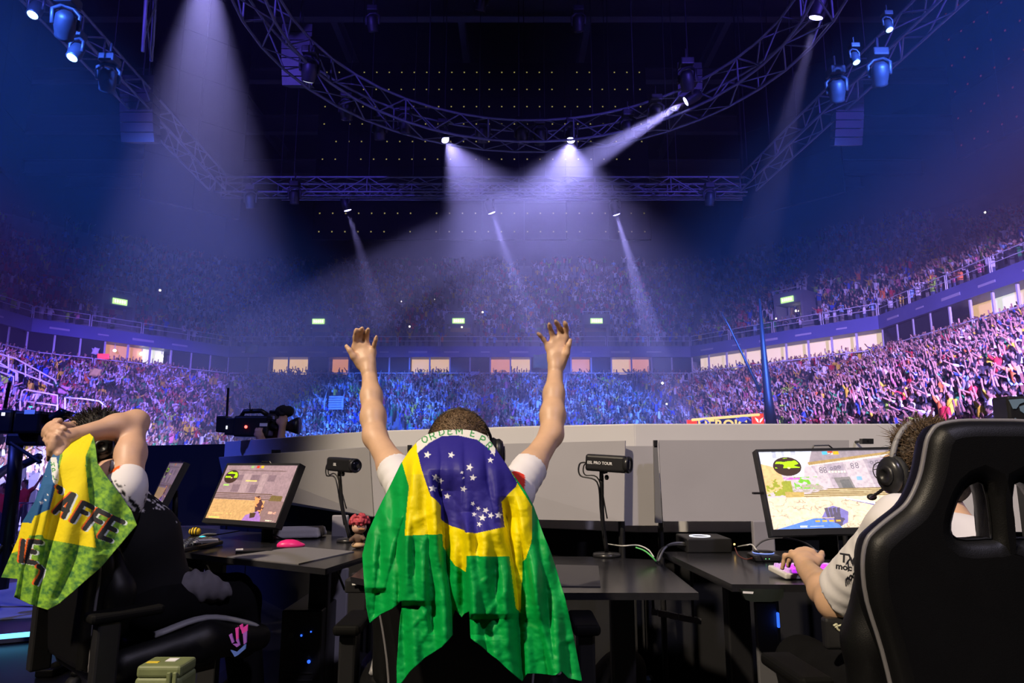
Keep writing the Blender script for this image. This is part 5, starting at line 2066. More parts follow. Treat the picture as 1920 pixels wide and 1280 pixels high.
cable('green cable hanging over the desk corner', [px(1192, 1026, 2.95), px(1208, 1032, 2.93), px(1222, 1043, 2.9), px(1230, 1052, 2.86)], 0.0035, M_cable_g)

# keyboards ----------------------------------------------------------------------
def keyboard(label, O, ex, ey, cols, rws, pitch, m_case, m_key, m_special=None, tilt=0.07, case_pad=0.012, lit=None):
    """O: front-left corner on the desk, ex to the right, ey to the back"""
    O, ex, ey = Vector(O), Vector(ex).normalized(), Vector(ey).normalized()
    t = thing('keyboard', label, 'keyboard', O)
    up = Vector((0, 0, 1))
    ez = (up * math.cos(tilt) - ey * math.sin(tilt)).normalized()
    ey2 = (ey * math.cos(tilt) + up * math.sin(tilt)).normalized()
    w, d = cols * pitch + 2 * case_pad, rws * pitch + 2 * case_pad
    M = axes(O + up * 0.001, ex, ey2, ez)
    MB().box((w / 2, d / 2, 0.009), (w, d, 0.018), M, 0.005).build('case', m_case, t)
    kb = MB()
    kb.box((0, 0, 0), (pitch * 0.9, pitch * 0.9, 0.011), None, 0.0, 0.78)
    me = None
    for r in range(rws):
        for c_ in range(cols):
            mm = m_key
            if m_special and (r, c_) in m_special:
                mm = m_special[(r, c_)]
            key = ('key', mm.name, round(pitch, 4))
            if key not in UNIT:
                mk = bpy.data.meshes.new('key')
                mk.from_pydata([tuple(v) for v in kb.v], [], [tuple(f) for f in kb.f])
                mk.materials.append(mm)
                UNIT[key] = mk
            ob = bpy.data.objects.new('key', UNIT[key])
            off = 0.25 * pitch * (r % 2) if c_ < cols - 1 else 0
            ob.matrix_basis = M @ Matrix.Translation((case_pad + (c_ + .5) * pitch + off * .5, case_pad + (r + .5) * pitch, 0.0225))
            link(ob, t)
    return t


M_keyw = mat('key_white', (0.62, 0.56, 0.66), 0.4)
M_keyp = mat('key_purple_lit', (0.35, 0.05, 0.45), 0.4, emit=(0.55, 0.03, 0.85), estr=1.1)
M_keyl = mat('key_lilac_lit', (0.6, 0.4, 0.7), 0.4, emit=(0.6, 0.25, 0.8), estr=0.45)
M_casew = mat('keyboard_case_white', (0.72, 0.70, 0.68), 0.4)
M_casep = mat('keyboard_case_purple', (0.12, 0.03, 0.14), 0.5)
sp = {}
for r in range(5):
    for c_ in range(14):
        if r == 4 or c_ == 0 or c_ >= 9:
            sp[(r, c_)] = M_keyl
        else:
            sp[(r, c_)] = M_keyp
KO = pxz(1473, 1087, ZR)
KB = keyboard('compact white keyboard with purple-lit keys under the hand', KO, (1, 0.03, 0), (-0.12, 1, 0), 14, 5, 0.0185, M_casew, M_keyp, sp, 0.09)
MB().box((KO.x + 0.17, KO.y + 0.002, ZR + 0.012), (0.21, 0.008, 0.02)).build('front_strip', M_casep, KB)
M_keyk = mat('key_black', (0.03, 0.03, 0.035), 0.4)
M_keyg = mat('key_grey_rim', (0.14, 0.16, 0.18), 0.35)
M_keyc = mat('key_cyan', (0.05, 0.5, 0.6), 0.4, emit=(0.05, 0.75, 0.95), estr=0.9)
sp2 = {(r, c_): M_keyg for r in range(5) for c_ in range(14) if (r + c_) % 3 == 0}
sp2[(4, 13)] = M_keyc
sp2[(4, 12)] = M_keyc
A0, B0 = pxz(346, 1036, ZL), pxz(462, 1012, ZL)
exk = (B0 - A0)
keyboard('black keyboard with a cyan end key propped on the desk by the slanted monitor', A0, exk, Vector((-exk.y, exk.x, 0)), 14, 5, 0.0185, M_plast, M_keyk, sp2, 0.12)

# mouse, pads, towel, paper, figurine ------------------------------------------------
s = Sdf(0.004)
c = pxz(546, 1027, ZL)
dirm = Vector((0.9, 0.35, 0)).normalized()
R = Matrix((dirm, Vector((-dirm.y, dirm.x, 0)), Vector((0, 0, 1)))).transposed()
s.ell(c + Vector((0, 0, .010)), (.062, .032, .016), R, .02).ell(c - dirm * .012 + Vector((0, 0, .018)), (.045, .029, .020), R, .02)
V, Q, T = s.mesh(cut=[((0, 0, ZL + .0045), (0, 0, -1))])
M_pink = mat('mouse_pink', (0.85, 0.03, 0.22), 0.35)
t = thing('computer_mouse', 'hot pink computer mouse on the grey mouse mat', 'mouse', (c.x, c.y, ZL))
np_mesh('shell', relax(V, Q, 1), Q, M_pink, t)
MB().tube([c + dirm * .02 + Vector((0, 0, .035)), c + dirm * .045 + Vector((0, 0, .0275))], 0.003, 8).build('scroll_wheel', M_rubber, t)
M_pad = mat('mouse_mat_grey', (0.17, 0.165, 0.175), 0.8, bump=0.2, bscale=600)
M_pad_k = mat('mouse_mat_black', (0.02, 0.02, 0.022), 0.8)
P4 = [pxz(x, y, ZL + .004) for x, y in ((425, 1043), (560, 1056), (664, 1033), (560, 1024))]
t = thing('mouse_mat', 'grey mouse mat lying under the pink mouse', 'mouse mat', P4[0])
MB().prism([(p.x, p.y) for p in P4], .004, None, ZL).build('mat_sheet', M_pad, t)
P4 = [pxz(x, y, ZC + .003) for x, y in ((1040, 1098), (1126, 1099), (1122, 1060), (1042, 1058))]
t = thing('mouse_mat', 'dark mouse mat lying at the front edge of the desk by the flag', 'mouse mat', P4[0])
MB().prism([(p.x, p.y) for p in P4], .003, None, ZC).build('mat_sheet', mat('mat_dark', (0.05, 0.048, 0.055), 0.5, bump=0.2, bscale=500), t)
# folded white towel
s = Sdf(0.006)
c = pxz(552, 1008, ZL)
for k, (dx, dy, w, d, z) in enumerate(((0, 0, .13, .075, .010), (-.005, .005, .125, .07, .026), (.005, 0, .115, .066, .040))):
    for q in range(5):
        u = -1 + 2 * q / 4
        s.limb(c + Vector((dx - w + .0 * u, dy + d * u, z)), c + Vector((dx + w, dy + d * u + .03, z + .003)), .011, .010, .018)
V, Q, T = s.mesh(cut=[((0, 0, ZL + .001), (0, 0, -1))])
t = thing('towel', 'folded grey-white towel lying behind the pink mouse', 'towel', (c.x, c.y, ZL))
np_mesh('folded_cloth', relax(V, Q, 3), Q, mat('towel_white', (0.46, 0.44, 0.46), 0.9, bump=0.5, bscale=300), t)
cable('black headset cable lying across the folded towel', [px(500, 998, 3.62), px(515, 1003, 3.45), px(530, 1010, 3.35), px(545, 1013, 3.3)], 0.004, M_cable)
# white note pad / phone on the keyboard side
c = pxz(386, 1015, ZL + .035)
t = thing('notepad', 'small white notepad lying on the black keyboard', 'notepad', c)
for q in range(3):
    MB().box((c.x + .004 * q, c.y - .003 * q, c.z + .004 * q), (.10 - .01 * q, .05, .004), Matrix.Translation(c) @ Matrix.Rotation(.5, 4, 'Z') @ Matrix.Translation(-c), .001).build('sheet', mat('paper_white', (.7, .68, .68), .6), t)
c = pxz(453, 1036, ZL)
t = thing('phone', 'dark phone with a pale corner lying at the edge of the grey mat', 'phone', c)
MB().box((c.x + .05, c.y + .03, ZL + .006), (.15, .07, .009), Matrix.Translation(c) @ Matrix.Rotation(.35, 4, 'Z') @ Matrix.Translation(-c), .003).build('body', M_plast_s, t)
MB().box((c.x - .01, c.y + .02, ZL + .0115), (.03, .05, .002), Matrix.Translation(c) @ Matrix.Rotation(.35, 4, 'Z') @ Matrix.Translation(-c)).build('pale_corner', mat('paper_white', (.7, .68, .68), .6), t)
# yellow-and-black striped ball toy
c = pxz(365, 1004, ZL) + Vector((0, 0, .022))
t = thing('toy_ball', 'small yellow and black striped toy on the desk by the keyboard', 'toy', (c.x, c.y, ZL))
MB().ball(c, (.032, .026, .022), 14, 10).build('body', mat('toy_yellow', (.85, .55, .02), .5), t, True, True)
for q in (-.014, .0, .014):
    r0 = math.sqrt(max(0, 1 - (q / .032) ** 2))
    MB().tube([c + Vector((q, .0265 * r0 * math.cos(a), .0225 * r0 * math.sin(a))) for a in np.linspace(0, 6.283, 18, endpoint=False)], .0028, 6, closed=True).build('stripe', M_rubber, t, True, True)
cable('white cable winding over the desk from behind the jacket', [px(298, 1004, 3.5), px(315, 1016, 3.45), px(345, 1017, 3.5), px(365, 1013, 3.55), px(380, 1003, 3.7), px(400, 1001, 3.8), px(425, 1004, 3.9)], 0.004, M_cable_w)
cable('black cable trailing off the desk edge by the jacket', [px(296, 1000, 3.5), px(305, 1012, 3.45), px(315, 1024, 3.4), px(319, 1029, 3.38)], 0.003, M_cable)
cable('black cables hanging under the desk by the pale board', [px(628, 1062, 3.0), px(634, 1075, 3.02), px(640, 1090, 3.02), px(646, 1105, 3.05)], 0.005, M_cable)
# figurine with red hair
c = pxz(672, 1028, ZL)
t = thing('figurine', 'small toy figurine with a ball of red hair beside the camera stand', 'figurine', c)
sc = 1.0
MB().ball(c + Vector((0, 0, .015)), (.032, .03, .015), 12, 8).build('feet', mat('fig_tan', (.55, .36, .2), .6), t, True, True)
s = Sdf(.004)
s.ell(c + Vector((0, 0, .045)), (.026, .022, .028), None, .01).limb(c + Vector((-.02, -.01, .05)), c + Vector((-.03, -.03, .04)), .009, .009, .006).limb(c + Vector((.02, -.01, .05)), c + Vector((.03, -.03, .045)), .009, .009, .006)
V, Q, T = s.mesh()
np_mesh('body', relax(V, Q, 1), Q, mat('fig_brown', (.12, .07, .045), .7), t)
MB().ball(c + Vector((0, 0, .092)), (.034, .032, .028), 14, 10).build('head', mat('fig_skin', (.62, .40, .30), .6), t, True, True)
MB().box(c + Vector((.018, -.028, .088)), (.03, .012, .008), None, .003).build('scarf', mat('fig_orange', (.45, .2, .08), .6), t)
s = Sdf(.0035)
hc = c + Vector((0, .004, .118))
s.ell(hc, (.038, .036, .026), None, .01)
for k in range(70):
    a = random.uniform(0, 6.283)
    zz = random.uniform(-.35, 1)
    rr = math.sqrt(max(0, 1 - zz * zz))
    d = Vector((rr * math.cos(a) * .042, rr * math.sin(a) * .040, zz * .033))
    s.ell(hc + d, (.0075, .0075, .0075), None, .003)
V, Q, T = s.mesh()
np_mesh('hair', V, Q, mat('fig_red_hair', (.45, .05, .07), .6), t)

# equipment case standing upright on the floor beside the turned chair
c = px(314, 1240, 2.15)
t = thing('equipment_case', 'olive green equipment case with a white label standing beside the turned chair', 'case', (c.x, c.y, 0))
M_olive = mat('case_olive', (0.16, 0.19, 0.08), 0.5, noise=0.15, nscale=20)
zc = c.z
MB().box((c.x, c.y, (zc - 0.03) / 2), (0.135, 0.11, zc - 0.03), None, 0.012).build('lower_shell', M_olive, t)
MB().box((c.x, c.y, zc - 0.015), (0.13, 0.105, 0.034), None, 0.010).build('lid', M_olive, t)
MB().box((c.x + 0.01, c.y + 0.01, zc + 0.0025), (0.03, 0.03, 0.002)).build('white_label', M_white, t)
MB().box((c.x - 0.035, c.y - 0.015, zc + 0.0025), (0.035, 0.014, 0.002)).build('yellow_label', mat('label_yellow', (.8, .6, .05), .5), t)
for dx in (0.035, 0.052):
    MB().box((c.x + dx, c.y - 0.058, zc - 0.03), (0.012, 0.010, 0.035), None, 0.003).build('latch', M_olive, t)
# computer tower under the desk with the pink mouse
p0, p1 = px(528, 1150, 3.25), px(604, 1150, 3.25)
t = thing('computer_tower', 'black computer tower with blue lights under the desk with the pink mouse', 'computer', ((p0.x + p1.x) / 2, 3.4, 0))
MB().box(((p0.x + p1.x) / 2, 3.45, .24), (p1.x - p0.x, .4, .47), None, .008).build('case', M_plast, t)
MB().box(px(546, 1190, 3.245), (.022, .006, .022)).build('label_sticker', mat('dim_label', (.16, .16, .13), .6), t)
for x, y, r_ in ((565, 1191, .005), (579, 1240, .008), (583, 1184, .004)):
    MB().ball(px(x, y, 3.245), r_, 8, 6).build('blue_light', M_ledb, t)
for k in range(6):
    MB().box((((p0.x + p1.x) / 2), 3.248, .06 + .03 * k), (.12, .004, .006)).build('vent_slot', M_rubber, t)

# =====================================================================================================
# GAMING CHAIRS
# =====================================================================================================
M_leather = mat('chair_black_leather', (0.004, 0.004, 0.0045), 0.45, noise=0.15, nscale=12, spec=0.3, bump=0.2, bscale=500)
M_leather_g = mat('chair_grey_trim', (0.25, 0.25, 0.27), 0.5)
M_armpad = mat('arm_pad_black', (0.004, 0.004, 0.004), 0.7, spec=0.12)
M_pipe = mat('chair_piping_grey', (0.17, 0.165, 0.18), 0.45)

HALF = [(1.226, .0), (1.225, .067), (1.217, .108), (1.203, .124), (1.183, .135), (1.128, .150), (1.090, .167), (1.062, .187), (1.040, .217), (1.018, .247),
        (.996, .268), (.952, .278), (.886, .274), (.796, .250), (.68, .228), (.56, .215), (.50, .205), (.47, .17)]
HOLE = [(.074, 1.092), (.030, 1.104), (.022, 1.010), (.034, 1.000), (.094, 1.000), (.104, 1.030)]


def gaming_chair(label, loc, rz, recline=0.06, logo=None, sx=1.0, sz=1.0, armx=.345, army=0.0):
    t = thing('gaming_chair', label, 'chair', (loc[0], loc[1], 0), rz)
    R = PM[t.name]

    def W(p):
        return R @ Vector(p)
    # backrest: local plane x / z at y = -0.30, leaning back
    B = R @ Matrix.Translation((0, -0.27, .47)) @ Matrix.Rotation(recline, 4, 'X') @ Matrix.Translation((0, 0, -.47))
    MX = B @ axes((0, 0, 0), (1, 0, 0), (0, 0, 1), (0, -1, 0))
    def zs(z):
        return .47 + (z - .47) * sz
    outl = smooth_poly([(x * sx, zs(z)) for z, x in HALF] + [(-x * sx, zs(z)) for z, x in reversed(HALF[1:])], 3)
    holes = [smooth_poly([(x * sx, zs(z)) for x, z in HOLE], 3), smooth_poly([(-x * sx, zs(z)) for x, z in reversed(HOLE)], 3)]
    bk = plate('backrest', [outl] + holes, 0.085, M_leather, t, True, 0.030, MX)
    tube_pts = [MX @ Vector((x * 1.0, z, 0.012)) for x, z in outl]
    MB().tube(tube_pts, 0.005, 6, closed=True).build('piping', M_pipe, bk, True, True)
    for hl in holes:
        MB().tube([MX @ Vector((x, z, 0.018)) for x, z in hl], 0.003, 6, closed=True).build('hole_rim', M_leather, bk, True, True)
    for sg in (-1, 1):
        # side wings folding forwards
        s = Sdf(0.012)
        for (x, z0, z1, y0) in ((sg * .235 * sx, .60, zs(.98), .05),):
            s.limb((x, y0, z0), (x * 0.98, y0 + .01, (z0 + z1) / 2), .045, .05, .03).limb((x * .98, y0 + .01, (z0 + z1) / 2), (x * .93, y0 - .01, z1), .05, .03, .03)
        V, Q, T = s.mesh()
        V = relax(V, Q, 2)
        V = np.array([tuple(B @ Vector(p)) for p in V])
        np_mesh('side_wing', V, Q, M_leather, t)
        # seat bolster
        s = Sdf(0.012)
        s.limb((sg * .235, -.20, .49), (sg * .25, .05, .52), .055, .07, .03).limb((sg * .25, .05, .52), (sg * .24, .26, .49), .07, .05, .03)
        V, Q, T = s.mesh()
        V = np.array([tuple(R @ Vector(p)) for p in relax(V, Q, 2)])
        bo = np_mesh('bolster', V, Q, M_leather, t)
        MB().tube(smooth_path([W((sg * .245, -.12, .565)), W((sg * .255, .05, .595)), W((sg * .25, .22, .545)), W((sg * .24, .29, .50))], 5), 0.022, 8, flat=0.5).build('bolster_trim', M_leather_g, bo, True, True)
        # armrest
        ar = MB()
        ar.box((sg * armx, army - .02, .52), (.05, .07, .26), R, .008)
        a_ = ar.build('arm_post', M_plast, t)
        MB().box((sg * armx, army + .03, .665), (.08, .22, .03), R, .012).build('arm_pad', M_armpad, t)
        MB().box((sg * (armx - .045), army * .6 - .02, .415), (.12, .06, .03), R, .004).build('arm_bracket', M_plast, t)
    s = Sdf(0.014)
    for q in range(4):
        y = -.22 + .15 * q
        s.limb((-.19, y, .47), (.19, y, .47), .06, .06, .04)
    V, Q, T = s.mesh()
    V = np.array([tuple(R @ Vector(p)) for p in relax(V, Q, 2)])
    np_mesh('seat', V, Q, M_leather, t)
    MB().lathe([(.03, .08), (.03, .25), (.045, .25), (.045, .41)], 12, R).build('gas_lift', M_plast, t, True, True)
    for k in range(5):
        a = 2 * math.pi * k / 5 + .3
        d = Vector((math.cos(a), math.sin(a), 0))
        lg = MB().tube([W(d * .03 + Vector((0, 0, .11))), W(d * .2 + Vector((0, 0, .10))), W(d * .33 + Vector((0, 0, .075)))], [.035, .028, .02], 8, flat=.7).build('base_leg', M_plast, t, True, True)
        Mc = R @ axes(d * .33 + Vector((0, 0, .03)), (-d.y, d.x, 0), (0, 0, 1), d)
        MB().tube([R @ (d * .33 + Vector((0, 0, .03)) + Vector((-d.y, d.x, 0)) * -.022), R @ (d * .33 + Vector((0, 0, .03)) + Vector((-d.y, d.x, 0)) * .022)], .03, 12).build('caster', M_rubber, t, True, True)
    MB().box((0, .0, .40), (.3, .3, .03), R, .004).build('seat_plate', M_plast, t)
    if logo:
        logo(t, R)
    return t


def logo_pink(t, R):
    """slanted pink-to-blue strokes on the outer side of the seat bolster"""
    M_lp = mat('logo_pink', (0.75, 0.06, 0.42), 0.5)
    M_lv = mat('logo_violet', (0.35, 0.12, 0.55), 0.5)
    M_lb = mat('logo_blue', (0.10, 0.18, 0.55), 0.5)
    x0, Y = 430, 2.47
    for (poly, m) in (([(429, 1190), (434, 1187), (439, 1203), (435, 1206)], M_lv), ([(436, 1207), (446, 1206), (442, 1200), (447, 1196), (450, 1209), (444, 1213)], M_lv),
                      ([(441, 1177), (447, 1175), (447, 1198), (443, 1200)], M_lp), ([(449, 1172), (454, 1169), (456, 1176), (451, 1180)], M_lp), ([(452, 1179), (464, 1170), (464, 1182), (454, 1188)], M_lp),
                      ([(455, 1186), (463, 1182), (462, 1204), (457, 1208)], M_lv), ([(432, 1218), (444, 1222), (461, 1206), (460, 1216), (446, 1228), (440, 1231)], M_lb)):
        P = [px(x, y, Y + .02 * (x - 430) / 35) for x, y in poly]
        n = len(P)
        MB().add(P + [p + Vector((0.001, .003, 0)) for p in P], [tuple(range(n)), tuple(reversed(range(n, 2 * n)))]).build('logo_stroke', m, t)


def logo_curl(t, R):
    """cream curl emblem and grey pad end on the arm side"""
    Y = 1.80
    pad = MB().box(px(1575, 1186, Y + .02), (.085, .03, .075), None, .008).build('arm_side', M_plast, t)
    M_cr = mat('emblem_cream', (.62, .62, .45), .5)
    MB().tube(smooth_path([px(1563, 1173, Y), px(1569, 1170, Y), px(1570, 1178, Y), px(1576, 1182, Y), px(1583, 1176, Y), px(1586, 1166, Y)], 5), .0028, 6).build('emblem_curl', M_cr, pad, True, True)
    MB().tube(smooth_path([px(1565, 1176, Y), px(1572, 1173, Y), px(1578, 1171, Y)], 4), .002, 6).build('emblem_curl', M_cr, pad, True, True)


gaming_chair('black racing-style gaming chair with grey piping behind the bright monitor', (0.93, 1.68), 0.06, 0.05, logo_curl, armx=.27)
gaming_chair('black gaming chair under the person draped in the flag', (-0.13, 2.14), 0.0, 0.05, sx=.82, sz=.86)
gaming_chair('black gaming chair with a pink and blue logo, turned towards the slanted monitor', (-1.31, 2.68), -0.72, 0.06, logo_pink, sx=.85, sz=.70, army=-.27, armx=.31)
gaming_chair('black gaming chair at the desk with the steeply turned monitor', (-2.16, 4.02), -0.8, 0.08, sz=.6)

# =====================================================================================================
# PLAYERS
# =====================================================================================================
M_skin = mat('skin_warm', (0.64, 0.40, 0.25), 0.48, noise=0.07, nscale=25, bump=0.06, bscale=250)
M_skin2 = mat('skin_light', (0.62, 0.38, 0.26), 0.48, noise=0.07, nscale=25, bump=0.06, bscale=250)
M_hair = mat('hair_short_brown', (0.16, 0.10, 0.05), 0.65, noise=0.55, nscale=160, bump=1.0, bscale=350)
M_hair2 = mat('hair_dark_brown', (0.040, 0.026, 0.017), 0.6, noise=0.5, nscale=70, bump=0.9, bscale=200)
M_hair3 = mat('hair_black', (0.02, 0.015, 0.012), 0.6, noise=0.5, nscale=80, bump=0.9, bscale=200)
M_jersey = mat('jersey_white', (0.74, 0.72, 0.74), 0.7, noise=0.05, nscale=18, bump=0.35, bscale=35)
M_jersey_c = mat('jersey_printed', (0.7, 0.7, 0.7), 0.8, attr='Col', bump=0.3, bscale=35, spec=0.15)
M_trou = mat('trousers_black', (0.005, 0.005, 0.006), 0.9, spec=0.1, noise=0.2, nscale=20, bump=0.3, bscale=40)
M_grey_c = mat('grey_sweatshirt', (0.16, 0.15, 0.17), 0.9, noise=0.15, nscale=25, bump=0.4, bscale=50)
M_shoe = mat('shoe_dark', (0.03, 0.03, 0.035), 0.6)
M_lip = mat('lip', (0.42, 0.16, 0.13), 0.45)
M_eye = mat('eye_white', (0.7, 0.68, 0.66), 0.2)


def add_hand(s, wrist, fore_dir, knuckles, fingers, thumb, r=0.0088, palm_r=0.017, k=0.007):
    """wrist point, list of four knuckle points, four finger polylines and the thumb polyline (world)"""
    w = Vector(wrist)
    for i, kn in enumerate(knuckles):
        s.limb(w + (Vector(kn) - w) * .12, kn, palm_r * .95, palm_r * .68, .02)
    for a, b in zip(knuckles[:-1], knuckles[1:]):
        m0 = (Vector(a) + w) / 2
        m1 = (Vector(b) + w) / 2
        s.limb(a, b, palm_r * .66, palm_r * .66, .012)
        s.limb(m0, m1, palm_r * .85, palm_r * .85, .014)
    for i, f in enumerate(fingers):
        rr = r * (1.0, 1.03, 1.0, 0.86)[i]
        n = len(f)
        for j in range(n - 1):
            s.limb(f[j], f[j + 1], rr * (1.08 - .10 * j), rr * (1.0 - .10 * j), k if j else .010)
    for j in range(len(thumb) - 1):
        s.limb(thumb[j], thumb[j + 1], r * (1.75 - .38 * j), r * (1.35 - .22 * j), .012 if j == 0 else k)


def add_head(s, c, R, k=.012, sc=1.0):
    """skull, jaw, nose, lips, ears; local axes: x right, y face, z up"""
    def L(x, y, z):
        return Vector(c) + R @ (Vector((x, y, z)) * sc)
    s.ell(L(0, -.012, .025), Vector((.074, .094, .090)) * sc, R, k)
    s.ell(L(0, .022, -.035), Vector((.060, .070, .078)) * sc, R, .03)
    s.limb(L(-.035, .02, -.075), L(0, .066, -.098), .024 * sc, .022 * sc, .02).limb(L(.035, .02, -.075), L(0, .066, -.098), .024 * sc, .022 * sc, .02)
    s.limb(L(0, .088, .018), L(0, .112, -.020), .009 * sc, .014 * sc, .012)
    s.limb(L(-.012, .098, -.024), L(.012, .098, -.024), .009 * sc, .009 * sc, .008)
    s.limb(L(-.018, .088, -.052), L(.018, .088, -.052), .007 * sc, .007 * sc, .008).limb(L(-.015, .087, -.062), L(.015, .087, -.062), .007 * sc, .007 * sc, .008)
    s.limb(L(-.045, .072, .036), L(.045, .072, .036), .013 * sc, .013 * sc, .015)
    for sg in (-1, 1):
        s.ell(L(sg * .030, .088, .012), Vector((.013, .010, .009)) * sc, R, .008, 0, True)
        s.ell(L(sg * .078, -.005, -.010), Vector((.010, .020, .032)) * sc, R, .008)
        s.ell(L(sg * .083, -.003, -.010), Vector((.006, .010, .018)) * sc, R, .005, 0, True)
        s.ell(L(sg * .045, .060, -.022), Vector((.022, .022, .022)) * sc, R, .02)
    return L


def face_bits(t, L, sc=1.0):
    for sg in (-1, 1):
        e = MB().ball(L(sg * .030, .078, .012), .0115 * sc, 10, 8).build('eye', M_eye, t, True, True)
        MB().ball(L(sg * .030, .087, .012), .0055 * sc, 8, 6).build('iris', M_hair3, e, True, True)
        MB().tube([L(sg * .012, .094, .034), L(sg * .030, .092, .040), L(sg * .048, .078, .034)], [.003 * sc, .004 * sc, .002 * sc], 6).build('eyebrow', M_hair3, t, True, True)


def hair_cap(t, c, R, m, grow, cutp=None, tufts=0, sc=1.0, h=.005, name='hair'):
    s = Sdf(h)

    def L(x, y, z):
        return Vector(c) + R @ (Vector((x, y, z)) * sc)
    s.ell(L(0, -.018, .032), Vector((.076 + grow, .094 + grow, .091 + grow)) * sc, R, .01)
    s.ell(L(0, -.05, -.03), Vector((.060 + grow, .050 + grow, .055)) * sc, R, .03)
    rr = random.Random(5)
    for k in range(tufts):
        a = rr.uniform(0, 6.283)
        z = rr.uniform(-.1, 1)
        q = math.sqrt(max(0, 1 - z * z))
        d = Vector((q * math.cos(a), q * math.sin(a), z))
        if d.y > .55 and z < .5:
            continue
        p = Vector((d.x * (.076 + grow), -.018 + d.y * (.094 + grow), .032 + d.z * (.091 + grow)))
        e = p + d * rr.uniform(.002, .012) + Vector((rr.uniform(-.016, .016), rr.uniform(-.016, .016), rr.uniform(-.012, .008)))
        s.limb(L(*p), L(*e), .009 * sc, .004 * sc, .006)
    cuts = [(L(0, .055, .01), R @ Vector((0, 1, -.75))), (L(0, 0, -.07), R @ Vector((0, .3, -1)))]
    V, Q, T = s.mesh(cut=cuts)
    return np_mesh(name, relax(V, Q, 1, .4), Q, m, t)


def strands(t, c, R, m, n, grow, length, curl, width=.0011, seed=3, zmin=-.55, sc=1.0):
    """short loose hairs standing off the hair cap, as slim tapering blades"""
    rr = np.random.default_rng(seed)
    d = rr.normal(size=(n * 3, 3))
    d /= np.linalg.norm(d, axis=1)[:, None]
    ok = (d[:, 2] > zmin) & ~((d[:, 1] > .45) & (d[:, 2] < .55))
    d = d[ok][:n]
    n = len(d)
    base = np.stack([d[:, 0] * (.076 + grow), -.018 + d[:, 1] * (.094 + grow), .032 + d[:, 2] * (.091 + grow)], 1) * sc
    L_ = length * rr.uniform(.5, 1.2, (n, 1))
    k1 = rr.normal(size=(n, 3)) * curl
    k2 = k1 + rr.normal(size=(n, 3)) * curl
    p1 = base + (d + k1) * L_ * .5
    p2 = p1 + (d * .5 + k2 + np.array([[0, 0, -.25]])) * L_ * .5
    sd = np.cross(d, rr.normal(size=(n, 3)))
    sd /= np.linalg.norm(sd, axis=1)[:, None]
    w = width * sc
    V = np.stack([base - sd * w - d * .003, base + sd * w - d * .003, p1 + sd * w * .8, p1 - sd * w * .8, p2 + sd * w * .15, p2 - sd * w * .15], 1).reshape(-1, 3)
    Rm = np.array([list(r) for r in R])
    V = V @ Rm.T + np.array(c)[None]
    i = np.arange(n)[:, None] * 6
    Q = np.concatenate([i + np.array([[0, 1, 2, 3]]), i + np.array([[3, 2, 4, 5]])])
    o = np_mesh('hair_strands', V, Q, m, t, True, False)
    o['kind'] = 'stuff'
    return o


def sleeve(t, sh, e, f0, f1, r0, r1, m=None, push=None, colors=None):
    """open short sleeve from the shoulder to a clean hem across the arm"""
    sh, e = Vector(sh), Vector(e)
    d = (e - sh).normalized()
    L_ = (e - sh).length
    s = Sdf(.006)
    a = sh + (e - sh) * f0
    b = sh + (e - sh) * f1
    s.limb(a, b + d * .05, r0, r1, .02)
    cutn = d + (Vector(push) if push else Vector((0, 0, 0)))
    V, Q, T = s.mesh(cut=[(b, cutn)])
    ax_ = np.array(d)
    rel = V - np.array(sh)[None]
    tt = rel @ ax_
    V = V + .0011 * np.sin(tt * 170 + rel[:, 0] * 60)[:, None] * np.array([1, .3, .2])[None]
    return np_mesh('sleeve', relax(V, Q, 1, .35), Q, m or M_jersey, t)


def rot_from(fwd, up=(0, 0, 1)):
    f = Vector(fwd).normalized()
    x = f.cross(Vector(up)).normalized()
    u = x.cross(f).normalized()
    return Matrix((x, f, u)).transposed()


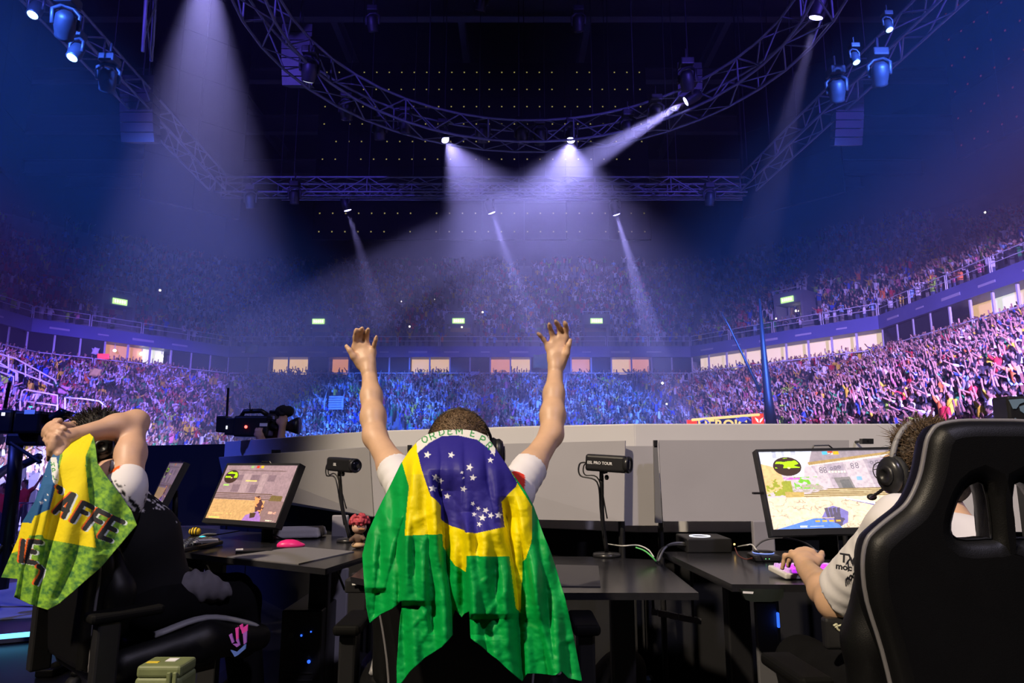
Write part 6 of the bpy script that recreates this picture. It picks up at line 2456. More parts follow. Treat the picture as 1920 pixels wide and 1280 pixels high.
def headset(label, c, R, m_band, m_cup, tilt=0.0, mic=True, sc=1.0, wide=0.0, band_r=.0075):
    def L(x, y, z):
        return Vector(c) + R @ (Matrix.Rotation(tilt, 3, 'X') @ (Vector((x, y, z)) * sc))
    t = thing('headset', label, 'headset', L(0, 0, 0))
    arc = [L(-(.090 + wide) * math.cos(a), 0, .0 + (.128) * math.sin(a)) for a in np.linspace(0.05, math.pi - 0.05, 18)]
    MB().tube(arc, band_r, 8, flat=1.0).build('headband', m_band, t, True, True)
    arc2 = [L(-.082 * math.cos(a), 0, .0 + .120 * math.sin(a)) for a in np.linspace(0.5, math.pi - 0.5, 14)]
    MB().tube(arc2, .010, 8, flat=.5).build('head_cushion', M_rubber, t, True, True)
    for sg in (-1, 1):
        M = axes(L(sg * (.084 + wide * .4), .0, -.008), R @ (Matrix.Rotation(tilt, 3, 'X') @ Vector((0, 1, 0))), R @ (Matrix.Rotation(tilt, 3, 'X') @ Vector((0, 0, 1))), R @ Vector((sg, 0, 0)))
        MB().lathe([(.034, -.004), (.042, .0), (.044, .010), (.040, .018)], 20, M @ Matrix.Diagonal((.95, 1.15, 1, 1))).build('ear_cushion', M_rubber, t, True, True)
        cu = MB().lathe([(.040, .016), (.041, .026), (.034, .036), (.012, .040)], 20, M @ Matrix.Diagonal((.95, 1.15, 1, 1))).build('ear_cup', m_cup, t, True, True)
        MB().lathe([(.026, .0385), (.026, .041), (.012, .043), (.012, .0405)], 18, M).build('cup_ring', M_silver if False else M_plast, cu, True, True)
        MB().tube([L(sg * (.088 + wide), 0, .02), L(sg * (.096 + wide * .6), .004, -.005)], .007, 6).build('yoke', m_band, t, True, True)
    if mic:
        MB().tube(smooth_path([L(-.095, .02, -.03), L(-.095, .06, -.055), L(-.07, .11, -.07), L(-.045, .135, -.072)], 5), .004, 6).build('mic_boom', M_plast, t, True, True)
        MB().ball(L(-.040, .138, -.072), (.014, .010, .009), 10, 8).build('microphone', M_rubber, t, True, True)
    return t


# ------------------------------------------------------------------ person in the middle, arms raised
def centre_person():
    H = px(862, 848, 1.95)
    t = thing('person', 'person with raised bare arms and buzz-cut hair, draped in a green and yellow flag', 'person', (H.x, 2.05, 0))
    s = Sdf(.0046)
    R = rot_from((0, 1, .22))
    L = add_head(s, H, R)
    nb = px(862, 935, 2.03)
    shL, shR = px(766, 926, 2.08), px(962, 926, 2.08)
    s.limb(H + Vector((0, .005, -.06)), nb, .054, .062, .03)
    s.limb(nb, shL, .06, .055, .05).limb(nb, shR, .06, .055, .05)
    pel = Vector((H.x, 2.10, .56))
    ch = Vector((H.x, 2.10, .95))
    s.limb(nb + Vector((0, .04, -.04)), ch, .10, .135, .06).limb(ch, pel, .135, .13, .06)
    eL, eR = px(703, 818, 2.28), px(1034, 814, 2.28)
    wL, wR = px(693, 704, 2.42), px(1041, 699, 2.42)
    for sh, e, w, sg in ((shL, eL, wL, -1), (shR, eR, wR, 1)):
        um = sh + (e - sh) * .45
        s.limb(sh, um, .047, .043, .03).limb(um, e, .043, .0355, .03)
        fm = e + (w - e) * .30
        s.limb(e, fm, .0355, .039, .03).limb(fm, e + (w - e) * .65, .039, .033, .03).limb(e + (w - e) * .65, w, .033, .027, .03)
    Y = 2.44
    kn = [px(666, 651, Y), px(677, 647, Y), px(687, 649, Y), px(699, 661, Y - .005)]
    fg = [[kn[0], px(666, 632, Y - .02), px(667.5, 622, Y - .035), px(668.5, 617.5, Y - .04)], [kn[1], px(676, 629, Y - .015), px(677.5, 620, Y - .03), px(679, 615, Y - .04)],
          [kn[2], px(687.5, 631, Y - .015), px(689, 622, Y - .03), px(690.5, 617, Y - .04)], [kn[3], px(702, 645, Y - .02), px(704.5, 637, Y - .03), px(706, 631, Y - .035)]]
    th = [px(676, 686, Y - .012), px(663, 668, Y - .025), px(656, 657, Y - .03), px(649.5, 649, Y - .03)]
    add_hand(s, wL + (kn[1] - wL) * .08, None, kn, fg, th)
    kn = [px(1060, 633, Y), px(1049, 634, Y), px(1038, 641, Y), px(1029, 652, Y - .005)]
    fg = [[kn[0], px(1062, 617, Y - .015), px(1060.5, 608, Y - .03), px(1058.5, 604, Y - .035)], [kn[1], px(1050, 617, Y - .012), px(1045, 607, Y - .03), px(1041.5, 602, Y - .04)],
          [kn[2], px(1034, 623, Y - .012), px(1031, 613, Y - .025), px(1029.5, 607.5, Y - .035)], [kn[3], px(1019, 636, Y - .015), px(1012, 628, Y - .025), px(1009, 624.5, Y - .03)]]
    th = [px(1053, 684, Y - .012), px(1062, 663, Y - .025), px(1066, 647, Y - .03), px(1069.5, 637.5, Y - .03)]
    add_hand(s, wR + (kn[1] - wR) * .08, None, kn, fg, th)
    for sg in (-1, 1):
        hip, kne, ank = pel + Vector((sg * .09, 0, 0)), Vector((H.x + sg * .14, 2.55, .56)), Vector((H.x + sg * .15, 2.56, .10))
        s.limb(hip, kne, .085, .06, .04).limb(kne, ank, .055, .04, .03).limb(ank + Vector((0, -.04, -.05)), ank + Vector((0, .14, -.06)), .036, .034, .02)
    V, Q, T = s.mesh()
    np_mesh('body', relax(V, Q, 1, .35), Q, M_skin, t)
    face_bits(t, L)
    hair_cap(t, H, R, M_hair, .003)
    strands(t, H, R, M_hair, 9000, .0025, .007, .35, .0007)
    # white jersey with short sleeves
    s = Sdf(.007)
    s.limb(nb + Vector((0, .02, -.02)), nb + Vector((0, .06, -.09)), .075, .11, .04)
    s.limb(nb + Vector((0, .0, -.012)), shL, .066, .058, .04).limb(nb + Vector((0, .0, -.012)), shR, .066, .058, .04)
    s.limb(nb + Vector((0, .05, -.06)), ch, .115, .155, .06).limb(ch, pel + Vector((0, 0, .02)), .155, .15, .06)
    cuts = []
    for sh, e in ((shL, eL), (shR, eR)):
        s.limb(sh, sh + (e - sh) * .06, .058, .056, .03)
    V, Q, T = s.mesh()
    C = np.tile(np.array([.74, .72, .74]), (len(V), 1))
    p = px(975, 905, 2.03)
    dd = np.linalg.norm(V - np.array(p)[None], axis=1)
    C[(dd < .055) & (V[:, 0] < p.x + .015)] = (.75, .05, .03)
    np_mesh('jersey', relax(V, Q, 2, .4), Q, M_jersey_c, t, colors=C)
    for sh, e in ((shL, eL), (shR, eR)):
        sleeve(t, sh, e, -.05, .43, .058, .055)
    s = Sdf(.010)
    s.limb(pel + Vector((-.06, 0, .02)), pel + Vector((.06, 0, .02)), .12, .12, .04)
    for sg in (-1, 1):
        s.limb(pel + Vector((sg * .09, 0, 0)), Vector((H.x + sg * .14, 2.55, .56)), .10, .075, .04).limb(Vector((H.x + sg * .14, 2.55, .56)), Vector((H.x + sg * .15, 2.56, .14)), .072, .058, .03)
    V, Q, T = s.mesh()
    np_mesh('trousers', relax(V, Q, 2), Q, M_trou, t)
    headset('black headset over buzz-cut hair of the flag-draped person', H + Vector((0, 0, .0)), R, M_plast, M_plast, 0.18, True, 1.0, .004, .0042)


centre_person()


# ------------------------------------------------------------------ person at the bright monitor (seen past the chair)
def right_person():
    H = px(1736, 884, 1.80)
    t = thing('person', 'person in a white jersey and headset typing at the bright monitor', 'person', (H.x, 1.8, 0))
    s = Sdf(.0046)
    R = rot_from((-.30, 1, -.08))
    L = add_head(s, H, R)
    nb = Vector((H.x + .02, 1.70, H.z - .20))
    shL, shR = px(1692, 985, 1.64), Vector((H.x + .22, 1.68, H.z - .25))
    s.limb(H + Vector((0, -.01, -.06)), nb, .054, .06, .03)
    s.limb(nb, shL, .06, .052, .05).limb(nb, shR, .06, .052, .05)
    pel, ch = Vector((1.0, 1.68, .57)), Vector((1.03, 1.70, .86))
    s.limb(nb + Vector((0, .0, -.04)), ch, .09, .125, .06).limb(ch, pel, .125, .13, .06)
    eL, wL = px(1566, 1126, 1.86), px(1512, 1066, 2.13)
    s.limb(shL, eL, .050, .043, .03)
    fm = eL + (wL - eL) * .3
    s.limb(eL, fm, .043, .041, .03).limb(fm, wL, .041, .0285, .03)
    s.ell(eL + Vector((.01, -.01, -.015)), (.036, .036, .034), None, .03)
    kn = [px(1522, 1037, 2.20), px(1511, 1034, 2.215), px(1500, 1036, 2.21), px(1490, 1041, 2.20)]
    kz = ZR + .045

    def down(p, dx, dy, z):
        return Vector((p.x + dx, p.y + dy, z))
    fg = [[kn[0], down(kn[0], .004, .035, kn[0].z - .006), down(kn[0], .002, .055, kz)], [kn[1], down(kn[1], -.004, .04, kn[1].z - .002), down(kn[1], -.008, .062, kz)],
          [kn[2], down(kn[2], -.012, .036, kn[2].z - .004), down(kn[2], -.018, .055, kz)], [kn[3], down(kn[3], -.020, .026, kn[3].z - .004), down(kn[3], -.028, .034, kz - .004)]]
    th = [px(1528, 1058, 2.15), px(1537, 1048, 2.18), px(1540, 1040, 2.215), px(1541, 1035, 2.23)]
    add_hand(s, wL + (kn[1] - wL) * .06, None, kn, fg, th)
    eR, wR = Vector((shR.x + .04, 1.86, .80)), Vector((1.32, 2.18, .82))
    s.limb(shR, eR, .05, .043, .03).limb(eR, wR, .042, .029, .03)
    kr = [wR + Vector((-.03 + .02 * i, .08, .01)) for i in range(4)]
    fr = [[k_, k_ + Vector((0, .035, -.004)), k_ + Vector((0, .055, -.022))] for k_ in kr]
    add_hand(s, wR, None, kr, fr, [wR + Vector((-.03, .03, 0)), wR + Vector((-.05, .06, -.005)), wR + Vector((-.055, .085, -.01))])
    for sg in (-1, 1):
        hip, kne, ank = pel + Vector((sg * .09, 0, 0)), Vector((1.0 + sg * .15, 2.12, .56)), Vector((1.0 + sg * .15, 2.16, .10))
        s.limb(hip, kne, .085, .06, .04).limb(kne, ank, .055, .04, .03).limb(ank + Vector((0, -.04, -.05)), ank + Vector((0, .14, -.06)), .036, .034, .02)
    V, Q, T = s.mesh()
    np_mesh('body', relax(V, Q, 1, .35), Q, M_skin, t)
    face_bits(t, L)
    hair_cap(t, H, R, M_hair2, .004, None, 60)
    strands(t, H, R, mat('hair_strand_brown', (.15, .10, .06), .5), 4500, .003, .021, .6, .0010)
    s = Sdf(.007)
    s.limb(nb + Vector((0, 0, -.02)), ch, .11, .15, .06).limb(ch, pel + Vector((0, 0, .02)), .15, .15, .06)
    s.limb(nb + Vector((0, 0, -.015)), shL, .07, .064, .05).limb(nb + Vector((0, 0, -.015)), shR, .07, .066, .05)
    s.limb(shL, shL + (eL - shL) * .3, .064, .064, .04).limb(shR, shR + (eR - shR) * .72, .066, .07, .04)
    V, Q, T = s.mesh(cut=[(shL + (eL - shL) * .80, eL - shL + Vector((-.05, 0.02, .02)))] if False else None)
    # fold ripples on the sleeve
    rip = .004 * np.sin((V[:, 2] * 60 + V[:, 0] * 35)) * np.exp(-((V[:, 0] - shL.x) ** 2 + (V[:, 1] - shL.y) ** 2) / .02)
    V[:, 0] -= rip
    C = np.tile(np.array([.74, .72, .74]), (len(V), 1))
    np_mesh('jersey', relax(V, Q, 2, .4), Q, M_jersey_c, t, colors=C)
    sleeve(t, shL, eL, .2, .93, .064, .066, None, (-.25, 0, .1))
    # lettering on the sleeve
    M_ink = mat('sleeve_ink_black', (.02, .02, .03), .6)
    for txt, x, y, sz in (('TV', 1590, 1048, .030), ('moc', 1582, 1063, .020)):
        o_ = px(x, y, 1.708)
        lettering('sleeve_lettering', txt, sz, M_ink, axes(o_, Vector((.93, -.30, -.12)).normalized(), Vector((.10, -.05, 1)).normalized(), Vector((-.35, -.93, 0)).normalized()), t, .0006, bold=.0008)
    s = Sdf(.010)
    s.limb(pel + Vector((-.06, 0, .02)), pel + Vector((.06, 0, .02)), .12, .12, .04)
    for sg in (-1, 1):
        s.limb(pel + Vector((sg * .09, 0, 0)), Vector((1.0 + sg * .15, 2.12, .56)), .10, .075, .04).limb(Vector((1.0 + sg * .15, 2.12, .56)), Vector((1.0 + sg * .15, 2.16, .14)), .072, .058, .03)
    V, Q, T = s.mesh()
    np_mesh('trousers', relax(V, Q, 2), Q, M_trou, t)
    headset('black and silver headset on the dark-haired person at the bright monitor', H, R, M_leather_g, M_plast_s, 0.10, True, 1.03, .016)
    g = thing('eyeglasses', 'thin round wire eyeglasses on the person at the bright monitor', 'glasses', L(0, .1, .01))
    for sg in (-1, 1):
        ring_ = [L(sg * .034 + .026 * math.cos(q), .112, .008 + .024 * math.sin(q)) for q in np.linspace(0, 6.283, 22, endpoint=False)]
        MB().tube(ring_, .0014, 6, closed=True).build('rim', M_plast, g, True, True)
        MB().tube([L(sg * .060, .112, .012), L(sg * .078, .06, .012), L(sg * .082, .0, .008)], .0014, 6).build('temple', M_plast, g, True, True)
    MB().tube([L(-.008, .113, .010), L(0, .116, .013), L(.008, .113, .010)], .0014, 6).build('bridge', M_plast, g, True, True)


right_person()


# ------------------------------------------------------------------ person on the left, hands behind the head
def left_person():
    H = px(192, 834, 2.58)
    t = thing('person', 'person in a white and black jersey with hands clasped behind the head', 'person', (-1.42, 2.6, 0))
    s = Sdf(.0052)
    f = Vector((.86, .5, .02))
    R = rot_from(f)
    L = add_head(s, H, R)
    nb = px(215, 905, 2.48)
    shR, shL = px(238, 912, 2.36), px(232, 905, 2.70)
    s.limb(H + Vector((-.01, 0, -.06)), nb, .054, .06, .03)
    s.limb(nb, shR, .06, .052, .05).limb(nb, shL, .06, .052, .05)
    ch, pel = px(262, 1010, 2.55), px(282, 1128, 2.62)
    s.limb(nb + Vector((.02, .02, -.05)), ch, .07, .09, .04).limb(ch, pel, .09, .09, .04)
    eR, wR = px(252, 792, 2.52), px(136, 818, 2.33)
    um = shR + (eR - shR) * .5
    s.limb(shR, um, .050, .047, .03).limb(um, eR, .047, .038, .03)
    fm = eR + (wR - eR) * .3
    s.limb(eR, fm, .040, .041, .03).limb(fm, wR, .041, .0285, .03)
    s.ell(eR + Vector((.012, 0, .004)), (.034, .034, .034), None, .03)
    # right hand gripping the cloth, knuckles towards the open end of the stage
    kn = [px(108, 816, 2.28), px(103, 828, 2.26), px(101, 839, 2.26), px(101, 849, 2.27)]
    fg = [[k_, px(93, y_, 2.28), px(92, y_ + 9, 2.32), px(99, y_ + 14, 2.34)] for k_, y_ in zip(kn, (820, 832, 843, 852))]
    th = [px(120, 838, 2.28), px(112, 852, 2.26), px(104, 862, 2.27), px(100, 868, 2.28)]
    add_hand(s, wR + (kn[1] - wR) * .1, None, kn, fg, th, .0092, .019)
    # left arm, mostly behind the head, fingers over the other wrist
    eL, wL = px(215, 800, 2.85), px(118, 806, 2.45)
    s.limb(shL, eL, .048, .04, .03).limb(eL, wL, .04, .028, .03)
    kn = [px(100, 796, 2.36), px(94, 801, 2.36), px(89, 808, 2.36), px(87, 816, 2.37)]
    fg = [[kn[0], px(108, 798, 2.31), px(117, 801, 2.29), px(122, 803, 2.285)], [kn[1], px(98, 806, 2.30), px(108, 808, 2.275), px(114, 811, 2.27)],
          [kn[2], px(90, 814, 2.31), px(97, 818, 2.27), px(104, 818, 2.25)], [kn[3], px(85, 824, 2.32), px(89, 829, 2.28), px(93, 830, 2.26)]]
    th = [px(112, 800, 2.42), px(106, 790, 2.40), px(112, 788, 2.36)]
    add_hand(s, wL + (kn[1] - wL) * .1, None, kn, fg, th, .0088, .018)
    hipR, hipL = pel + Vector((.05, -.07, 0)), pel + Vector((-.06, .09, 0))
    kR, kL = px(452, 1128, 2.92), px(440, 1108, 3.2)
    for hp, kne in ((hipR, kR), (hipL, kL)):
        ank = Vector((kne.x + .06, kne.y + .02, .10))
        s.limb(hp, kne, .08, .058, .04).limb(kne, ank, .052, .04, .03).limb(ank + Vector((-.03, -.02, -.05)), ank + Vector((.1, .08, -.06)), .036, .034, .02)
    V, Q, T = s.mesh()
    np_mesh('body', relax(V, Q, 1, .35), Q, M_skin2, t)
    face_bits(t, L)
    hair_cap(t, H, R, M_hair3, .004, None, 40)
    strands(t, H, R, M_hair3, 3000, .004, .028, .5, .0010)
    # jersey: white sleeves and yoke breaking into black below
    s = Sdf(.0075)
    s.limb(nb + Vector((0, 0, -.03)), ch, .085, .125, .05).limb(ch, pel + Vector((.01, 0, .0)), .125, .140, .05)
    s.limb(nb + Vector((.0, 0, -.02)), shR, .062, .058, .04).limb(nb + Vector((0, 0, -.02)), shL, .062, .058, .04)
    hem = shR + (eR - shR) * .10
    s.limb(shR + Vector((0, 0, -.04)), hem, .058, .056, .03)
    s.limb(shR + Vector((.01, -.02, -.02)), shR + Vector((.02, -.015, -.10)), .045, .03, .04)
    V, Q, T = s.mesh()
    nz = vnoise(V[:, 0] * 1.0, V[:, 2] + V[:, 1], 90, 3, 2)
    zed = np.array([pz for pz in V[:, 2]])
    tr = 1.035 - .55 * np.maximum(0, V[:, 0] + 1.30)
    C = np.where(((V[:, 2] - tr) / .10 + (nz - .5) * 1.6)[:, None] > 0, np.array([[.74, .72, .74]]), np.array([[.012, .012, .014]]))
    pch = px(205, 869, 2.33)
    C[np.linalg.norm(V - np.array(pch)[None], axis=1) < .035] = (.8, .12, .02)
    np_mesh('jersey', relax(V, Q, 2, .4), Q, M_jersey_c, t, colors=C)
    sleeve(t, shR + Vector((0, 0, -.05)), eR, .0, .30, .056, .060, None, (.9, 0, -.1))
    s = Sdf(.010)
    s.limb(pel + Vector((-.03, 0, .0)), pel + Vector((.03, 0, .0)), .125, .125, .04)
    for hp, kne in ((hipR, kR), (hipL, kL)):
        s.limb(hp, kne, .10, .076, .04).limb(kne, Vector((kne.x + .06, kne.y + .02, .14)), .072, .058, .03)
    V, Q, T = s.mesh()
    np_mesh('trousers', relax(V, Q, 2), Q, M_trou, t)
    # grey sweatshirt bunched on the lap
    s = Sdf(.008)
    A_ = [px(322, 1118, 2.60), px(345, 1098, 2.62), px(380, 1100, 2.66), px(418, 1110, 2.72)]
    s.chain(A_, [.045, .050, .052, .035], .03)
    s.chain([px(318, 1105, 2.72), px(345, 1092, 2.78), px(365, 1094, 2.8)], [.03, .04, .03], .03)
    s.ell(px(316, 1122, 2.56), (.026, .04, .034), None, .02, 0, True)
    V, Q, T = s.mesh()
    V[:, 2] += .004 * np.sin(V[:, 0] * 110 + V[:, 1] * 40)
    g = thing('sweatshirt', 'grey sweatshirt bunched on the lap of the person with clasped hands', 'clothing', px(370, 1130, 2.66))
    V = relax(V, Q, 2)
    V[:, 2] += .010 * (vnoise(V[:, 0] * 1.5, V[:, 1] + V[:, 2], 28, 4, 2) - .5) + .004 * np.sin(V[:, 0] * 150 + V[:, 1] * 60)
    np_mesh('bunched_cloth', V, Q, M_grey_c, g)
    MB().tube(smooth_path([px(298, 1102, 2.56), px(304, 1112, 2.54), px(300, 1122, 2.53)], 5), .008, 8).build('cuff', M_plast_s, g, True, True)
    headset('dark headset with a boom microphone on the person with clasped hands', H, R, M_plast, M_plast_s, 0.0, False, 1.0, .008)
    m = thing('boom_microphone', 'small silver boom microphone beside the mouth of the person with clasped hands', 'microphone', px(261, 859, 2.46))
    MB().ball(px(261, 859, 2.46), (.013, .011, .010), 10, 8).build('capsule', M_silver, m, True, True)
    MB().tube([px(254, 860, 2.45), px(240, 862, 2.46), px(222, 852, 2.44)], .004, 6).build('boom', M_plast, m, True, True)


left_person()


# ------------------------------------------------------------------ far player, only the hand shows
def far_person():
    t = thing('person', 'person at the steeply turned monitor whose hand rests on the desk', 'person', (-2.27, 3.95, 0))
    s = Sdf(.008)
    H = Vector((-2.27, 3.97, 1.14))
    R = rot_from((.8, .6, 0))
    L = add_head(s, H, R)
    nb, ch, pel = Vector((-2.29, 3.95, .96)), Vector((-2.29, 3.95, .82)), Vector((-2.29, 3.93, .56))
    s.limb(H + Vector((0, 0, -.06)), nb, .054, .06, .03).limb(nb, ch, .09, .13, .06).limb(ch, pel, .13, .13, .06)
    w = px(232, 990, 3.62)
    for sh, e, wr in ((Vector((-2.17, 3.81, .93)), Vector((-2.02, 3.70, .79)), w), (Vector((-2.41, 4.09, .93)), Vector((-2.44, 4.22, .79)), Vector((-2.30, 4.36, .79)))):
        s.limb(nb, sh, .06, .052, .05).limb(sh, e, .05, .042, .03).limb(e, wr, .042, .030, .03)
        d = (wr - e).normalized()
        sd = d.cross(Vector((0, 0, 1))).normalized()
        kn = [wr + d * .07 + sd * (-.03 + .02 * i) for i in range(4)]
        fg = [[k_, k_ + d * .035 + Vector((0, 0, -.008)), k_ + d * .05 + Vector((0, 0, -.03))] for k_ in kn]
        add_hand(s, wr, None, kn, fg, [wr + sd * .03, wr + d * .04 + sd * .045, wr + d * .06 + sd * .05], .0095, .019)
    for sg in (-1, 1):
        hip, kne = pel + R @ Vector((sg * .09, 0, 0)), pel + R @ Vector((sg * .13, .45, 0))
        ank = kne + Vector((0, 0, -.46))
        s.limb(hip, kne, .085, .06, .04).limb(kne, ank, .055, .04, .03).limb(ank + Vector((0, 0, -.05)), ank + R @ Vector((0, .14, -.06)), .036, .034, .02)
    V, Q, T = s.mesh()
    np_mesh('body', relax(V, Q, 1, .35), Q, M_skin2, t)
    face_bits(t, L)
    hair_cap(t, H, R, M_hair3, .010, None, 40, 1.0, .008)
    s = Sdf(.010)
    s.limb(nb, ch, .11, .15, .06).limb(ch, pel, .15, .15, .06)
    for sh, e in ((Vector((-2.17, 3.81, .93)), Vector((-2.02, 3.70, .79))), (Vector((-2.41, 4.09, .93)), Vector((-2.44, 4.22, .79)))):
        s.limb(nb, sh, .07, .068, .05).limb(sh, sh + (e - sh) * .6, .068, .062, .04)
    V, Q, T = s.mesh()
    np_mesh('jersey', relax(V, Q, 2), Q, M_jersey, t)
    s = Sdf(.012)
    s.limb(pel + Vector((-.05, 0, 0)), pel + Vector((.05, 0, 0)), .125, .125, .04)
    for sg in (-1, 1):
        kne = pel + R @ Vector((sg * .13, .45, 0))
        s.limb(pel + R @ Vector((sg * .09, 0, 0)), kne, .10, .075, .04).limb(kne, kne + Vector((0, 0, -.42)), .072, .058, .03)
    V, Q, T = s.mesh()
    np_mesh('trousers', relax(V, Q, 2), Q, M_trou, t)


far_person()

# =====================================================================================================
# FLAGS: cloth surfaces with printed pattern
# =====================================================================================================
def interp(xs, ys, q):
    """smooth profile through the given values"""
    g = np.arange(xs[0] - 120, xs[-1] + 121, 2.0)
    v = np.interp(g, xs, ys)
    k = np.exp(-(np.arange(-30, 31) / 11.0) ** 2)
    v = np.convolve(np.pad(v, 30, mode='edge'), k / k.sum(), mode='valid')
    return np.interp(q, g, v)


def cloth(name, label, outline, depth, paint, step, m, extra_push=None):
    """cloth patch with a traced outline: depth(x, y) gives each point its own distance, paint(x, y) the print"""
    P = np.array(outline, dtype=float)
    x0, y0 = P.min(0) - step
    x1, y1 = P.max(0) + step
    nx, ny = int((x1 - x0) / step) + 2, int((y1 - y0) / step) + 2
    X, Y = np.meshgrid(x0 + step * np.arange(nx), y0 + step * np.arange(ny))
    ins = inpoly(X, Y, outline)
    quad_ok = (ins[:-1, :-1].astype(int) + ins[:-1, 1:] + ins[1:, 1:] + ins[1:, :-1]) >= 2
    used = np.zeros(X.shape, dtype=bool)
    for a, b_ in ((slice(None, -1), slice(None, -1)), (slice(None, -1), slice(1, None)), (slice(1, None), slice(1, None)), (slice(1, None), slice(None, -1))):
        used[a, b_] |= quad_ok
    # boundary points move onto the outline
    nb = np.zeros(X.shape, dtype=int)
    for a, b_ in ((slice(None, -1), slice(None, -1)), (slice(None, -1), slice(1, None)), (slice(1, None), slice(1, None)), (slice(1, None), slice(None, -1))):
        nb[a, b_] += quad_ok
    edge = used & (nb < 4)
    ei = np.argwhere(edge)
    ex, ey = X[edge], Y[edge]
    best = np.full(len(ex), 1e9)
    bx, by = ex.copy(), ey.copy()
    n = len(P)
    for i in range(n):
        a, c = P[i], P[(i + 1) % n]
        d = c - a
        L2 = max((d * d).sum(), 1e-9)
        t_ = np.clip(((ex - a[0]) * d[0] + (ey - a[1]) * d[1]) / L2, 0, 1)
        qx, qy = a[0] + t_ * d[0], a[1] + t_ * d[1]
        dd = np.hypot(ex - qx, ey - qy)
        w = dd < best
        best[w], bx[w], by[w] = dd[w], qx[w], qy[w]
    X2, Y2 = X.copy(), Y.copy()
    ok = best < 1.6 * step
    X2[ei[ok, 0], ei[ok, 1]] = bx[ok]
    Y2[ei[ok, 0], ei[ok, 1]] = by[ok]
    D = depth(X2, Y2)
    pos = pxarr(X2, Y2, D)
    C = paint(X2, Y2)
    idx = np.full(X.shape, -1)
    idx[used] = np.arange(used.sum())
    Q = np.stack([idx[:-1, :-1][quad_ok], idx[1:, :-1][quad_ok], idx[1:, 1:][quad_ok], idx[:-1, 1:][quad_ok]], 1)
    o = np_mesh(name, pos[used], Q, m, None, True, True, colors=C[used])
    md = o.modifiers.new('thickness', 'SOLIDIFY')
    md.thickness = 0.0016
    md.offset = 1.0
    return tag(o, label, 'flag')


def fold(X, Y, pts, amp, w, soft=2.5):
    """a pleat edge: left of the line the cloth lies in front, right of it it drops back and recovers over w pixels"""
    ys = [p[1] for p in pts]
    xs = [p[0] for p in pts]
    f = np.interp(Y, ys, xs)
    s = X - f
    top, bot = ys[0], ys[-1]
    fade = np.clip((Y - top) / 40.0, 0, 1) * np.clip((bot + 10 - Y) / 10.0, 0, 1)
    sg = 1.0 / (1.0 + np.exp(-np.clip(s / soft, -30, 30)))
    amp = amp * 1.4
    if w > 0:
        return amp * fade * sg * np.exp(-np.maximum(s, 0) / w)
    return amp * fade * (1 - sg) * np.exp(-np.maximum(-s, 0) / -w)


M_flag = mat('flag_satin', (0.5, 0.5, 0.5), 0.5, attr='Col', bump=0.3, bscale=42, spec=0.22)
M_flag2 = mat('flag_towel_print', (0.5, 0.5, 0.5), 0.8, attr='Col', bump=0.4, bscale=60)
for mm in (M_flag, M_flag2):
    for nd in mm.node_tree.nodes:
        if nd.type == 'BUMP':
            nd.inputs['Distance'].default_value = 0.004

OUT_C = [(783, 828), (800, 815), (830, 807), (862, 805), (890, 808), (912, 817), (928, 840), (945, 865), (962, 890), (985, 922), (1000, 950), (1015, 990), (1030, 1030), (1045, 1075), (1058, 1115),
         (1070, 1170), (1080, 1220), (1091, 1277), (1065, 1271), (1052, 1258), (1042, 1266), (1010, 1262), (990, 1262), (978, 1277), (960, 1262), (930, 1234), (900, 1210), (883, 1197), (881, 1146), (872, 1150),
         (866, 1157), (854, 1142), (848, 1160), (848, 1190), (830, 1212), (795, 1234), (770, 1258), (745, 1290), (744, 1250), (748, 1180), (754, 1125), (736, 1141), (715, 1151),
         (693, 1168), (687, 1140), (683, 1090), (680, 1040), (690, 1000), (705, 965), (718, 938), (735, 905), (752, 870), (768, 845)]


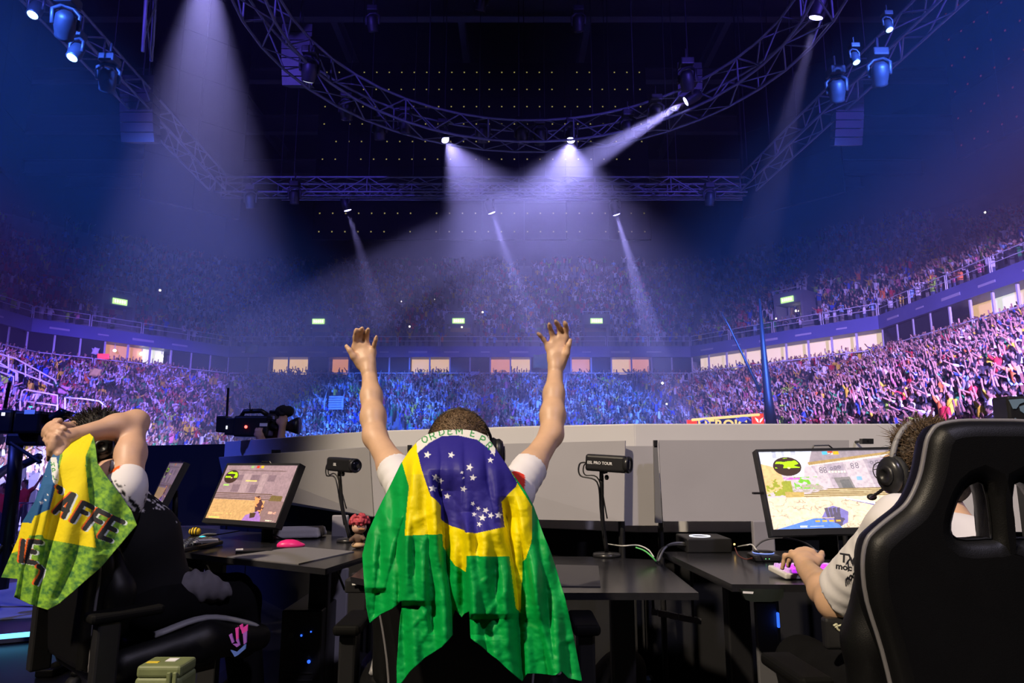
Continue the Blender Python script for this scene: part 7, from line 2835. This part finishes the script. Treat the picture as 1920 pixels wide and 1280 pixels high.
def depth_c(X, Y):
    base = interp([800, 830, 870, 1000, 1130, 1290], [1.868, 1.765, 1.695, 1.655, 1.635, 1.615], Y)
    x0 = interp([800, 900, 1280], [858, 866, 890], Y)
    hw = interp([800, 850, 950, 1100, 1280], [80, 95, 140, 190, 200], Y)
    u = (X - x0) / hw
    d = base + interp([800, 850, 950, 1280], [.035, .07, .085, .06], Y) * np.clip(np.abs(u), 0, 1.3) ** 2.2
    amp = np.clip((Y - 840) / 160, 0, 1)
    d += amp * .008 * np.sin(X * .118 + Y * .010 + 1.2 * np.sin(Y * .012)) + amp * .005 * np.sin(X * .21 - Y * .018 + 2.0)
    d += fold(X, Y, [(778, 850), (771, 870), (765, 930), (760, 1004), (757, 1090), (752, 1125)], -.034, 30)
    d += fold(X, Y, [(772, 930), (750, 985), (735, 1040), (722, 1101)], -.022, -24)
    d += fold(X, Y, [(716, 985), (706, 1060), (702, 1150)], .014, 10)
    d += fold(X, Y, [(806, 880), (822, 940), (828, 1001), (838, 1100), (848, 1190)], .036, 34)
    d += fold(X, Y, [(864, 960), (873, 1000), (876, 1070), (881, 1150)], -.036, 40)
    d += fold(X, Y, [(800, 960), (803, 1010), (800, 1080), (806, 1180)], .016, 9)
    d += fold(X, Y, [(938, 930), (947, 985), (956, 1045), (968, 1140), (978, 1277)], .040, 26)
    d += fold(X, Y, [(966, 915), (978, 1000), (988, 1047), (1004, 1130), (1040, 1277)], -.024, 24)
    d += fold(X, Y, [(1000, 980), (1018, 1080), (1040, 1262)], .012, 14)
    d += fold(X, Y, [(822, 815), (826, 860), (822, 930)], .010, 10) + fold(X, Y, [(868, 812), (870, 900), (866, 990)], .009, 12) + fold(X, Y, [(905, 830), (912, 900), (930, 980)], .010, 14)
    for (ax, ay, bx_, by_, a) in ((700, 1000, 716, 960, .004), (690, 1060, 725, 1045, .004), (770, 1060, 800, 1010, .004), (765, 1180, 820, 1130, .005), (790, 1200, 815, 1160, .005),
                                  (900, 1170, 945, 1110, .005), (905, 1090, 940, 1065, .004), (915, 1190, 955, 1150, .005), (1030, 1100, 1020, 1060, .005), (1050, 1205, 1085, 1190, .005), (780, 975, 815, 960, .003)):
        sd = segdist(X, Y, (ax, ay), (bx_, by_))
        d -= a * .55 * np.exp(-(sd / 5.0) ** 2)
    wr = np.clip((Y - 850) / 120, 0, 1)
    d += wr * .0055 * (vnoise(X + .5 * Y, Y - .3 * X, .035, 5, 3) - .5) + wr * .0035 * (vnoise(X - .9 * Y, X * .4 + Y, .06, 6, 2) - .5)
    return d


Z1 = lambda L_: [(660 + x / 4.267, 760 + y / 4.267) for x, y in L_]


def paint_c(X, Y):
    C = np.tile(np.array((0.0, 0.33, 0.055)), X.shape + (1,))
    C *= (0.92 + .16 * vnoise(X, Y, .05, 4))[..., None]
    yel = [(783, 818), (770, 842), (754, 865), (768, 912), (763, 960), (760, 1004), (828, 1001), (830, 1025), (854, 1060), (875, 1072), (876, 1042), (954, 1043), (966, 1140), (977, 1149), (979, 1052),
           (987, 1047), (996, 1015), (997, 950), (969, 905), (925, 825), (860, 800)]
    C[inpoly(X, Y, yel)] = (0.84, 0.70, 0.0)
    blue = [(779, 800), (783, 849), (791, 882), (808, 929), (825, 947), (826, 974), (847, 986), (872, 994), (873, 998), (894, 1000), (945, 988), (939, 940), (967, 912), (969, 905), (940, 855), (925, 800)]
    C[inpoly(X, Y, blue)] = (0.028, 0.022, 0.235)
    wht = [(783, 850), (779, 800), (935, 795), (927, 856), (917, 842), (894, 825), (859, 817), (829, 818), (805, 831)]
    C[inpoly(X, Y, wht)] = (0.72, 0.72, 0.68)
    g = (0.02, 0.28, 0.06)
    for ch, x, y, rot, wd in (('O', 794, 832, -.42, 11), ('R', 809, 825, -.35, 9), ('D', 825, 817, -.2, 9), ('E', 840.5, 815, -.1, 7), ('M', 856, 814, 0, 10), ('E', 882, 818, .22, 7), ('P', 898, 828, .5, 8), ('R', 910, 838, .75, 8)):
        ex = (wd * math.cos(rot), wd * math.sin(rot))
        ey = (12 * math.sin(rot), -12 * math.cos(rot))
        C[glyph(X, Y, ch, (x, y), ex, ey, 1.05)] = g
    for (x, y, r) in ((605, 398, 33), (795, 400, 30), (1125, 378, 24), (1107, 440, 27), (942, 497, 32), (968, 578, 29), (668, 575, 34), (712, 600, 27), (645, 665, 33), (708, 675, 25), (765, 725, 27), (893, 668, 28),
                      (890, 578, 12), (878, 535, 14), (965, 785, 22), (1012, 823, 18), (975, 873, 23), (1070, 840, 29), (1045, 900, 31), (1110, 882, 29), (1170, 878, 33), (1020, 952, 23)):
        C[inpoly(X, Y, starpoly(660 + x / 4.267, 760 + y / 4.267, r / 4.267, (x % 7) * .07))] = (0.78, 0.78, 0.80)
    return C


cloth('draped_flag', 'green, yellow and blue starred flag draped over the person with raised arms', OUT_C, depth_c, paint_c, 1.05, M_flag)

OUT_L = [(118, 826), (100, 852), (90, 868), (80, 900), (66, 940), (42, 980), (34, 1010), (21, 1040), (3, 1082), (34, 1085), (30, 1108), (27, 1118), (58, 1133), (90, 1143), (112, 1131), (140, 1107), (190, 1062),
         (225, 1022), (257, 984), (247, 958), (226, 928), (205, 900), (183, 868), (180, 842), (176, 820), (165, 810), (150, 806), (135, 812)]


def depth_l(X, Y):
    d = interp([800, 850, 950, 1140], [2.37, 2.25, 2.20, 2.16], Y) + interp([0, 60, 120, 180, 260], [.05, .0, -.01, .02, .10], X)
    amp = np.clip((Y - 850) / 120, 0, 1)
    d += amp * .008 * np.sin(X * .10 + Y * .03)
    d += fold(X, Y, [(112, 868), (95, 950), (82, 1010), (70, 1080), (60, 1140)], -.030, -26)
    d += fold(X, Y, [(88, 900), (72, 960), (60, 1005), (42, 1060), (32, 1115)], -.020, -20)
    d += fold(X, Y, [(170, 830), (166, 880), (172, 960), (182, 1030)], .014, 20)
    d += fold(X, Y, [(150, 1000), (130, 1060), (100, 1120)], .008, 16)
    return d


ZL_ = lambda L_: [(x / 4.414, 860 + y / 4.414) for x, y in L_]


def paint_l(X, Y):
    n = vnoise(X, Y, .16, 3, 4)
    n2 = vnoise(X, Y, .03, 8, 2)
    lo_, hi_ = np.array((0.035, 0.16, 0.03)), np.array((0.30, 0.58, 0.03))
    C = lo_ + (hi_ - lo_) * np.clip((n - .25) * 1.7, 0, 1)[..., None]
    C[inpoly(X, Y, ZL_([(520, -240), (520, -30), (455, 215), (405, 420), (290, 475), (265, 530), (180, 527), (88, 785), (150, 765), (175, 745), (240, 662), (245, 635), (350, 628), (360, 660), (792, 737), (730, 300), (706, 60), (708, -20), (800, -240)]))] = (0.86, 0.70, 0.0)
    C[inpoly(X, Y, ZL_([(350, -60), (300, 210), (182, 525), (265, 531), (290, 470), (405, 420), (455, 230), (500, -40), (520, -300), (380, -300)]))] = (0.012, 0.10, 0.27)
    C[inpoly(X, Y, ZL_([(560, -240), (720, -240), (720, -210), (620, -190), (560, -200)]))] = (0.02, 0.10, 0.35)
    C[inpoly(X, Y, ZL_([(418, -10), (470, -10), (480, 60), (485, 170), (462, 235), (438, 190), (428, 90)]))] = (0.72, 0.74, 0.72)
    for ch, x, y in (('H', 432, 60), ('P', 440, 110), ('L', 448, 170)):
        C[glyph(X, Y, ch, (x / 4.414, 860 + y / 4.414), (5, 1), (-1.5, -7), .8)] = (0.05, 0.32, 0.06)
    for (x, y, r) in ((350, 92, 18), (305, 242, 20), (345, 365, 19), (380, 340, 12), (398, 295, 12), (308, 145, 7), (307, 183, 7), (385, 147, 6)):
        C[inpoly(X, Y, starpoly(x / 4.414, 860 + y / 4.414, r / 4.414, .2))] = (0.75, 0.77, 0.8)
    strokes = [[(600, 295), (450, 440)], [(612, 300), (530, 480)], [(505, 410), (560, 430)],
               [(690, 365), (600, 515)], [(690, 365), (770, 405)], [(655, 425), (712, 452)],
               [(815, 425), (703, 578)], [(815, 425), (897, 468)], [(770, 492), (835, 525)],
               [(935, 487), (825, 645)], [(935, 487), (1022, 525)], [(885, 560), (950, 590)], [(828, 645), (912, 675)],
               [(197, 680), (178, 845)], [(255, 682), (222, 845)], [(255, 682), (335, 690)], [(240, 762), (292, 772)], [(222, 848), (290, 860)],
               [(320, 890), (352, 915)], [(352, 915), (340, 960)], [(340, 960), (300, 1030)],
               [(478, 235), (505, 250)], [(505, 250), (500, 275)]]

    def mask(dx, dy, w):
        m = np.zeros(X.shape, dtype=bool)
        for a, b_ in strokes:
            m |= segdist(X, Y, ((a[0] + dx) / 4.414, 860 + (a[1] + dy) / 4.414), ((b_[0] + dx) / 4.414, 860 + (b_[1] + dy) / 4.414)) < w / 4.414
        return m
    C[mask(14, 6, 20)] = (0.62, 0.70, 0.74)
    C[mask(-13, -5, 20)] = (0.80, 0.13, 0.01)
    C[mask(0, 0, 20)] = (0.015, 0.016, 0.022)
    return C


cloth('printed_flag', 'grass-green, yellow and blue printed flag with black block letters held behind the head', OUT_L, depth_l, paint_l, 1.0, M_flag2)

# =====================================================================================================
# CAMERAS, BOARDS AND OTHER THINGS BETWEEN THE STAGE AND THE STANDS
# =====================================================================================================
# platform for the camera operator, beyond the barrier
b = MB().box((-2.35, 6.9, -0.75), (2.4, 2.2, 1.1))
o = b.build('camera_platform', M_plast)
tag(o, 'low black platform behind the barrier under the camera operator', 'platform', kind='structure')

YC = 6.3
t = thing('broadcast_camera', 'shoulder broadcast camera with furry microphone and antenna above the barrier', 'camera', px(470, 815, YC))


def bx2(x0, y0, x1, y1, Yd, dep, name, m, bev=0.01, par=None):
    a, c = px(x0, y0, Yd), px(x1, y1, Yd)
    return MB().box(((a.x + c.x) / 2, Yd + dep / 2, (a.z + c.z) / 2), (abs(c.x - a.x), dep, abs(a.z - c.z)), None, bev).build(name, m, par or t)


bx2(438, 779, 502, 818, YC, .16, 'camera_body', M_plast, .02)
bx2(405, 779, 424, 810, YC + .02, .13, 'battery', M_plast_s, .015)
bx2(422, 783, 442, 815, YC + .02, .14, 'rear_panel', M_plast, .01)
MB().tube([px(452, 781, YC + .08), px(458, 771, YC + .08), px(490, 770, YC + .08), px(502, 778, YC + .08)], .022, 8).build('top_handle', M_plast, t, True, True)
MB().tube([px(500, 797, YC + .08), px(545, 799, YC + .06)], [.05, .045], 14).build('lens_barrel', M_plast_s, t, True, True)
MB().tube([px(543, 799, YC + .06), px(556, 798, YC + .05), px(561, 798, YC + .05)], [.05, .075, .08], 14).build('lens_hood', M_plast, t, True, True)
MB().tube([px(506, 772, YC + .04), px(523, 772, YC + .04)], .016, 8).build('microphone_clamp', M_plast, t, True, True)
s = Sdf(.012)
s.limb(px(526, 771, YC + .04), px(541, 771, YC + .03), .05, .05, .02)
for k in range(60):
    d = Vector((random.gauss(0, 1), random.gauss(0, 1), random.gauss(0, 1))).normalized()
    s.ell(px(533, 771, YC + .035) + Vector((d.x * .07, d.y * .05, d.z * .048)), (.014, .014, .014), None, .01)
V, Q, T = s.mesh()
np_mesh('furry_microphone', V, Q, mat('microphone_fur', (.02, .02, .022), .95), t)
stick('antenna', px(425, 785, YC + .05), px(428, 727, YC + .05), .012, M_plast, t)
stick('antenna', px(469, 772, YC + .05), px(468, 755, YC + .05), .006, M_plast, t)
bx2(487, 793, 501, 799, YC - .004, .004, 'white_label', M_white, 0)
MB().ball(px(461, 800, YC - .002), .014, 8, 6).build('tally_light', M_ledr, t)
MB().box(px(425, 801, YC + .015), (.012, .006, .03)).build('status_window', M_ledw, t)
MB().box(px(508, 783, YC + .02), (.05, .08, .04), None, .01).build('viewfinder', M_plast_s, t)

# camera operator, partly hidden by the camera and the barrier
M_op = mat('operator_shirt_black', (.012, .012, .014), .8)
tp = thing('person', 'camera operator in black behind the shoulder camera with a furry microphone', 'person', (px(500, 800, 6.55).x, 6.55, -.2))
s = Sdf(.012)
H = px(514, 798, 6.55)
R = rot_from((.9, -.1, 0))
L = add_head(s, H, R)
fz = -.2
nb = H + Vector((-.01, 0, -.19))
s.limb(H + Vector((0, 0, -.06)), nb, .055, .06, .03)
pel = Vector((nb.x - .02, nb.y + .02, fz + .92))
s.limb(nb, nb + Vector((0, 0, -.18)), .10, .13, .05).limb(nb + Vector((0, 0, -.18)), pel, .13, .12, .05)
for sg, wr in ((-1, px(530, 797, YC + .02)), (1, px(490, 822, YC - .01))):
    sh = nb + Vector((0, sg * .17, -.05))
    el = sh + Vector((.12, -.05 * sg - .05, -.22))
    s.limb(nb, sh, .06, .052, .04).limb(sh, el, .05, .042, .03).limb(el, wr, .042, .032, .03)
    d = (wr - el).normalized()
    kn = [wr + d * .05 + Vector((-.03 + .02 * i, 0, .0)) for i in range(4)]
    fg = [[k_, k_ + Vector((0, -.01, .04)), k_ + Vector((0, .02, .065))] for k_ in kn]
    add_hand(s, wr, None, kn, fg, [wr + Vector((-.03, 0, .01)), wr + Vector((-.05, -.01, .03)), wr + Vector((-.05, -.01, .05))], .010, .02)
for sg in (-1, 1):
    s.limb(pel + Vector((0, sg * .09, 0)), Vector((pel.x, pel.y + sg * .1, fz + .48)), .09, .065, .04).limb(Vector((pel.x, pel.y + sg * .1, fz + .48)), Vector((pel.x, pel.y + sg * .1, fz + .09)), .06, .045, .03)
    s.limb(Vector((pel.x - .03, pel.y + sg * .1, fz + .045)), Vector((pel.x + .14, pel.y + sg * .1, fz + .04)), .045, .04, .02)
V, Q, T = s.mesh()
np_mesh('body', relax(V, Q, 1), Q, M_skin2, tp)
face_bits(tp, L)
hair_cap(tp, H, R, M_hair3, .006, None, 40, 1.0, .008)
s = Sdf(.014)
s.limb(nb + Vector((0, 0, -.03)), nb + Vector((0, 0, -.18)), .125, .15, .05).limb(nb + Vector((0, 0, -.18)), pel, .15, .145, .05)
for sg in (-1, 1):
    sh = nb + Vector((0, sg * .17, -.05))
    s.limb(nb + Vector((0, 0, -.03)), sh, .075, .07, .04).limb(sh, sh + Vector((.08, -.03 * sg - .03, -.15)), .068, .06, .03)
    s.limb(pel + Vector((0, sg * .09, 0)), Vector((pel.x, pel.y + sg * .1, fz + .12)), .11, .075, .04)
V, Q, T = s.mesh()
np_mesh('work_clothes', relax(V, Q, 1), Q, M_op, tp)

# second broadcast camera on a tripod at the open end of the stage
YJ = 5.2
t = thing('broadcast_camera', 'tripod broadcast camera with a small blue screen at the open end of the stage', 'camera', px(35, 850, YJ))
bx2(26, 770, 72, 812, YJ, .3, 'camera_body', M_plast, .02)
bx2(-30, 768, 20, 812, YJ + .05, .3, 'rear_unit', M_plast, .02)
bx2(46, 768, 64, 776, YJ - .004, .006, 'blue_screen', mat('small_screen_blue', (.02, .03, .2), .3, emit=(.08, .16, .9), estr=.9), 0)
bx2(54, 761, 60, 764, YJ - .004, .006, 'cyan_light', mat('cyan_light', (.02, .3, .3), .3, emit=(.1, .8, .8), estr=1.0), 0)
bx2(3, 773, 8, 779, YJ - .004, .006, 'window_light', M_ledw, 0)
stick('antenna', px(9, 765, YJ + .1), px(18, 717, YJ + .1), .014, M_plast, t)
MB().tube([px(72, 790, YJ + .1), px(100, 786, YJ + .1), px(122, 775, YJ + .1), px(124, 770, YJ + .1)], [.03, .045, .05, .06], 12).build('lens', M_plast_s, t, True, True)
bx2(10, 812, 70, 835, YJ + .05, .25, 'tripod_head', M_plast, .02)
MB().tube([px(30, 835, YJ + .1), px(26, 900, YJ + .1), Vector((px(26, 900, YJ + .1).x, YJ + .1, 0.2))], .05, 10).build('column', M_plast, t, True, True)
for a in (0.3, 2.4, 4.5):
    c = Vector((px(26, 900, YJ + .1).x, YJ + .1, .55))
    stick('leg', c, Vector((c.x + .45 * math.cos(a), c.y + .45 * math.sin(a), 0)), .025, M_plast, t)
stick('pan_handle', px(20, 830, YJ - .02), px(75, 866, YJ - .25), .015, M_plast, t)
# thick cable beside it
cable('thick dark cable arching across the open end of the stage', [px(-30, 915, 8), px(10, 880, 8.5), px(40, 872, 9), px(75, 855, 9)], .05, mat('dark_hose', (.04, .04, .05), .5))

# barricades and people on the floor beyond the open end of the stage
M_bar = mat('barricade_steel', (.45, .47, .55), .4, metal=.4)
for k, (x0, x1, Yd) in enumerate(((-70, 4, 20.5), (6, 78, 20.2), (-40, 40, 24.0))):
    a = px(x0, 1000, Yd)
    c = px(x1, 1000, Yd)
    a, c = Vector((a.x, Yd, -1.3)), Vector((c.x, Yd, -1.3))
    t = thing('crowd_barricade', 'steel crowd barricade on the dark floor beyond the stage', 'barricade', (a + c) / 2, group='steel crowd barricades')
    up = Vector((0, 0, 1))
    MB().tube(smooth_path([a, a + up * 1.05, a + up * 1.18 + (c - a) * .06, c + up * 1.18 - (c - a) * .06, c + up * 1.05, c], 4), .025, 6).build('frame', M_bar, t, True, True)
    stick('lower_rail', a + up * .2, c + up * .2, .02, M_bar, t)
    n = 9
    for i in range(1, n):
        p = a + (c - a) * (i / n)
        stick('bar', p + up * .2, p + up * 1.16, .012, M_bar, t)
    for p in (a + (c - a) * .15, a + (c - a) * .85):
        stick('foot', p + Vector((0, -.3, .03)), p + Vector((0, .3, .03)), .02, M_bar, t)
flr = [(8, 905, 19.2, 6), (48, 898, 22.5, 6), (26, 892, 25.5, 0), (66, 890, 27, 7), (84, 880, 29, 0), (40, 872, 31, 6), (100, 872, 32, 1), (14, 868, 33, 8), (74, 862, 35, 0), (110, 860, 36, 7)]
for k, (x, y, Yd, si) in enumerate(flr):
    P = px(x, y, Yd)
    p = POSE_N[k % len(POSE_N)]
    V, Q, ft = SPM[p]
    key = (p, si)
    if key not in mesh_cache:
        o = np_mesh('floor_spectator', V, Q, None, None, True, True, mats=[M_skin_o, SH_M[si], M_trou_o, M_hair_o, M_shoe_o], fmat=ft)
        mesh_cache[key] = o.data
    else:
        o = bpy.data.objects.new('floor_spectator', mesh_cache[key])
        link(o)
    o.location = (P.x, Yd, -1.3)
    o.rotation_euler = (0, 0, math.pi + random.uniform(-.6, .6))
    tag(o, 'spectator in a %s shirt %s on the floor behind the barricades' % (SHIRTS[si][0], p), 'person', 'spectators on the floor')

# LED board with the team name behind the barrier
YB = 15.0
M_bd = mat('led_board_blue', (.01, .01, .05), .4, emit=(.03, .035, .22), estr=.8)
M_by = mat('led_board_yellow', (.5, .4, .1), .4, emit=(1.0, .72, .28), estr=1.1)
M_br = mat('led_board_red', (.5, .05, .05), .4, emit=(1.0, .07, .06), estr=1.1)
M_bl = mat('led_board_line', (.05, .05, .5), .4, emit=(.10, .12, .9), estr=.8)
t = thing('led_board', 'blue LED board with yellow letters HEROIC and red end blocks beyond the barrier', 'display', (px(1362, 800, YB).x, YB, -1.3))
bx2(1308, 783, 1411, 832, YB, .06, 'board', M_bd, 0)
bx2(1289, 787, 1309, 832, YB - .01, .07, 'end_block', M_br, 0)
eb = bx2(1411, 775, 1435, 832, YB - .01, .07, 'end_block', M_br, 0)
c0, c1 = px(1297, 787, YB - .03), px(1424, 777, YB - .03)
MB().tube([c0, c1], .028, 4).build('yellow_bar', M_by, t)
lettering('board_lettering', 'HEROIC', .30, M_by, axes(px(1355, 797, YB - .03), (1, 0, 0), (0, 0, 1), (0, -1, 0)), t, .004, bold=.008)
# winged emblem on the red block
cx, cy_ = 1423.5, 787
for sg in (-1, 1):
    for k in range(3):
        P = [px(cx + sg * (1 + 0), cy_ + 5, YB - .03), px(cx + sg * (2 + k * 1.0), cy_ - 1 + k * 1.2, YB - .03), px(cx + sg * (8 - k * 1.6), cy_ - 5 + k * 3.0, YB - .03), px(cx + sg * (6 - k * 1.6), cy_ - .5 + k * 2.4, YB - .03)]
        MB().add(P + [q + Vector((0, .006, 0)) for q in P], [(0, 1, 2, 3), (7, 6, 5, 4)]).build('wing_stroke', mat('emblem_white', (.9, .9, .9), .5, emit=(1, .95, .9), estr=1.0), eb)
for pts in (((1312, 790), (1322, 786), (1330, 793)), ((1380, 784), (1390, 790), (1400, 782), (1408, 788)), ((1314, 797), (1322, 794))):
    MB().tube([px(x, y, YB - .03) for x, y in pts], .02, 4).build('pattern_line', M_bl, t)
MB().ball(px(1393, 785, YB - .03), (.09, .01, .07), 10, 6).build('blue_emblem', M_bl, t)
for x in (1315, 1405):
    p = px(x, 820, YB + .05)
    stick('post', Vector((p.x, p.y, -1.3)), p, .04, M_plast, t)

# dark rack with pale display stripes at the edge of the stage on the chair side
YR = 2.85
t = thing('equipment_rack', 'dark equipment rack with pale display stripes beside the gaming chair back', 'rack', (px(1925, 900, YR).x, YR, 0))
bx2(1888, 742, 1990, 790, YR, .1, 'display_housing', M_plast, .01)
M_pale = mat('display_pale', (.06, .08, .1), .3, emit=(.20, .28, .36), estr=.35)
for poly in ([(1892, 749), (1918, 747), (1925, 752), (1912, 757), (1906, 766), (1900, 766)], [(1912, 762), (1926, 757), (1940, 770), (1926, 778), (1914, 770)], [(1898, 790), (1904, 783), (1915, 792), (1905, 797)]):
    P = [px(x, y, YR - .004) for x, y in poly]
    n = len(P)
    MB().add(P + [p + Vector((0, .003, 0)) for p in P], [tuple(range(n)), tuple(reversed(range(n, 2 * n)))]).build('display_stripe', M_pale, t)
bx2(1905, 788, 2000, 800, YR + .01, .2, 'shelf', M_plast, .004)
p = px(1925, 800, YR + .05)
MB().box((p.x + .08, YR + .12, p.z / 2), (.12, .12, p.z)).build('column', M_plast, t)
MB().box((p.x + .08, YR + .12, .03), (.5, .4, .06), None, .01).build('foot', M_plast, t)

# banners and signs in the stands
def banner(label, x0, y0, x1, y1, Yd, col, em=None, name='banner', cat='banner', dy=0.0):
    m = mat('banner_%02x%02x%02x' % tuple(int(255 * c) for c in col), col, .7) if not em else mat('sign_%02x%02x%02x' % tuple(int(255 * c) for c in col), col, .5, emit=col, estr=em)

    def P(U, V):
        xs = x0 + (x1 - x0) * U
        ys = y0 + (y1 - y0) * V + dy * U + 0.8 * np.sin(U * 9 + V * 3) * (0 if em else 1)
        return pxarr(xs, ys, np.full(U.shape, Yd)) + np.stack([0 * U, .12 * np.sin(U * 8 + V * 4), 0 * U], -1) * (0 if em else 1)
    o = grid_mesh(name, P, 10, 5, None, m)
    md = o.modifiers.new('thickness', 'SOLIDIFY')
    md.thickness = .03
    return tag(o, label, cat)


banner('yellow banner held up in the stand by the stair flank', 167, 691, 190, 705, 49, (.60, .48, .12))
banner('dark green flag spread along the concourse rail', 1000, 664, 1046, 690, 66.5, (.03, .22, .10))
banner('small green flag hanging on the upper rail near the corner post', 460, 645, 484, 662, 67.6, (.03, .20, .10))
banner('pale striped banner hanging over the concourse rail', 868, 700, 899, 708, 67.2, (.55, .62, .75), dy=-5)
banner('white and red banner stretched across the lower rows near the stair flank', 106, 724, 130, 738, 44, (.60, .30, .36))
banner('pale long banner held over heads in the side stand', 1832, 636, 1862, 640, 37, (.55, .55, .62), dy=-6)
banner('pale flat banner held over heads low in the side stand', 1598, 738, 1624, 742, 40, (.62, .45, .50), dy=-3)
banner('orange banner waved at the edge of the side stand', 1700, 648, 1720, 656, 46, (.85, .16, .05))
banner('glowing red sign on the rail below the dark suite windows', 183, 663, 205, 673, 57.5, (.95, .04, .08), 1.6, 'red_sign', 'sign')
banner('white shirt hung on the suite window above the red sign', 172, 652, 186, 664, 58.0, (.62, .62, .68), None, 'hung_shirt', 'shirt')
